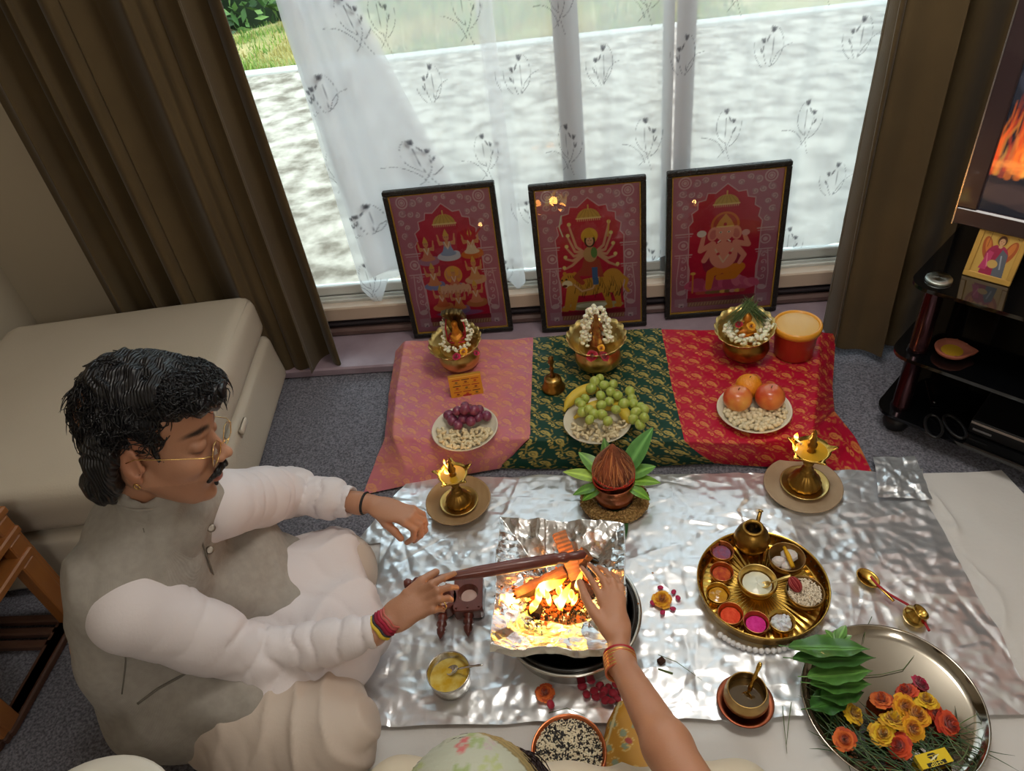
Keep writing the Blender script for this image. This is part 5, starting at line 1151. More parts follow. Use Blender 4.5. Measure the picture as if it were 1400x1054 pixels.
link('burnt_seeds', gs.mesh('seeds', [mat('black_seed', '1a1512', .7), mat('toasted_seed', 'a8682c', .7)]), ft, loc=-off, kind='stuff')
fl = thing('fire', ce, 'bright yellow flames rising from the wood in the fire tray', 'fire')
k = 0
for (px, py, z0, px1, py1, z1, r) in ((730, 822, .09, 727, 838, .095, .010), (735, 822, .09, 768, 786, .19, .013), (728, 832, .09, 741, 800, .15, .009), (745, 815, .09, 752, 796, .16, .012), (765, 830, .085, 778, 800, .16, .015), (757, 815, .085, 770, 834, .10, .009), (775, 822, .09, 785, 806, .15, .012), (790, 806, .09, 794, 782, .17, .007), (770, 812, .09, 760, 806, .14, .012), (782, 826, .09, 790, 812, .13, .010), (752, 826, .085, 746, 806, .14, .011), (738, 812, .09, 757, 790, .17, .010)):
    g = G(); flamegeo(g, P(px, py, z0), P(px1, py1, z1), r, .35, k); k += 1
    link('flame_tongue', g.mesh('flame', m_flame, True, True), fl, loc=-ce)
for (lx, ly, lz, e) in ((ce[0] - .01, ce[1], .13, .75), (ce[0] + .03, ce[1] + .07, .12, .40), (ce[0] - .09, ce[1] - .01, .12, .30)):
    l = bpy.data.lights.new('fire_glow', 'POINT'); l.energy = e; l.color = (1, .36, .07); l.shadow_soft_size = .02; o = bpy.data.objects.new('fire_glow', l); C.objects.link(o); o.location = (lx, ly, lz)

# ================================================================== WOODEN LADLES
m_rose = mat('dark_red_turned_wood', '6a3328', .35, coat=.3, vary=(30, .6, '54261f'))
def ladle_held(a, b):
    a, b = np.array(a), np.array(b); d = b - a; L = np.linalg.norm(d); rz = math.atan2(d[1], d[0]); el = math.atan2(d[2], math.hypot(d[0], d[1]))
    t = thing('wooden_ladle', a, 'long dark red turned wooden ladle held over the fire by the seated man', 'ladle', rot=(0, -el, rz))
    pr = [(0, 0), (.008, .001), (.012, .008), (.009, .016), (.006, .019), (.011, .026), (.011, .032), (.007, .038), (.006, .05), (.0075, .07), (.010, .11), (.0135, .16), (.0145, .25), (.0135, L - .075), (.010, L - .068), (.013, L - .058), (.013, L - .05), (.009, L - .043), (.0105, L - .03), (.010, L - .008), (0, L)]
    one('handle', mv(lathe(pr, 20), np.array([[0, 0, 1.], [0, 1, 0], [-1, 0, 0]])), m_rose, t); return t
LA, LB = P(552, 799, .235), P(803, 757, .200)
ladle_held(LA, LB)
def ladle_lying(head, tail, sq, label, hw):
    z = .03; h, tl_ = P(*head, z), P(*tail, z); d = tl_ - h; rz = math.atan2(d[1], d[0]); L = float(np.linalg.norm(d))
    t = thing('wooden_ladle', (h[0], h[1], .018), label, 'ladle', rz=rz)
    g = G(); n_ = 36; a = np.arange(n_) * 2 * PI / n_; hr = hw * .55
    if sq: m_ = 1 / np.maximum(np.abs(np.cos(a)), np.abs(np.sin(a))); ox, oy = hw * 1.15 * m_ * np.cos(a), hw * .82 * m_ * np.sin(a)
    else: ox, oy = hw * .95 * np.cos(a), hw * .95 * np.sin(a)
    rings = [(ox * .96, oy * .96, 0), (ox, oy, .003), (ox, oy, .034), (ox * .97, oy * .97, .037), (hr * np.cos(a) * 1.05, hr * np.sin(a) * 1.05, .037), (hr * np.cos(a), hr * np.sin(a), .035), (hr * .8 * np.cos(a), hr * .8 * np.sin(a), .016), (0.001 * np.cos(a), .001 * np.sin(a), .013)]
    V = np.concatenate([np.stack([x, y, 0 * x + z_], 1) for x, y, z_ in rings]); Fc = [(k * n_ + j, k * n_ + (j + 1) % n_, (k + 1) * n_ + (j + 1) % n_, (k + 1) * n_ + j) for k in range(len(rings) - 1) for j in range(n_)]
    one('head', (V, Fc), m_rose, t, False)
    x0 = hw * .9; pr = [(0, x0), (.010, x0), (.013, x0 + .012), (.009, x0 + .018), (.012, x0 + .024), (.013, x0 + .030), (.008, x0 + .036), (.011, x0 + .042), (.009, x0 + .052), (0, x0 + .068)]
    one('handle', mv(lathe(pr, 16), np.array([[0, 0, 1.], [0, 1, 0], [-1, 0, 0]]), (0, 0, .016)), m_rose, t)
    one('ghee', lathe([(hr * .82, .020), (0, .021)], 20), mat('congealed_ghee', 'c9a79a', .3, coat=.4), t)
    if sq:
        for sx in (-1, 1):
            for sy in (-1, 0, 1): one('stud', mv(ico(.003, 1), None, (sx * hw * .95, sy * hw * .62, .038)), m_rose, t)
ladle_lying((642, 818), (640, 872), True, 'dark red wooden ladle with square head lying left of the fire tray', .044)
ladle_lying((608, 825), (602, 876), False, 'dark red wooden ladle with round head, partly under the hand of the man', .036)

# ================================================================== SMALL VESSELS ON THE FOIL
Zf = .019
def spoon(a, b, bowlr, m, label, name='spoon', cat='spoon', hr=.0022, knob=False):
    a, b = np.array(a, float), np.array(b, float); d = b - a; L = np.linalg.norm(d); rz = math.atan2(d[1], d[0]); el = math.atan2(d[2], math.hypot(d[0], d[1]))
    t = thing(name, a, label, cat, rot=(0, -el, rz))
    V, Fc = lathe([(0, -bowlr * .40), (bowlr * .5, -bowlr * .33), (bowlr * .9, -bowlr * .08), (bowlr, .0), (bowlr * .95, .001), (bowlr * .8, -bowlr * .06), (bowlr * .45, -bowlr * .25), (0, -bowlr * .32)], 24, sx=1.2, sy=.9)
    one('bowl', (V, Fc), m, t); s = np.linspace(0, 1, 12); rads = hr * (1 + .5 * np.sin(s * 9) ** 2) if knob else hr * (1 + .9 * s)
    one('handle', tube(np.stack([bowlr * 1.1 + (L - bowlr * 1.1) * s, 0 * s, .002 * np.sin(3 * s)], 1), rads, 8, flat=.6), m, t); return t
# steel cup of ghee
q = P(618, 934, Zf); r = M_(618, 916, .06, 30); t = thing('steel_cup', q, 'small steel cup of yellow ghee in front of the square ladle', 'cup')
one('cup', lathe([(0, .001), (r * .82, 0), (r * .9, .006), (r * .97, .04), (r, .052), (r * .98, .053), (r * .95, .05), (r * .86, .008), (0, .006)], 40), m_steel, t)
one('ghee', lathe([(r * .93, .030), (0, .031)], 32), mat('yellow_ghee', 'c9a126', .25, coat=.4, vary=(40, 1., 'dcc872')), t)
spoon(P(618, 916, .055), P(660, 909, .095), .014, m_steel, 'steel spoon standing in the cup of ghee', knob=True)
# brass thali
q = P(1040, 808, Zf); R_ = M_(1040, 800, .05, 86)
t = thing('brass_thali', q, 'large ribbed brass platter with pierced rim, holding the small bowls', 'platter')
n = 240; prof = [(0, .006), (R_ * .2, .0065), (R_ * .9, .0065), (R_ * .955, .010), (R_ * .975, .034), (R_, .0405), (R_ * 1.012, .0395), (R_ * .99, .030), (R_ * .97, .004), (R_ * .9, .0), (0, 0)]
V, Fc = lathe(prof, n); V = V.copy(); a = np.arctan2(V[:, 1], V[:, 0]); rr = np.hypot(V[:, 0], V[:, 1]); 
nn, rings = 240, np.linspace(.14, .90, 16); A_, Rr = np.meshgrid(np.linspace(0, 2 * PI, nn + 1), rings, indexing='ij')
one('rim', (V, Fc), m_brass, t)
zz = .0075 + .0030 * np.abs(np.cos(A_ * 24)) * np.clip((Rr - .14) * 4, 0, 1) * np.clip((.90 - Rr) * 12, 0, 1); VV = np.stack([R_ * Rr * np.cos(A_), R_ * Rr * np.sin(A_), zz], -1).reshape(-1, 3)
link('ribbed_floor', npmesh('ribs', VV, gridQ(nn + 1, 16), m_brass), t)
# rim holes are dark studs set through the wall, with a bright bead between
hole = G().add(*mv(ico(.0032, 1, .5, 1, 1.2))).mesh('hole', mat('pierced_hole_shadow', '1a140a', .9)); 
for k in range(56):
    a_ = k * 2 * PI / 56; link('pierced_hole', hole, t, loc=(R_ * .965 * math.cos(a_), R_ * .965 * math.sin(a_), .024), rot=(0, 0, a_), scale=(1, 1, 1) if k % 2 else (1, .7, .7))
def cup(px, py, wpx, h, label, fill, m=m_brass, zq=.028, name='brass_bowl', fl=.6, belly=.0):
    r = M_(px, py, zq + h, wpx / 2); c_ = P(px, py, zq + h); q = np.array([c_[0], c_[1], zq]); t = thing(name, q, label, 'bowl', 'small bowls on the brass thali')
    one('bowl', lathe([(0, .001), (r * .55, 0), (r * .6, .002), (r * .9, h * .45), (r * (1 + belly), h * .8), (r, h), (r * .97, h + .0015), (r * .93, h), (r * .82, h * .45), (r * .5, .004), (0, .004)], 36), m, t)
    if fill: powder = lathe([(r * (.5 + .42 * fl), h * fl), (r * .45, h * fl + .003), (r * .2, h * fl + .0055), (0, h * fl + .005)], 28); V, Fc = powder; V = V.copy(); V[:, 2] += .0022 * vnoise(V + q, 160, 3); one('contents', (V, Fc), fill, t)
    return q, r, t
mp = lambda n_, c1, c2: mat(n_, c1, .8, bump=('noise', 160, .8), vary=(90, 1., c2))
m_cop_in = mat('copper_lined_brass', 'c08a52', .3, 1., vary=(25, .7, 'b0663e'))
cup(987, 752, 32, .026, 'small brass bowl with purple powder on the brass platter', mp('purple_powder', '7d5a7c', '9a4a5e'), m_cop_in)
cup(987, 781, 32, .026, 'small brass bowl with orange-red paste on the brass platter', mp('orange_paste', 'cc6226', 'a82c24'), m_cop_in)
cup(982, 810, 33, .026, 'small brass bowl with turmeric oil on the brass platter', mat('turmeric_oil', 'b8801e', .15, coat=.5, vary=(60, 1., 'cf9a30')), m_brass)
cup(999, 838, 35, .026, 'small brass bowl with vermilion powder on the brass platter', mp('vermilion_powder', 'e0401e', 'ee5a34'), m_cop_in)
cup(1034, 850, 35, .026, 'small brass bowl with magenta powder on the brass platter', mp('magenta_powder', 'cf1c86', 'e03a9c'), m_cop_in)
q, r, _t = cup(1069, 848, 36, .026, 'small brass bowl with white crystals on the brass platter', mp('white_crystals', 'd8d8de', 'b8bac4'), m_brass)
g = G()
for k in range(30): a_ = R1.uniform(0, 6.28); d = r * .7 * math.sqrt(R1.random()); g.add(np.array(ib[0]) * R1.uniform(.003, .006) + (d * math.cos(a_), d * math.sin(a_), .020), ib[1])
link('crystals', g.mesh('crystals', mat('camphor_white', 'e4e6ea', .4, sss=.2), False), _t, kind='stuff')
cup(1036, 792, 51, .044, 'brass bowl of white milk at the centre of the brass platter', mat('milk', 'd9dccb', .3, coat=.2), m_brass_p, fl=.62, belly=.04)
spoon(P(1047, 799, .062), P(1082, 787, .082), .010, m_brass_p, 'pale brass spoon resting in the bowl of milk')
q, r, _t = cup(1076, 761, 49, .036, 'brass bowl with white lumps and a turmeric root on the brass platter', None, mat('brown_brass', '9a7a4c', .35, 1.), fl=.4)
for dx, dy, s in ((-.016, .0, .017), (.012, .016, .019), (-.002, -.014, .013)):
    V, Fc = ico(s, 2, 1.1, .9, .7); V = np.array(V) * (1 + .16 * vnoise(np.array(V) + dx, 90, 4))[:, None]; one('sugar_lump', (V, Fc), mat('misty_white_sugar', 'd5cfcb', .35, sss=.3), smooth=False, label='translucent white sugar lump in the brown bowl, ' + ('left' if dx < -.01 else 'largest, at the back right' if dx > .01 else 'nearest') + ' of three', cat='sugar', group='sugar lumps on the platter', loc=q + (dx, dy, .018))
one('turmeric_root', tube([P(1072, 748, .062) - q, P(1078, 760, .064) - q, P(1084, 775, .066) - q], [.004, .006, .005], 8), mat('turmeric_yellow', 'd9a412', .6, bump=('noise', 90, .5)), label='yellow turmeric root lying across the brown brass bowl', cat='root', loc=q)
q, r, _t = cup(1101, 808, 51, .036, 'brass bowl heaped with rice and a thread reel on the brass platter', m_rice, mat('brown_brass2', '96784c', .35, 1.), fl=.72)
rg = G().add(*ico(.0016, 1, 2.2, .8, .8)); RV = np.array(rg.V[0]); g = G()
for k in range(600):
    a_ = R1.uniform(0, 6.28); d = r * .86 * math.sqrt(R1.random()); g.add(RV @ (Rz(R1.uniform(0, 3)) @ Ry(R1.uniform(-.4, .4))).T + (d * math.cos(a_), d * math.sin(a_), .030 + .007 * (1 - (d / r) ** 2) + R1.uniform(0, .002)), rg.F)
link('rice', g.mesh('rice', m_rice), _t, kind='stuff')
c_ = P(1087, 799, .075); t = thing('thread_reel', c_, 'oval reel of dark red sacred thread lying on the rice', 'thread', rot=(.3, .3, .5))
one('core', ico(.016, 3, .75, 1.1, .75), mat('crimson_thread', '8c1a20', .6), t)
for k in range(9):
    th = np.linspace(0, 2 * PI, 18); a_ = k * PI / 9; y = .0165 * 1.1 * np.sin(th); x = .0128 * np.cos(th); one('thread_turn', tube(np.stack([x * math.cos(a_), y, x * math.sin(a_)], 1), .0011, 5, cap=False), MATS['crimson_thread'] if k % 2 else mat('pink_thread', 'b8504a', .6), t)
# spouted water pot
c_ = P(1026, 748, .028); R0 = M_(1026, 748, .06, 24); t = thing('water_pot', c_, 'round brass water pot with a thin spout at the back of the brass platter', 'pot')
one('body', lathe([(0, .001), (R0 * .6, 0), (R0 * .66, .003), (R0 * .95, R0 * .55), (R0, R0 * .9), (R0 * .85, R0 * 1.35), (R0 * .6, R0 * 1.6), (R0 * .52, R0 * 1.66), (R0 * .60, R0 * 1.78), (R0 * .58, R0 * 1.82), (R0 * .42, R0 * 1.80), (R0 * .40, R0 * 1.6), (R0 * .75, R0 * 1.2), (R0 * .5, R0 * .4), (0, R0 * .3)], 40), m_brass_o, t)
one('water', lathe([(R0 * .72, R0 * 1.15), (0, R0 * 1.15)], 24), mat('dark_water', '1a1712', .05), t)
e_ = P(1040, 698, .028 + R0 * 1.8) - c_; s_ = e_ * .42; s_[2] = R0 * .9; one('spout', tube([s_ * (.8, .8, 1), (s_ + e_) / 2 + (0, 0, -.004), e_], [.008, .0055, .0045], 12), m_brass_o, t); one('spout_ring', tube([e_ * .985, e_ * 1.015], .0065, 12), m_brass_p, t)
# white bead string beside the thali
bd = G().add(*ico(.0068, 2)).mesh('bead', mat('white_bead', 'e4e4e6', .3, coat=.4)); t = thing('bead_string', P(1040, 880, Zf), 'string of round white beads curled along the near edge of the brass platter', 'beads')
pp_ = [(985, 868), (1000, 878), (1018, 886), (1040, 890), (1062, 889), (1080, 884), (1096, 877), (1108, 868), (1118, 858)]; k = np.linspace(0, 1, 22); bp = np.stack([np.interp(k, np.linspace(0, 1, 9), [p_[i] for p_ in pp_]) for i in (0, 1)], 1)
pw = np.array([P(x, y, Zf + .006) - P(1040, 880, Zf) for x, y in bp])
for p_ in pw: link('bead', bd, t, loc=p_)
one('string', tube(pw, .001, 4), MATS['white_thread'], t)
# brass spoon with red thread, small brass pot
q = P(1187, 790, Zf + .018); t = spoon(q, P(1222, 822, Zf + .014), .024, m_brass, 'round brass spoon tied with red thread, right of the brass platter')
one('red_thread_tie', tube([P(1190, 788, .045), P(1200, 800, .04), P(1215, 812, .03), P(1240, 826, .03), P(1260, 843, .03), P(1270, 862, .045)], .003, 7), MATS['red_cotton_thread'], label='red and yellow sacred thread trailing from the brass spoon to the steel plate', cat='thread')
q = P(1243, 848, Zf); t = thing('brass_pot', q, 'tiny round brass pot lying at the far rim of the steel plate', 'pot', rot=(0, .5, 0)); one('body', lathe([(0, .0), (.018, .002), (.026, .012), (.025, .024), (.016, .032), (.019, .038), (.015, .038), (.012, .030), (0, .02)], 28), m_brass, t)
# copper saucer with brass cup and spoon
q = P(1018, 963, Zf); r = M_(1018, 960, .03, 38); t = thing('copper_saucer', q, 'dark copper saucer under the brass cup near the front edge of the foil', 'saucer')
one('saucer', lathe([(0, .002), (r * .6, .0), (r * .8, .004), (r, .016), (r * .98, .018), (r * .76, .007), (0, .005)], 48), mat('dark_copper', '6e3a2a', .35, 1., vary=(30, .8, '8c5038')), t)
c_ = q + (0, 0, .0075); R0 = M_(1018, 960, .05, 30); t = thing('brass_cup', c_, 'wide brass cup of water standing on the copper saucer', 'cup')
one('cup', lathe([(0, .001), (R0 * .6, 0), (R0 * .68, .004), (R0 * 1.0, R0 * .5), (R0 * .98, R0 * .85), (R0 * .86, R0 * 1.15), (R0 * .88, R0 * 1.22), (R0 * .84, R0 * 1.24), (R0 * .81, R0 * 1.15), (R0 * .92, R0 * .8), (R0 * .8, R0 * .35), (0, R0 * .15)], 44), mat('tan_brass', 'bd9a5e', .32, 1., vary=(30, .5, 'a8854c')), t)
one('water', lathe([(R0 * .90, R0 * .62), (0, R0 * .62)], 32), mat('brown_water', '4c3a1e', .04, coat=.6), t)
spoon(c_ + (0, -.002, R0 * .55), P(1040, 906, .125), .012, m_brass, 'ornate brass spoon standing in the wide brass cup', knob=True, hr=.0034)

# ================================================================== STEEL PLATE AND OFFERINGS
c_ = P(1218, 962, .03); RX = M_(1218, 950, .03, 124); Zp = .026
t = thing('steel_plate', (c_[0], c_[1], Zf), 'large round stainless steel plate at the lower right with leaves and flowers', 'plate')
PRX = RX * .93
one('plate', lathe([(0, .004), (PRX * .86, .004), (PRX * .93, .010), (PRX * .98, .022), (PRX * .99, .0235), (PRX * 1.005, .0225), (PRX * .995, .019), (PRX * .94, .003), (PRX * .86, 0), (0, 0)], 96), mat('mirror_steel', 'b9b2a6', .10, 1.), t)
Zq = Zf + .006
stack = [((1085, 893), (1182, 925), .012), ((1090, 905), (1195, 905), .024), ((1098, 918), (1192, 918), .036), ((1105, 935), (1190, 935), .03), ((1112, 948), (1180, 955), .02), ((1108, 960), (1170, 968), .01)]
for k, (a, b, dz) in enumerate((((1078, 884), (1188, 893), .050), ((1084, 900), (1196, 905), .042), ((1104, 925), (1192, 922), .034), ((1108, 934), (1190, 940), .026), ((1122, 952), (1180, 950), .018), ((1108, 968), (1160, 958), .010))):
    A_, B_ = P(*a, Zq + dz + .02), P(*b, Zq + dz + .012); d = B_ - A_; L = float(np.linalg.norm(d)); 
    me = leafmesh('leaf', L, .066, ['345e26', '2b5122', '42702e', '396628', '305a24', '264b1e'][k], ['5c8c42', '4c7c3a', '6c9c4c', '5c8c40', '4a7a36', '41702f'][k], -.04, .16, .05, stemL=.02)
    link('leaf', me, None, ('topmost and longest dark green leaf of the stack on the steel plate', 'second leaf from the top of the stack on the steel plate', 'wide lighter green leaf in the middle of the stack on the steel plate', 'leaf just under the wide one in the stack on the steel plate', 'second lowest leaf of the stack on the steel plate', 'lowest leaf of the stack, flat on the steel plate')[k], 'leaf', 'stacked green leaves on the steel plate', loc=A_, rot=(-.35, 0, math.atan2(d[1], d[0])))
t = thing('basil_sprig', P(1143, 882, Zq + .03), 'small sprig of bright green basil at the upper left of the steel plate', 'sprig')
for k in range(16):
    a_ = k * 2.4; L = R1.uniform(.022, .036); me = leafmesh('leaf', L, L * .62, '55863c', '76a854', .1, .2, n=8); link('leaf', me, t, loc=(.010 * math.cos(a_), .010 * math.sin(a_), .003 * (k % 5)), rot=(R1.uniform(-.3, .3), -R1.uniform(0, .5), a_))
one('stalk', tube([(0, 0, 0), (-.02, -.012, -.006), (-.035, -.03, -.01)], .0018, 6), mat('stalk_green', '5a7c3c', .6), t)
fls = [(ROSE_P, 1256, 936, 1.05, 'magenta rose at the top of the flower heap on the steel plate', 'rose'), (ROSE_OR, 1240, 946, 1.1, 'red-orange marigold left of the magenta rose', 'marigold'), (ROSE_OR, 1278, 974, .9, 'red-orange marigold half hidden at the right of the heap', 'marigold'), (ROSE_Y, 1236, 966, 1.1, 'yellow marigold in the upper middle of the heap', 'marigold'), (ROSE_YB, 1266, 958, 1., 'bright yellow marigold below the magenta rose', 'marigold'), (ROSE_Y, 1252, 978, 1.2, 'golden marigold at the centre of the heap', 'marigold'), (ROSE_YB, 1221, 986, 1.15, 'bright yellow marigold at the left of the heap', 'marigold'), (ROSE_Y, 1247, 996, 1.1, 'golden marigold at the bottom centre of the heap', 'marigold'), (ROSE_YB, 1207, 1004, 1.15, 'bright yellow marigold at the lower left of the heap', 'marigold'), (ROSE_OR, 1230, 1020, 1.2, 'red-orange marigold at the bottom of the heap, above the matchbox', 'marigold'), (ROSE_OR, 1295, 990, 1.3, 'large red-orange rosette apart at the right side of the steel plate', 'marigold'), (ROSE_O, 1205, 958, 1.1, 'single orange flower left of the heap on the steel plate', 'marigold'), (ROSE_YB, 1166, 976, 1.05, 'single yellow flower beside the leaf stack on the steel plate', 'marigold'), (ROSE_O, 1154, 1011, 1.05, 'single orange marigold at the lower left of the steel plate', 'marigold')]
for k, (me, x, y, s, lb, nm) in enumerate(fls): flower(me, P(x, y, Zq + .012 + (.008 if 3 <= k <= 7 else 0)), (R1.uniform(-.5, .5), R1.uniform(-.5, .5), R1.uniform(0, 6)), lb, s * 1.18, name=nm, group='flowers on the steel plate')
g = G()
for k in range(130):
    x0, y0 = RG.normal(1215, 42), RG.normal(1022, 20)
    if k < 30: x0, y0 = RG.normal(1150, 10), RG.normal(985, 30)
    if k > 110: x0, y0 = RG.normal(1290, 20), RG.normal(1010, 14)
    p0 = P(x0, y0, Zq + .004 + R1.random() * .008); a_ = RG.normal(-.5, .6) if k >= 30 else RG.normal(-1.2, .4); L = R1.uniform(.06, .13); tt = np.linspace(-.5, .5, 7); cu = R1.uniform(-.5, .5)
    g.add(*tube(np.stack([p0[0] + L * tt * math.cos(a_) - cu * L * tt ** 2 * math.sin(a_), p0[1] + L * tt * math.sin(a_) + cu * L * tt ** 2 * math.cos(a_), p0[2] + 0 * tt], 1), [.0003, .0009, .0011, .0011, .001, .0007, .0002], 4, cap=False), col=R1.choice(['3c5a34', '4f7040', '2f4a2c', '6a8050']))
c2 = P(1215, 1015, Zq); mm = g.mesh('grass_blades', m_leafm, True, True)
for vt in mm.vertices: vt.co -= Vector(c2)
link('loose_grass', mm, label='loose dark green grass blades scattered under the flowers on the steel plate', cat='grass', kind='stuff', loc=c2)
for lst, lb in ((((1192, 840 + 3), (1183, 862), (1180, 880)), 'thin curved stem at the far side of the steel plate'), (((1170, 925), (1205, 922), (1235, 915), (1250, 896)), 'long thin grass stem lying across the empty part of the steel plate'), (((1070, 965), (1072, 990), (1076, 1030)), 'thin grass blade lying over the front edge of the foil left of the steel plate'), (((1082, 960), (1078, 990), (1075, 1020)), 'second thin grass blade over the front edge of the foil'), (((900, 905 - 10), (925, 905), (960, 930)), 'thin dry stem on the foil right of the bangled arm'), (((750, 975), (775, 968), (800, 978)), 'thin bent stem on the foil in front of the steel basin')):
    pw = np.array([P(x, y, Zq + .004) for x, y in lst]); one('grass_stem', tube(pw - pw[0], [.0009] * (len(lst) - 1) + [.0004], 5), mat('stem_green', '5c6e42', .6), label=lb, cat='grass', loc=pw[0])
# matchbox
bl, br, tl_ = P(1262, 1052, Zq + .014), P(1304, 1040, Zq + .014), P(1250, 1033, Zq + .014)
rz = math.atan2(br[1] - bl[1], br[0] - bl[0]); w = float(np.linalg.norm(br - bl)); h = float(np.linalg.norm(tl_ - bl)) * 1.0
t = thing('matchbox', (bl + br) / 2 + (0, 0, -.014), 'yellow matchbox with a black ship print on the steel plate', 'matchbox', rz=rz)
one('carton', box(-w / 2, w / 2, 0, h, 0, .0135, .0008), mat('matchbox_yellow', 'e3c21a', .5), t, False)
one('striking_side', box(-w / 2 + .002, w / 2 - .002, -.0006, .0, .002, .0115), mat('striker_brown', '3a2620', .9), t, False)
cv = Canvas(w, h, 90, 'e8c81c'); kx, ky = w / .06, h / .04
def cs(pts): return [(w - x * kx, h - (y - .007) * ky) for x, y in pts]
cv.poly(cs([(.022, .018), (.040, .018), (.036, .012), (.026, .012)]), '1d1a10'); cv.poly(cs([(.020, .019), (.030, .019), (.029, .034), (.024, .028)]), '1d1a10'); cv.poly(cs([(.031, .020), (.040, .020), (.032, .035)]), '1d1a10')
for k in range(5): cv.line(cs([(.018 + k * .003, .0205 + k * .002), (.026 + k * .003, .022 + k * .002)]), .0012, 'f4ecc0')
cv.poly(cs([(.012, .0355), (.048, .0355), (.048, .0455), (.012, .0455)]), '1d1a10')
link('printed_label', cv.sheet('label', w, h, m_paint), t, loc=(0, 0, .0138), rot=(-PI / 2, 0, 0))
tc_ = bpy.data.curves.new('word', 'FONT'); tc_.body = 'SHIP'; tc_.size = .0125 * kx; tc_.align_x = 'CENTER'; tc_.align_y = 'CENTER'; tc_.extrude = .0001
to = bpy.data.objects.new('word', tc_); C.objects.link(to); dg = bpy.context.evaluated_depsgraph_get(); dg.update(); wm = bpy.data.meshes.new_from_object(to.evaluated_get(dg)); bpy.data.objects.remove(to); wm.materials.clear(); wm.materials.append(mat('label_yellow_ink', 'f2dc50', .5))
link('printed_word', wm, t, loc=(0, .0065 * ky, .0143), rot=(0, 0, PI))

# ================================================================== LOOSE FLOWERS, PETALS, BITS, BOWLS IN FRONT
flower(ROSE_Y, P(905, 820, Zf + .004), (0, 0, 0), 'yellow marigold head on the foil between the fire tray and the brass platter', 1.25, name='marigold')
pet = G().add(*mv(ico(.0075, 2, 1, .8, .35), None)).mesh('petal', mat('magenta_petal', 'b01a4c', .6)); pet2 = G().add(*mv(ico(.011, 2, 1, .85, .4), None)).mesh('petal', mat('deep_red_petal', '9c0c2e', .55, sheen=.3))
for k, (dx, dy) in enumerate(((-2, -17), (16, -11), (22, -3), (15, 12), (1, 17), (-13, 4))):
    link('petal', pet, label='small magenta bud beside the yellow marigold, ' + ('at its far side', 'at its upper right', 'farthest to its right', 'at its lower right', 'at its near side', 'at its left')[k], cat='petal', group='magenta buds around the yellow marigold', loc=P(905 + dx, 820 + dy, Zf + .004), rot=(0, 0, k))
flower(ROSE_O, P(745, 948, Zf + .004), (0, 0, 0), 'orange marigold head on the foil in front of the steel basin', 1.2, name='marigold')
pts = [(796, 938), (802, 949), (812, 944), (820, 938), (823, 950), (828, 957), (832, 941), (838, 947), (842, 934), (844, 955), (808, 930), (753, 963), (815, 952), (826, 945), (835, 958), (848, 944)]
for k, (x, y) in enumerate(pts):
    lb = 'loose deep red rose petal in the pile beside the bangled wrist'; 
    if k == 10: lb = 'red petal nearest the rim of the steel basin'
    if k == 11: lb = 'single red petal just below the orange marigold'
    if k == 0: lb = 'leftmost red petal of the pile beside the bangled wrist'
    link('rose_petal', pet2, label=lb, cat='petal', group='loose red rose petals on the foil', loc=P(x, y, Zf + .004 + .004 * (k % 3)), rot=(R1.uniform(-.5, .5), R1.uniform(-.5, .5), k * 1.3))
one('charcoal_bit', mv(box(-.008, .008, -.007, .007, 0, .010, .002), Rz(.6)), m_char, smooth=False, label='black charcoal bit on the foil right of the bangled arm', cat='charcoal', loc=P(904, 905, Zf))
one('stem_piece', tube([(0, 0, .002), (.030, -.012, .002)], .0024, 6), mat('stem_green', '5c6e42'), label='short green stem piece below the charcoal bit', cat='stem', loc=P(900, 915, Zf))
# copper bowl of black and white sesame
q = P(780, 1045, .012); r = M_(780, 1034, .07, 52); t = thing('copper_bowl', q, 'copper bowl heaped with black and white sesame seeds at the bottom edge', 'bowl')
one('bowl', lathe([(0, .001), (r * .6, 0), (r * .7, .004), (r * .93, .045), (r, .062), (r * .98, .064), (r * .93, .060), (r * .6, .02), (0, .016)], 56), mat('bright_copper', 'c9794f', .3, 1., vary=(25, .6, 'b0603e')), t)
V, Fc = lathe([(r * .90, .052), (r * .6, .056), (r * .3, .059), (0, .060)], 40); one('seed_bed', (V, Fc), mat('mixed_seed', 'b9ab90', .8, vary=(160, 1., '4a4238')), t)
sg = G().add(*ico(.0017, 1, 1.7, 1.1, .7)); SV = np.array(sg.V[0]); g = G()
ck = RG.normal(0, 1, (14, 2)) * r * .5
for k in range(2600):
    a_ = R1.uniform(0, 6.28); d = r * .90 * math.sqrt(R1.random()); x, y = d * math.cos(a_), d * math.sin(a_); dark = R1.random() < (.62 if vnoise(np.array([[x, y, 0]]), 95, 4)[0] > 0 else .22)
    g.add(SV @ Rz(R1.uniform(0, 3)).T + (x, y, .053 + .0075 * (1 - (d / r) ** 2) + R1.uniform(0, .002)), sg.F, 1 if dark else 0)
link('sesame_seeds', g.mesh('sesame', [mat('white_sesame', 'dccfb0', .6), mat('black_sesame', '231f1e', .5)]), t, kind='stuff')
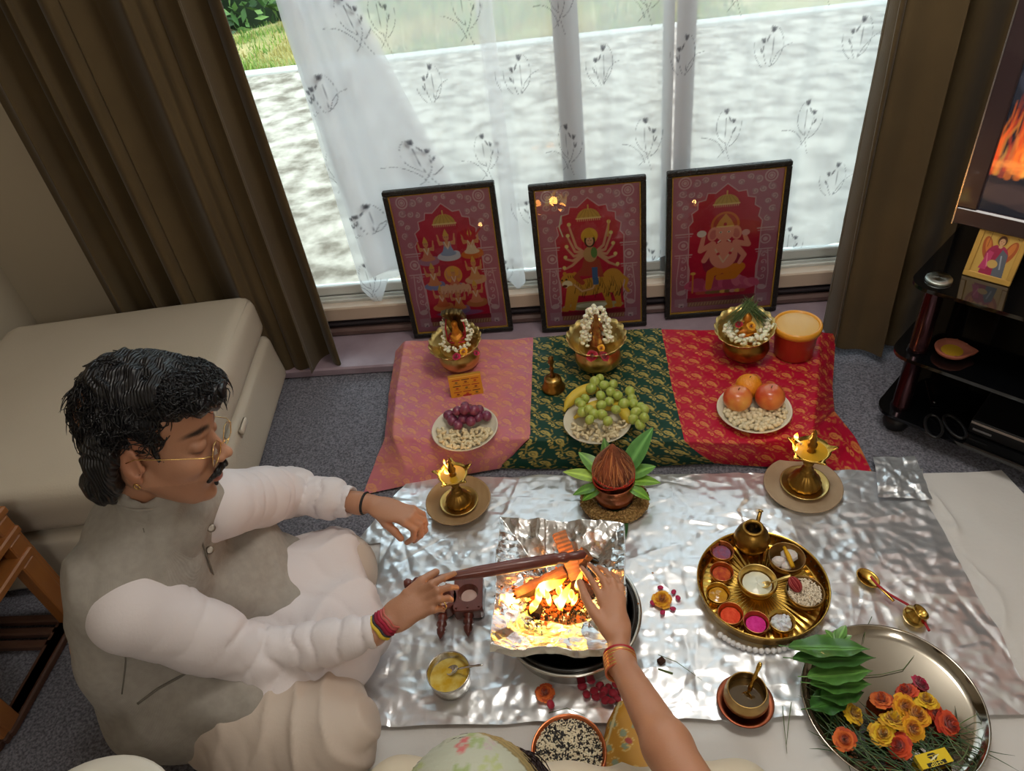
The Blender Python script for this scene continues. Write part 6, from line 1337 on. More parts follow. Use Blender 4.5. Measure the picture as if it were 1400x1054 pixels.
# ================================================================== PEOPLE
def hit(prims, px, py, near=.3):
    """point where the line of sight through a pixel first meets a modelled surface"""
    r = ray(px, py); r = r / np.linalg.norm(r); t = near
    for _ in range(160):
        d = sdf_eval(prims, (CAM + r * t)[None])[0]; t += max(d * .8, .0004)
        if d < .0008 or t > 4: break
    return CAM + r * t
def fold(p, d, f, amp, seed, warp=.9, s=5, mask=3.):
    d = np.array(d, float); d /= np.linalg.norm(d)
    w = warp * vnoise(p, s, seed) + .4 * warp * vnoise(p, s * 2.6, seed + 3); m = np.clip(.5 + 1.2 * vnoise(p, mask, seed + 7), 0, 1)
    x = (p @ d) * f + w * 3; return -amp * m * (1 - np.abs(np.sin(x))) ** 1.5
HC = np.array([-.792, .927, .711]); HM = Mrot(.094, .26, -.245); HS = 1.08
L2 = lambda x, y, z: HC + HM @ (np.array([x, y, z]) * HS)
he = lambda c, r, k=.012, R=None: s_ell(L2(*c), np.array(r) * HS, k, HM if R is None else HM @ R)
hc = lambda a, b, ra, rb, k=.012: s_cap(L2(*a), L2(*b), ra * HS, rb * HS, k)
NB = np.array([-.850, .918, .552]); CH = np.array([-.925, .885, .43]); MD = np.array([-.985, .83, .28]); PV = np.array([-.975, .81, .13])
SR, ER, WR = P(184, 836, .430), P(352, 898, .200), P(512, 864, .215)
SL, EL, WL = P(298, 690, .44), P(395, 672, .24), P(492, 688, .225)
HR, HL, KR, KL = np.array([-.95, .71, .10]), np.array([-.92, .93, .10]), np.array([-.565, .665, .088]), np.array([-.640, 1.085, .092])
AR, AL = np.array([-.63, .90, .05]), np.array([-.70, .83, .06])
TB = Rz(-.08)
head = [he((-.022, 0, .045), (.098, .076, .088)), he((.030, 0, .050), (.066, .064, .062), .02), he((.034, 0, -.020), (.060, .060, .082), .02), he((.044, 0, -.075), (.048, .044, .040), .02)]
for s in (-1, 1):
    head += [hc((-.012, .054 * s, -.045), (.066, .020 * s, -.100), .016, .013, .018), he((.064, .036 * s, -.026), (.026, .021, .024), .015)]
head += [he((.082, 0, -.103), (.016, .019, .014), .014), hc((.080, -.030, .030), (.080, .030, .030), .011, .011, .012), hc((.090, 0, .018), (.113, 0, -.016), .006, .009, .010), he((.117, 0, -.020), (.011, .010, .010), .006)]
for s in (-1, 1):
    head += [he((.108, .0115 * s, -.026), (.010, .007, .0075), .005), s_sub(he((.101, .033 * s, .010), (.013, .017, .010), .010)), he((.079, .031 * s, .009), (.015, .0165, .0125), .004)]
head += [hc((.088, -.018, -.058), (.088, .018, -.058), .012, .012, .012), he((.102, 0, -.0575), (.008, .020, .0045), .004), he((.100, 0, -.0695), (.009, .017, .0060), .004), s_sub(he((.111, 0, -.0635), (.010, .016, .0024), .002))]
for s in (-1, 1):
    R_ = Rz(.25 * s) @ Ry(-.12)
    head += [he((-.010, .078 * s, -.008), (.019, .0075, .032), .004, R_), he((-.004, .074 * s, -.038), (.010, .006, .012), .005), s_sub(he((-.006, .088 * s, -.004), (.011, .008, .020), .004, R_)), s_sub(he((.001, .085 * s, -.018), (.006, .006, .009), .003)), he((.008, .078 * s, -.014), (.004, .005, .008), .003)]
neck = [s_cap(L2(-.030, 0, -.045), NB + (-.005, 0, .0), .054, .060, .03)]
def hand(w, palm, fings, thumb, pw=.036, pt=.014, fr=.0088):
    """wrist, two palm points, five chains, all in world space"""
    out = [s_cap(w, palm[0], .024, .020, .02)]
    a, b = np.array(palm[0]), np.array(palm[1]); d = (b - a) / np.linalg.norm(b - a); k0 = np.array(fings[0][0]); k3 = np.array(fings[-1][0]); side = k0 - k3; side -= d * (side @ d); side /= np.linalg.norm(side); nrm = np.cross(d, side)
    R_ = np.stack([d, side, nrm], 1); out += [s_ell((a + b) / 2, (np.linalg.norm(b - a) * .62, pw, pt), .014, R_)]
    for i, f in enumerate(fings):
        out.append(s_cap(a * .5 + np.array(f[0]) * .5, f[0], .010, .0098, .010)); r0 = fr * (1 if i < 3 else .9)
        for j in range(len(f) - 1): out.append(s_cap(f[j], f[j + 1], r0 * (1.05 - .10 * j), r0 * (.95 - .12 * j), .004))
    for j in range(len(thumb) - 1): out.append(s_cap(thumb[j], thumb[j + 1], .0125 - .0014 * j, .0108 - .0012 * j, .008 if j == 0 else .004))
    return out
PL = lambda lst: [P(*c) for c in lst]
rh = hand(WR, [P(524, 854, .226), P(570, 824, .240)], [PL([(572, 812, .246), (590, 798, .268), (606, 790, .262), (621, 784, .248)]), PL([(579, 819, .242), (598, 808, .260), (613, 803, .248), (624, 803, .230)]), PL([(582, 829, .236), (600, 820, .250), (612, 818, .236), (617, 820, .220)]), PL([(578, 839, .228), (592, 834, .238), (602, 832, .226), (606, 834, .212)])], PL([(540, 838, .232), (556, 812, .250), (576, 794, .262), (596, 782, .256)]))
lh = hand(WL, [P(507, 688, .228), P(550, 704, .224)], [PL([(552, 714, .216), (566, 724, .196), (565, 736, .172), (556, 742, .158)]), PL([(560, 708, .218), (574, 718, .195), (575, 732, .168), (566, 740, .152)]), PL([(565, 702, .217), (579, 711, .192), (581, 725, .166), (574, 734, .150)]), PL([(565, 696, .212), (578, 703, .190), (582, 716, .168), (578, 724, .154)])], PL([(515, 700, .222), (528, 716, .210), (540, 727, .192), (548, 736, .176)]))
arms = [s_cap(SR, ER, .046, .038, .02), s_cap(ER, WR, .037, .025, .02), s_cap(SL, EL, .046, .038, .02), s_cap(EL, WL, .036, .025, .02)]
torso = [s_ell(CH, (.095, .165, .13), .05, TB), s_ell(MD, (.10, .15, .15), .05, TB), s_ell(PV, (.12, .17, .11), .05, TB), s_cap(NB, SR, .045, .045, .04), s_cap(NB, SL, .045, .045, .04)]
legs_ = [s_cap(HR, KR, .085, .058, .03), s_cap(HL, KL, .085, .058, .03), s_cap(KR, AR, .05, .034, .02), s_cap(KL, AL, .05, .034, .02), s_cap(AR, AR + (.06, .09, -.02), .028, .022, .02), s_cap(AL, AL + (.07, -.08, -.02), .028, .022, .02)]
SKIN = head + neck + torso + arms + rh + lh + legs_
m_skin = mat('warm_brown_skin', 'ffffff', .45, attr=True, sss=.06, bump=('noise', 260, .08))
def toloc(V): return ((V - HC) @ HM) / HS
def skinpaint(V):
    c = np.tile(np.array(lin('b38266')), (len(V), 1)); l = toloc(V); inh = (np.abs(l) < .2).all(1)
    def mix(w, col):
        w = np.clip(w, 0, 1)[:, None]; c[:] = c * (1 - w) + np.array(lin(col)) * w
    mix(.3 * np.clip(fbm(V, 18, 2, 4), 0, 1), '9a6545')
    y = np.abs(l[:, 1])
    lip = inh * np.exp(-((l[:, 2] + .0635) / .0085) ** 4) * np.exp(-(y / .021) ** 6) * (l[:, 0] > .092); mix(lip, 'b0665c')
    mix(inh * np.exp(-((l[:, 2] + .0635) / .0022) ** 2) * (y < .018) * (l[:, 0] > .094), '5a2a26')
    bz_ = .034 + .006 * np.cos((y - .030) * 75); mix(inh * np.exp(-((l[:, 2] - bz_) / .0048) ** 4) * np.exp(-((y - .033) / .021) ** 6) * (l[:, 0] > .04), '1c1412')
    mix(inh * np.exp(-((l[:, 2] - (-.0005 + 9 * (y - .031) ** 2)) / .0022) ** 2) * np.exp(-((y - .032) / .016) ** 6) * (l[:, 0] > .06), '1a1010')
    mix(inh * .35 * np.exp(-(((l[:, 2] - .008) / .013) ** 2 + ((y - .032) / .02) ** 2)) * (l[:, 0] > .06), '7a4c38')
    mix(inh * .22 * ((l[:, 2] < -.06) & (l[:, 0] > .0)), '6e4a3a'); mix(inh * .35 * (y > .068), 'b06a4e')
    mix(np.exp(-(np.linalg.norm(l - np.array([.062, -.052, -.035]), axis=1) / .0022) ** 2), '4a2a20')
    return c
man = thing('person', (-.95, .82, 0), 'seated man in white shirt and grey waistcoat, cross-legged, holding a wooden ladle over the fire', 'person')
MO = np.array([-.95, .82, 0])
def part_(name, prims, lo, hi, h, m, disp=None, paint=None, parent=None, **kw):
    return link(name, sdfmesh(name, prims, lo, hi, h, m, disp, paint, off=MO), parent or man, **kw)
part_('body', SKIN, (-1.2, .5, -.01), (-.2, 1.35, .95), .0037, m_skin, None, skinpaint)
# ------- hair: a lumpy mass plus loose waves
hairp = [he((-.020, 0, .052), (.096, .086, .086), .02), he((-.076, 0, -.005), (.038, .066, .060), .03), he((-.080, 0, -.075), (.034, .060, .042), .025), he((.052, 0, .100), (.055, .074, .034), .03), he((.085, -.010, .092), (.030, .055, .024), .02), he((-.02, 0, .116), (.072, .064, .028), .03)]
for s in (-1, 1): hairp += [hc((.024, .073 * s, .03), (.030, .069 * s, -.010), .010, .005, .012), he((-.055, .078 * s, .0), (.030, .016, .050), .02), he((-.060, .064 * s, -.065), (.026, .020, .035), .02)]
hairp += [s_sub(he((.105, 0, -.01), (.055, .085, .078), .012)), s_sub(he((.0, -.092, -.010), (.020, .020, .034), .006)), s_sub(he((.0, .092, -.010), (.020, .020, .034), .006))]
m_hair = mat('black_wavy_hair', '100f12', .38, bump=('weave', 60, .5))
def hd(V):
    l = toloc(V); q = l + .012 * np.stack([vnoise(l, 22, 1), vnoise(l, 22, 2), vnoise(l, 22, 3)], 1)
    return .008 * fbm(q, 24, 3, 5) + .0022 * np.sin(q[:, 0] * 230 + q[:, 2] * 160 + 7 * vnoise(q, 24, 9))
hair = part_('hair', hairp, (-1.05, .72, .5), (-.6, 1.15, .98), .0032, m_hair, hd)
g = G(); rh_ = np.random.default_rng(5)
for k in range(2300):
    # a root on the upper skull, combed forward on top, down at the back and sides
    th = rh_.uniform(-PI, PI); ph = rh_.uniform(-.75, 1.45); base = np.array([-.020 + .096 * math.cos(ph) * math.cos(th), .086 * math.cos(ph) * math.sin(th), .050 + .088 * math.sin(ph)])
    if k > 1500: th = rh_.uniform(-2.2, 2.2); ph = rh_.uniform(.0, 1.4); base = np.array([.050 + .060 * math.cos(ph) * math.cos(th), .078 * math.cos(ph) * math.sin(th), .098 + .040 * math.sin(ph)])
    if base[0] > .045 and base[2] < .085: continue
    if abs(base[1]) > .055 and base[0] > -.035 and base[2] < .035: continue
    nrm = np.array([base[0] + .03, base[1], base[2] - .055]); nrm /= np.linalg.norm(nrm)
    fl_ = np.array([.9, .25 * np.sign(base[1]) * rh_.random(), -.1]) if base[0] > -.02 and base[2] > .09 else np.array([-.45, .25 * np.sign(base[1]), -.8])
    fl_ = fl_ - nrm * (fl_ @ nrm); fl_ /= np.linalg.norm(fl_) + 1e-6; sd_ = np.cross(nrm, fl_); L = rh_.uniform(.025, .055); cu = rh_.uniform(-1, 1) * .018; wv = rh_.uniform(0, 6.28); lift = rh_.uniform(.003, .009)
    t = np.linspace(0, 1, 7); pts = base + nrm * .003 + np.outer(L * t, fl_) + np.outer(lift * np.sin(PI * t) + (.007 if rh_.random() < .10 else -.005) * t ** 2 * 2 - L * L * t ** 2 * 4, nrm) + np.outer(cu * np.sin(t * 5 + wv) + cu * .5, sd_)
    if (pts[:, 0] > .055).any() and (pts[:, 2][pts[:, 0] > .055] < .072).any(): continue
    V = HC + (pts * HS) @ HM.T; V_, Fc = tube(V, [.0011, .0013, .0013, .0012, .001, .0007, .0002], 3, cap=False); g.add(V_ - MO, Fc)
link('loose_waves', g.mesh('strands', m_hair), hair, kind='stuff')
mus = [hc((.1115, .001, -.043), (.106, .017, -.050), .0065, .0055, .004), hc((.106, .017, -.050), (.094, .032, -.062), .0055, .003, .004), hc((.1115, -.001, -.043), (.106, -.017, -.050), .0065, .0055, .004), hc((.106, -.017, -.050), (.094, -.032, -.062), .0055, .003, .004)]
part_('moustache', mus, (-.78, .8, .5), (-.6, 1.0, .8), .0016, m_hair, lambda V: .0012 * vnoise(V, 400, 3)); part_('chin_tuft', [he((.098, 0, -.083), (.004, .004, .006), .002)], (-.78, .8, .5), (-.6, 1.0, .8), .0016, m_hair)
# glasses and earring
m_gold = mat('thin_gold_wire', 'd9b36c', .25, 1.); gl = None
glens = bpy.data.materials.new('spectacle_lens'); glens.use_nodes = True; glens.node_tree.nodes.remove(glens.node_tree.nodes['Principled BSDF']); glassmat(glens, 'f4f6f4', ior=1.45)
w2 = lambda pts: np.array([L2(*p_) for p_ in pts]) - MO
g = G()
for s in (-1, 1):
    oc = [(.112 - .004 * abs(math.sin(a_)), .033 * s + .025 * math.cos(a_), -.004 + .022 * math.sin(a_)) for a_ in np.linspace(0, 2 * PI, 9) + PI / 8]
    g.add(*tube(w2(oc), .0009, 6, cap=False)); g.add(*tube(w2([(.111, .057 * s, .006), (.100, .070 * s, .008), (.04, .080 * s, .007), (.0, .083 * s, .006), (-.015, .083 * s, -.002)]), .0009, 6))
g.add(*tube(w2([(.112, -.010, .002), (.119, 0, .005), (.112, .010, .002)]), .0009, 6))
spec = link('glasses', g.mesh('glasses', m_gold), man)
for s in (-1, 1):
    oc = [(.1115 - .004 * abs(math.sin(a_)), .033 * s + .0245 * math.cos(a_), -.004 + .0215 * math.sin(a_)) for a_ in np.linspace(0, 2 * PI, 9)[:-1] + PI / 8]
    link('lens', G().add(w2(oc), [tuple(range(8))]).mesh('lens', glens, False), spec)
ea = L2(-.003, -.080, -.047) - MO; th = np.linspace(0, 2 * PI, 16); one('earring', tube(np.stack([ea[0] + .005 * np.cos(th), ea[1] + 0 * th, ea[2] + .006 * np.sin(th)], 1), .0014, 6), m_gold, man)
# ------- clothes
m_trs = mat('cream_cotton_trousers', 'c4b5a8', .85, bump=('noise', 120, .1)); m_shirt = mat('white_cotton_shirt', 'd9d1d2', .8, bump=('noise', 160, .12)); m_vest = mat('grey_linen_waistcoat', 'a09a92', .85, bump=('weave', 200, .15), vary=(60, .5, '8e8880'))
trs = [s_cap(HR + (.10, .02, 0), KR, .108, .084, .05), s_cap(HL + (.08, 0, 0), KL, .100, .074, .05), s_cap(KR, AR, .080, .050, .05), s_cap(KL, AL, .072, .050, .05), s_ell(PV + (.06, 0, 0), (.120, .18, .10), .05, TB), s_ell(KR + (-.12, -.01, -.02), (.17, .085, .07), .04)]
cl = lambda z0=.004: (lambda V: np.maximum(0, 0) + 0)
part_('trousers', trs, (-1.25, .48, .0), (-.42, 1.25, .32), .0062, m_trs, lambda V: fold(V, (1, .25, .2), 40, .013, 3, 1.0, 4) - fold(V, (1, .1, .2), 62, .007, 9, 1., 5) + .002 * fbm(V, 14, 2) + np.clip(.006 - V[:, 2], 0, 1) * 4)
kur = [s_cap(HL + (.03, 0, .03), KL + (-.01, -.006, .012), .112, .092, .05), s_cap(HR + (.13, .07, .03), KR * .62 + HR * .38 + (0, .05, .02), .105, .085, .05), s_ell((-.735, .885, .118), (.215, .205, .062), .05), s_ell((-.60, .90, .085), (.105, .16, .060), .05), s_ell(CH + (.02, 0, 0), (.098, .165, .12), .05, TB), s_ell(MD + (.04, 0, 0), (.098, .155, .14), .05, TB)]
kur2 = kur
slv = [s_cap(SR + (-.005, .005, .0), SR * .45 + ER * .55, .083, .066, .03), s_cap(SR * .45 + ER * .55, ER, .064, .058, .03), s_cap(ER, ER * .4 + WR * .6, .057, .044, .03), s_cap(ER * .4 + WR * .6, WR + (WR - ER) * -.05, .044, .036, .02), s_cap(SL, SL * .4 + EL * .6, .076, .066, .03), s_cap(SL * .4 + EL * .6, EL, .064, .058, .03), s_cap(EL, EL * .4 + WL * .6, .056, .046, .03), s_cap(EL * .4 + WL * .6, WL + (WL - EL) * -.18, .046, .038, .02)]
cutR = s_sub(s_cap(WR + (WR - ER) * .17, WR + (WR - ER) * .8, .050, .050, .003)); cutL = s_sub(s_cap(WL + (WL - EL) * .06, WL + (WL - EL) * .6, .050, .050, .003))
def sd(V):
    r = 0 * V[:, 0]
    for A_, B_, sd_ in ((SR, ER, 1), (ER, WR, 2), (SL, EL, 3), (EL, WL, 4)):
        d = B_ - A_; L_ = np.linalg.norm(d); t = ((V - A_) @ d) / L_ ** 2; dd = np.linalg.norm(V - A_ - np.clip(t, 0, 1)[:, None] * d, axis=1); m_ = np.clip(1.6 - dd / .07, 0, 1) * np.clip((t + .1) * 4, 0, 1) * np.clip((1.1 - t) * 6, 0, 1)
        w = 2.2 * vnoise(V, 11, sd_) + 1.1 * vnoise(V, 24, sd_ + 4); dens = 9 if sd_ in (2, 4) else 7
        dm = np.where(t > .6, 1., .5) if sd_ in (1, 3) else 1.
        ph = t * L_ * 62 * (dens / 8) + w; r = r + dm * m_ * (.0095 * (1 - np.abs(np.sin(ph))) ** 2.2 - .0045 * np.abs(np.sin(ph * .5 + 1)))
    return r
_n = np.array([.90, .44, 0]); _n /= np.linalg.norm(_n)
kur2 = kur + [s_sub(s_box(P(476, 715, .15) + _n * .2, (.2, .26, .4), .02, .01, Rz(math.atan2(_n[1], _n[0]))))]
part_('shirt', kur2 + slv + [cutR, cutL], (-1.2, .48, .01), (-.35, 1.35, .65), .0056, m_shirt, lambda V: sd(V) + (fold(V, (.75, -.6, .1), 30, .013, 5, 1.1, 4) - fold(V, (.2, 1, .3), 40, .008, 15, 1., 5)) * np.clip((.26 - V[:, 2]) * 12, 0, 1) * np.clip(1.3 - np.linalg.norm(V - (ER + WR) / 2, axis=1) * 0, 0, 1))
VST = [s_ell(CH + (.01, 0, 0), (.118, .192, .145), .05, TB), s_ell(MD + (.03, 0, 0), (.118, .185, .165), .06, TB), s_ell(PV + (.045, 0, .02), (.135, .205, .13), .06, TB), s_cap(NB + (-.01, -.02, -.035), SR + (-.03, .06, .025), .066, .056, .05), s_cap(NB + (-.01, .02, -.035), SL + (-.03, -.02, .02), .066, .062, .05), s_ell(NB + (.0, 0, -.03), (.085, .085, .055), .04), s_cap(NB + (-.003, 0, .0), NB + (.010, 0, .040), .076, .072, .012)]
VST += [s_ell(P(298, 945, .16), (.135, .085, .070), .05, Rz(-.2)), s_ell(P(225, 965, .11), (.12, .10, .080), .05), s_ell(P(270, 985, .10), (.12, .075, .06), .05, Rz(-.1)), s_ell(P(375, 790, .165), (.125, .115, .046), .04, Rz(.35) @ Ry(.15)), s_ell(P(330, 770, .22), (.09, .14, .08), .05)]
VST += [s_sub(s_cap(NB + (-.004, 0, .01), NB + (.022, 0, .11), .064, .064, .005)), s_sub(s_cap(NB + (.07, -.005, .045), NB + (.10, -.005, -.01), .012, .006, .004)), s_sub(s_box((-.8, .9, -.3), (1, 1, .345), .01, .01))]
part_('waistcoat', VST, (-1.25, .45, .02), (-.5, 1.25, .64), .0056, m_vest, lambda V: fold(V, (.3, .8, -.5), 17, .015, 21, 1.2, 3.5, 2.) - .45 * fold(V, (.9, .3, -.3), 22, .013, 41, 1.2, 4, 2.) + .0015 * fbm(V, 12, 2, 6))
vest = man.children[-1]
VS0 = VST
g = G(); aa = np.linspace(-2.55, 2.55, 60); Rc = Rz(-.02) @ Ry(.22)
for r0, r1, flip in ((.079, .073, 0), (.074, .068, 1)):
    V = np.concatenate([np.stack([r_ * np.cos(aa + PI) * 1.02, r_ * np.sin(aa + PI), np.full(60, z_)], 1) for r_, z_ in ((r0, -.004), ((r0 + r1) / 2, .018), (r1, .040))]); V = V @ Rc.T
    g.add(V, [(k * 60 + j, k * 60 + j + 1, (k + 1) * 60 + j + 1, (k + 1) * 60 + j) for k in range(2) for j in range(59)])
g.add(*tube(g.V[0][120:], .003, 6)); link('collar', g.mesh('collar', m_vest), vest, loc=NB + (.004, 0, .018) - MO)
m_btn = mat('pewter_button', '8a8278', .35, 1.); toM = lambda q: np.array(q) - MO
for (x, y) in ((289, 722), (287, 752), (299, 790)):
    q = hit(VS0 + slv, x, y); r = -ray(x, y); r /= np.linalg.norm(r); e = Vector(r).to_track_quat('Z', 'Y').to_euler(); bt = one('button', lathe([(0, .004), (.004, .0035), (.0065, .004), (.0085, .002), (.0085, -.002)], 20), m_btn, vest, loc=toM(q) + r * .001, rot=e)
def seam(name, pxs, prims, rad, m, parent, lift=.0015):
    pts = []
    for i in range(len(pxs) - 1):
        for t in np.linspace(0, 1, 8, endpoint=False): pts.append(hit(prims, pxs[i][0] * (1 - t) + pxs[i + 1][0] * t, pxs[i][1] * (1 - t) + pxs[i + 1][1] * t))
    pts = np.array(pts); pts[1:-1] = (pts[:-2] + pts[2:] + 2 * pts[1:-1]) / 4; c_ = CAM - pts; pts = pts + c_ / np.linalg.norm(c_, axis=1)[:, None] * lift
    one(name, tube(pts - MO, rad, 6), m, parent)
m_seam = mat('waistcoat_seam', '6b665e', .9)
seam('placket_edge', [(262, 708), (274, 735), (288, 775), (300, 812)], VS0, .0020, m_seam, vest)
seam('pocket_welt', [(188, 962), (215, 942), (266, 914)], VS0, .0030, m_seam, vest)
seam('back_seam', [(170, 868), (172, 905), (166, 955)], VS0, .0013, m_seam, vest)
seam('shoulder_seam', [(196, 722), (206, 760), (212, 798)], VS0, .0013, m_seam, vest)
# bracelets follow the wrist
def band(name, c, ax, r, rad, m, parent, flat=1., seg=28, wob=0.):
    ax = np.array(ax, float); ax /= np.linalg.norm(ax); u = np.cross(ax, (0, 0, 1)); u /= np.linalg.norm(u); w = np.cross(ax, u); th = np.linspace(0, 2 * PI, seg)
    one(name, tube(np.array(c) + np.outer(np.cos(th) * r, u) + np.outer(np.sin(th) * r * .9, w) + np.outer(wob * np.sin(5 * th), ax), rad, 6, cap=False), m, parent)
dR = P(524, 854, .226) - WR; dR2 = dR / np.linalg.norm(dR)
for k, (nm, c_, rd) in enumerate((('yellow_bead', 'd2b23a', .0045), ('dark_thread', '3a3a44', .003), ('maroon_thread', '8c1634', .0045), ('red_thread', 'a81e3c', .004), ('pink_thread', 'c05a5a', .0028), ('salmon_thread', 'c4685c', .0022))):
    band('bracelet', WR + dR2 * (.014 + .0068 * k) - MO, dR2 + (0, .12, 0), (.0290 - .0004 * k), rd, mat(nm + '_cord', c_, .7), man, wob=.0015)
dL = P(507, 688, .228) - EL; dL2 = dL / np.linalg.norm(dL); band('wristband', P(499, 688, .227) - MO, dL2, .0275, .0035, mat('black_wristband', '1a1a1c', .6), man)
band('ring', P(606, 827, .236) - MO, P(612, 818, .236) - P(600, 824, .245), .0098, .0016, m_gold, man, seg=14)

# ---------------- the reaching person in front
HW = P(660, 1168, .60); HWm = Mrot(1.35, .35, 0.)
E2, W2 = P(985, 1150, .40), P(848, 905, .245)
S2 = HW + np.array([.17, -.10, -.19]); S3 = HW + np.array([-.17, -.12, -.20]); N2 = HW + np.array([0, -.05, -.13]); C2 = np.array([HW[0], HW[1] - .16, .30]); V2 = np.array([HW[0], HW[1] - .22, .12])
wx = lambda c: HW + HWm @ np.array(c)
w_head = [s_ell(wx((-.02, 0, .03)), (.095, .074, .085), .02, HWm), s_ell(wx((.03, 0, -.03)), (.058, .058, .08), .02, HWm), s_cap(wx((.088, 0, .01)), wx((.108, 0, -.02)), .007, .010, .01), s_ell(wx((.05, 0, -.085)), (.04, .038, .03), .02, HWm), s_cap(wx((-.02, 0, -.05)), N2, .045, .05, .02), s_ell(wx((.098, 0, -.055)), (.008, .02, .006), .005, HWm)]
w_arm = [s_cap(S2, E2, .046, .040, .02), s_cap(E2, E2 * .55 + W2 * .45, .042, .038, .02), s_cap(E2 * .55 + W2 * .45, W2, .038, .0245, .02), s_cap(S3, S3 + (-.06, .02, -.26), .045, .038, .02), s_cap(S3 + (-.06, .02, -.26), S3 + (.08, .18, -.30), .036, .026, .02)]
w_hand = hand(W2, [P(846, 876, .240), P(836, 832, .238)], [PL([(823, 822, .242), (813, 800, .246), (803, 785, .232), (795, 776, .216)]), PL([(832, 815, .245), (825, 793, .248), (814, 779, .232), (805, 772, .214)]), PL([(842, 813, .243), (837, 794, .246), (828, 781, .230), (818, 775, .212)]), PL([(850, 818, .238), (849, 802, .240), (843, 790, .226), (835, 783, .210)])], PL([(830, 862, .242), (812, 838, .246), (800, 816, .238), (793, 796, .222)]), pw=.032, fr=.0080)
w_tor = [s_ell(C2, (.15, .09, .16), .05), s_ell(V2, (.16, .12, .10), .05), s_cap(N2, S2, .04, .045, .04), s_cap(N2, S3, .04, .045, .04)]
KA, KB = P(548, 1092, .09), P(1010, 1098, .08); 
w_leg = [s_cap(V2 + (-.08, 0, 0), KA, .08, .05, .03), s_cap(V2 + (.08, 0, 0), KB, .08, .05, .03), s_cap(KA, (KA + KB) / 2 + (.05, -.02, -.02), .045, .035, .02), s_cap(KB, (KA + KB) / 2 + (-.05, .02, -.02), .045, .035, .02)]
MO2 = np.array([V2[0], V2[1], 0]); MOs = MO; MO = MO2
man2 = man; wo = thing('person', MO2, 'person in a floral head scarf at the bottom edge, bangled arm reaching to the fire', 'person')
def wpaint(V): c = np.tile(np.array(lin('b98262')), (len(V), 1)); w = np.clip(.4 * fbm(V, 16, 2, 4), 0, 1)[:, None]; return c * (1 - w) + np.array(lin('a56d4e')) * w
part_('body', w_head + w_arm + w_hand + w_tor + w_leg, (-.7, -.35, -.01), (.75, 1.1, .85), .0048, m_skin, None, wpaint, wo)
hw_ = [s_ell(wx((-.015, 0, .045)), (.106, .086, .090), .02, HWm), s_ell(wx((-.085, 0, -.02)), (.05, .06, .06), .02, HWm), s_sub(s_ell(wx((.10, 0, -.02)), (.05, .075, .075), .01, HWm))]
m_hair2 = mat('dark_brown_hair', '2a1716', .5, bump=('weave', 50, .5))
hr2 = part_('hair', hw_, (-.6, -.1, .4), (.3, .75, .85), .004, m_hair2, lambda V: .003 * fbm(V, 40, 3, 2) + .0015 * np.sin((V @ HWm)[:, 1] * 500 + 5 * vnoise(V, 20, 1)), None, wo)
g = G()
for k in range(700):
    a_ = rh_.uniform(-1.3, 1.3); e_ = rh_.uniform(.1, 1.3); b_ = np.array([-.015 + .106 * math.cos(e_) * math.cos(a_), .086 * math.cos(e_) * math.sin(a_), .045 + .090 * math.sin(e_)]); n_ = b_ - np.array([-.015, 0, .045]); n_ /= np.linalg.norm(n_); f_ = np.array([-.6, .7 * np.sign(b_[1] + .01), -.2]); f_ -= n_ * (f_ @ n_); f_ /= np.linalg.norm(f_); t = np.linspace(0, 1, 6); L = rh_.uniform(.03, .07); lf_ = .008 if k % 14 == 0 else .002
    pts = b_ + n_ * .002 + np.outer(L * t, f_) + np.outer(lf_ * np.sin(PI * t) - L * L * t * t * 4.5, n_); V = HW + pts @ HWm.T; V_, Fc = tube(V, [.0009, .001, .001, .0009, .0006, .0002], 3, cap=False); g.add(V_ - MO, Fc)
link('loose_hair', g.mesh('strands', m_hair2), hr2, kind='stuff')
# scarf over the back of the head
sf = [s_ell(wx((-.022, .004, .052)), (.113, .095, .100), .02, HWm), s_cap(wx((-.08, .0, -.04)), C2 + (0, -.06, .06), .075, .12, .05), s_cap(C2 + (0, -.06, .06), C2 + (0, -.09, -.1), .12, .13, .05), s_sub(s_box(wx((.127, -.078, .0)), (.075, .3, .4), .01, .01, HWm @ Rz(-.5)))]
fl_c = Canvas(.09, .08, 120, 'b4b4a0')
for x, y, r, c_ in ((.02, .02, .010, '8fa05c'), (.05, .03, .008, 'a8b070'), (.07, .06, .009, '9a9a86'), (.03, .06, .009, '93a562'), (.06, .012, .006, 'c43c44'), (.015, .05, .005, 'cc4450'), (.045, .05, .004, 'b8a0a4')):
    for k in range(6): fl_c.ell(x + r * math.cos(k * 1.05), y + r * math.sin(k * 1.05), r * .6, r * .35, c_, k * 1.05, .8)
def spaint(V):
    l = (V - HW) @ HWm; q = l @ Rz(.18); c = fl_c.sample(V[:, 0] * 1.0, V[:, 1] * .9 + .5 * V[:, 2]).copy(); d = (.112 - .075 - l[:, 0] * 1.0); e = (wx((.127, -.078, 0)) - HW) @ HWm; d = -((l - e) @ Rz(-.5))[:, 0] - .075
    bnd = (d < .034) & (l[:, 2] > -.05); st_ = .5 + .5 * np.sin(d * 900); gz = np.array(lin('a08a58'))[None] * st_[:, None] + np.array(lin('7d6c44'))[None] * (1 - st_[:, None]); c[bnd] = gz[bnd]; return c
part_('head_scarf', sf, (-.7, -.35, .02), (.5, .75, .85), .0045, mat('printed_scarf_cloth', 'ffffff', .6, attr=True, bump=('noise', 200, .2)), lambda V: .002 * fbm(V, 16, 2, 1) + .001 * np.sin(((V - HW) @ HWm)[:, 0] * 700), spaint, wo)
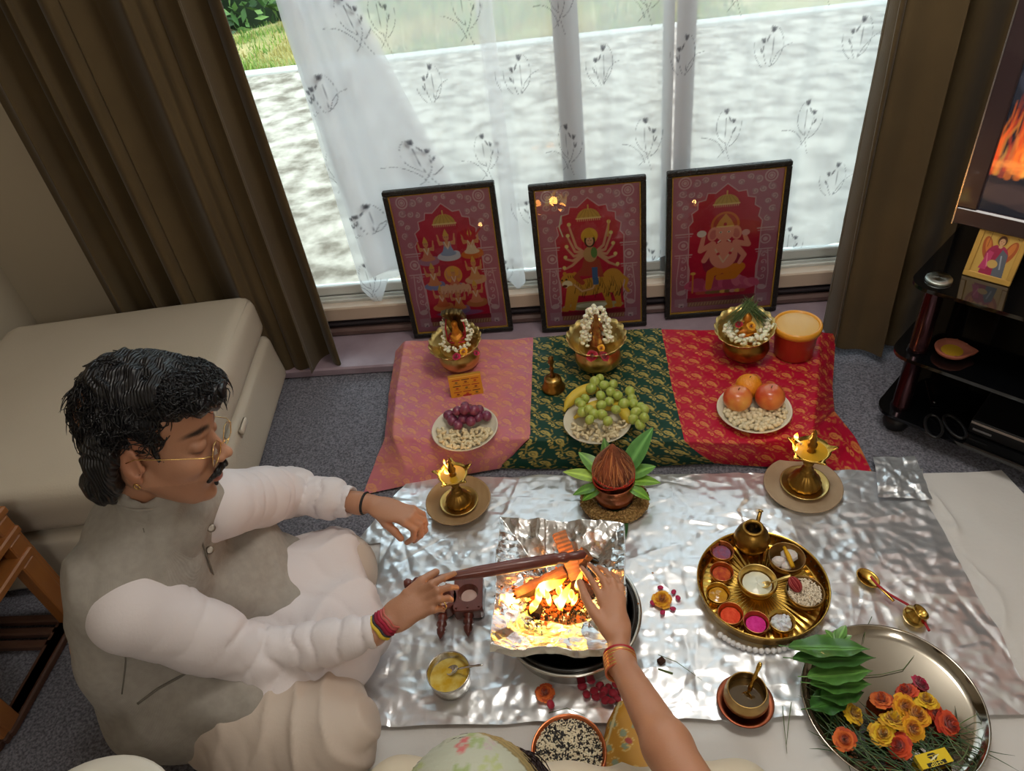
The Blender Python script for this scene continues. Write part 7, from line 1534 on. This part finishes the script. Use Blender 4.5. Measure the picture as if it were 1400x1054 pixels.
dr = [s_ell(C2, (.19, .125, .19), .05), s_ell(V2 + (0, .02, .01), (.20, .17, .11), .06), s_cap(V2 + (-.09, .02, 0), KA, .10, .065, .05), s_cap(V2 + (.09, .02, 0), KB + (0, 0, .0), .10, .062, .05), s_cap(KA, (KA + KB) / 2, .062, .055, .05), s_cap(KB, (KA + KB) / 2, .06, .055, .05), s_cap(S2, S2 * .5 + E2 * .5, .066, .060, .04), s_cap(S3, S3 + (-.05, .02, -.2), .064, .055, .04)]
part_('cream_dress', dr, (-.7, -.4, .0), (.75, .75, .55), .0075, mat('cream_dress_cloth', 'd6c8b0', .8), lambda V: fold(V, (1, .4, .3), 26, .010, 31, 1.1, 4) + np.clip(.006 - V[:, 2], 0, 1) * 4, None, wo)
d2 = P(843, 872, .235) - W2; d2 /= np.linalg.norm(d2); cB = W2 - d2 * .002
for k in range(10): band('bangle', cB + d2 * (-.022 + .0038 * k) - MO, d2, .0302, .0023, mat('gold_bangle', 'e2b464', .3, .8) if k % 2 else mat('orange_bangle', 'cc6e4a', .3, .4), wo)
band('red_bangle', cB + d2 * .020 - MO, d2, .0285, .0026, mat('red_cord', 'b02a34', .6), wo)
MO = MOs
# mustard embroidered cloth bag by the bowl of sesame
q = P(862, 1044, .0); bg_ = thing('cloth_bag', q, 'mustard yellow embroidered cloth bag right of the sesame bowl at the bottom edge', 'bag', rz=-.35)
def bpaint(V):
    c = np.tile(np.array(lin('c08a1e')), (len(V), 1)); r = np.random.default_rng(3)
    for k in range(16):
        x, y = r.uniform(-.05, .05), r.uniform(-.09, .09); d = np.hypot(V[:, 0] - x, V[:, 1] - y); c[d < .007] = lin('8c9a7a') if k % 3 else lin('a83a2c'); c[(d > .009) & (d < .0105)] = lin('d8b86a')
    c[np.abs(V[:, 0] + .047) < .003] = lin('dccf9a'); return c
link('bag', sdfmesh('bag', [s_box((0, 0, .035), (.060, .105, .030), .022)], (-.09, -.14, -.01), (.09, .14, .09), .003, mat('mustard_silk', 'ffffff', .5, attr=True), lambda V: .003 * fbm(V, 22, 2, 8) + .10 * np.clip(V[:, 1] - .02, 0, 1) * np.sign(V[:, 0]) * V[:, 0] / .06, bpaint), bg_)
seam_m = mat('gold_piping', 'd8b25c', .4); one('piping', tube([(-.055, -.1, .045), (-.052, 0, .062), (-.030, .08, .055), (0, .105, .03)], .0022, 6), seam_m, bg_)
# white rim of a round stool at the bottom-left corner
q = P(105, 1172, .42); t = thing('round_stool', (q[0], q[1], 0), 'white rim of a round stool just inside the bottom-left corner', 'stool'); one('seat', lathe([(0, .40), (.13, .40), (.145, .405), (.148, .415), (.143, .424), (.12, .428), (0, .428)], 48), mat('white_vinyl', 'd9d4c8', .4), t)
for k in range(4): a_ = .78 + k * PI / 2; one('leg', tube([(.09 * math.cos(a_), .09 * math.sin(a_), .40), (.13 * math.cos(a_), .13 * math.sin(a_), .0)], .012, 10), m_wood_d, t)
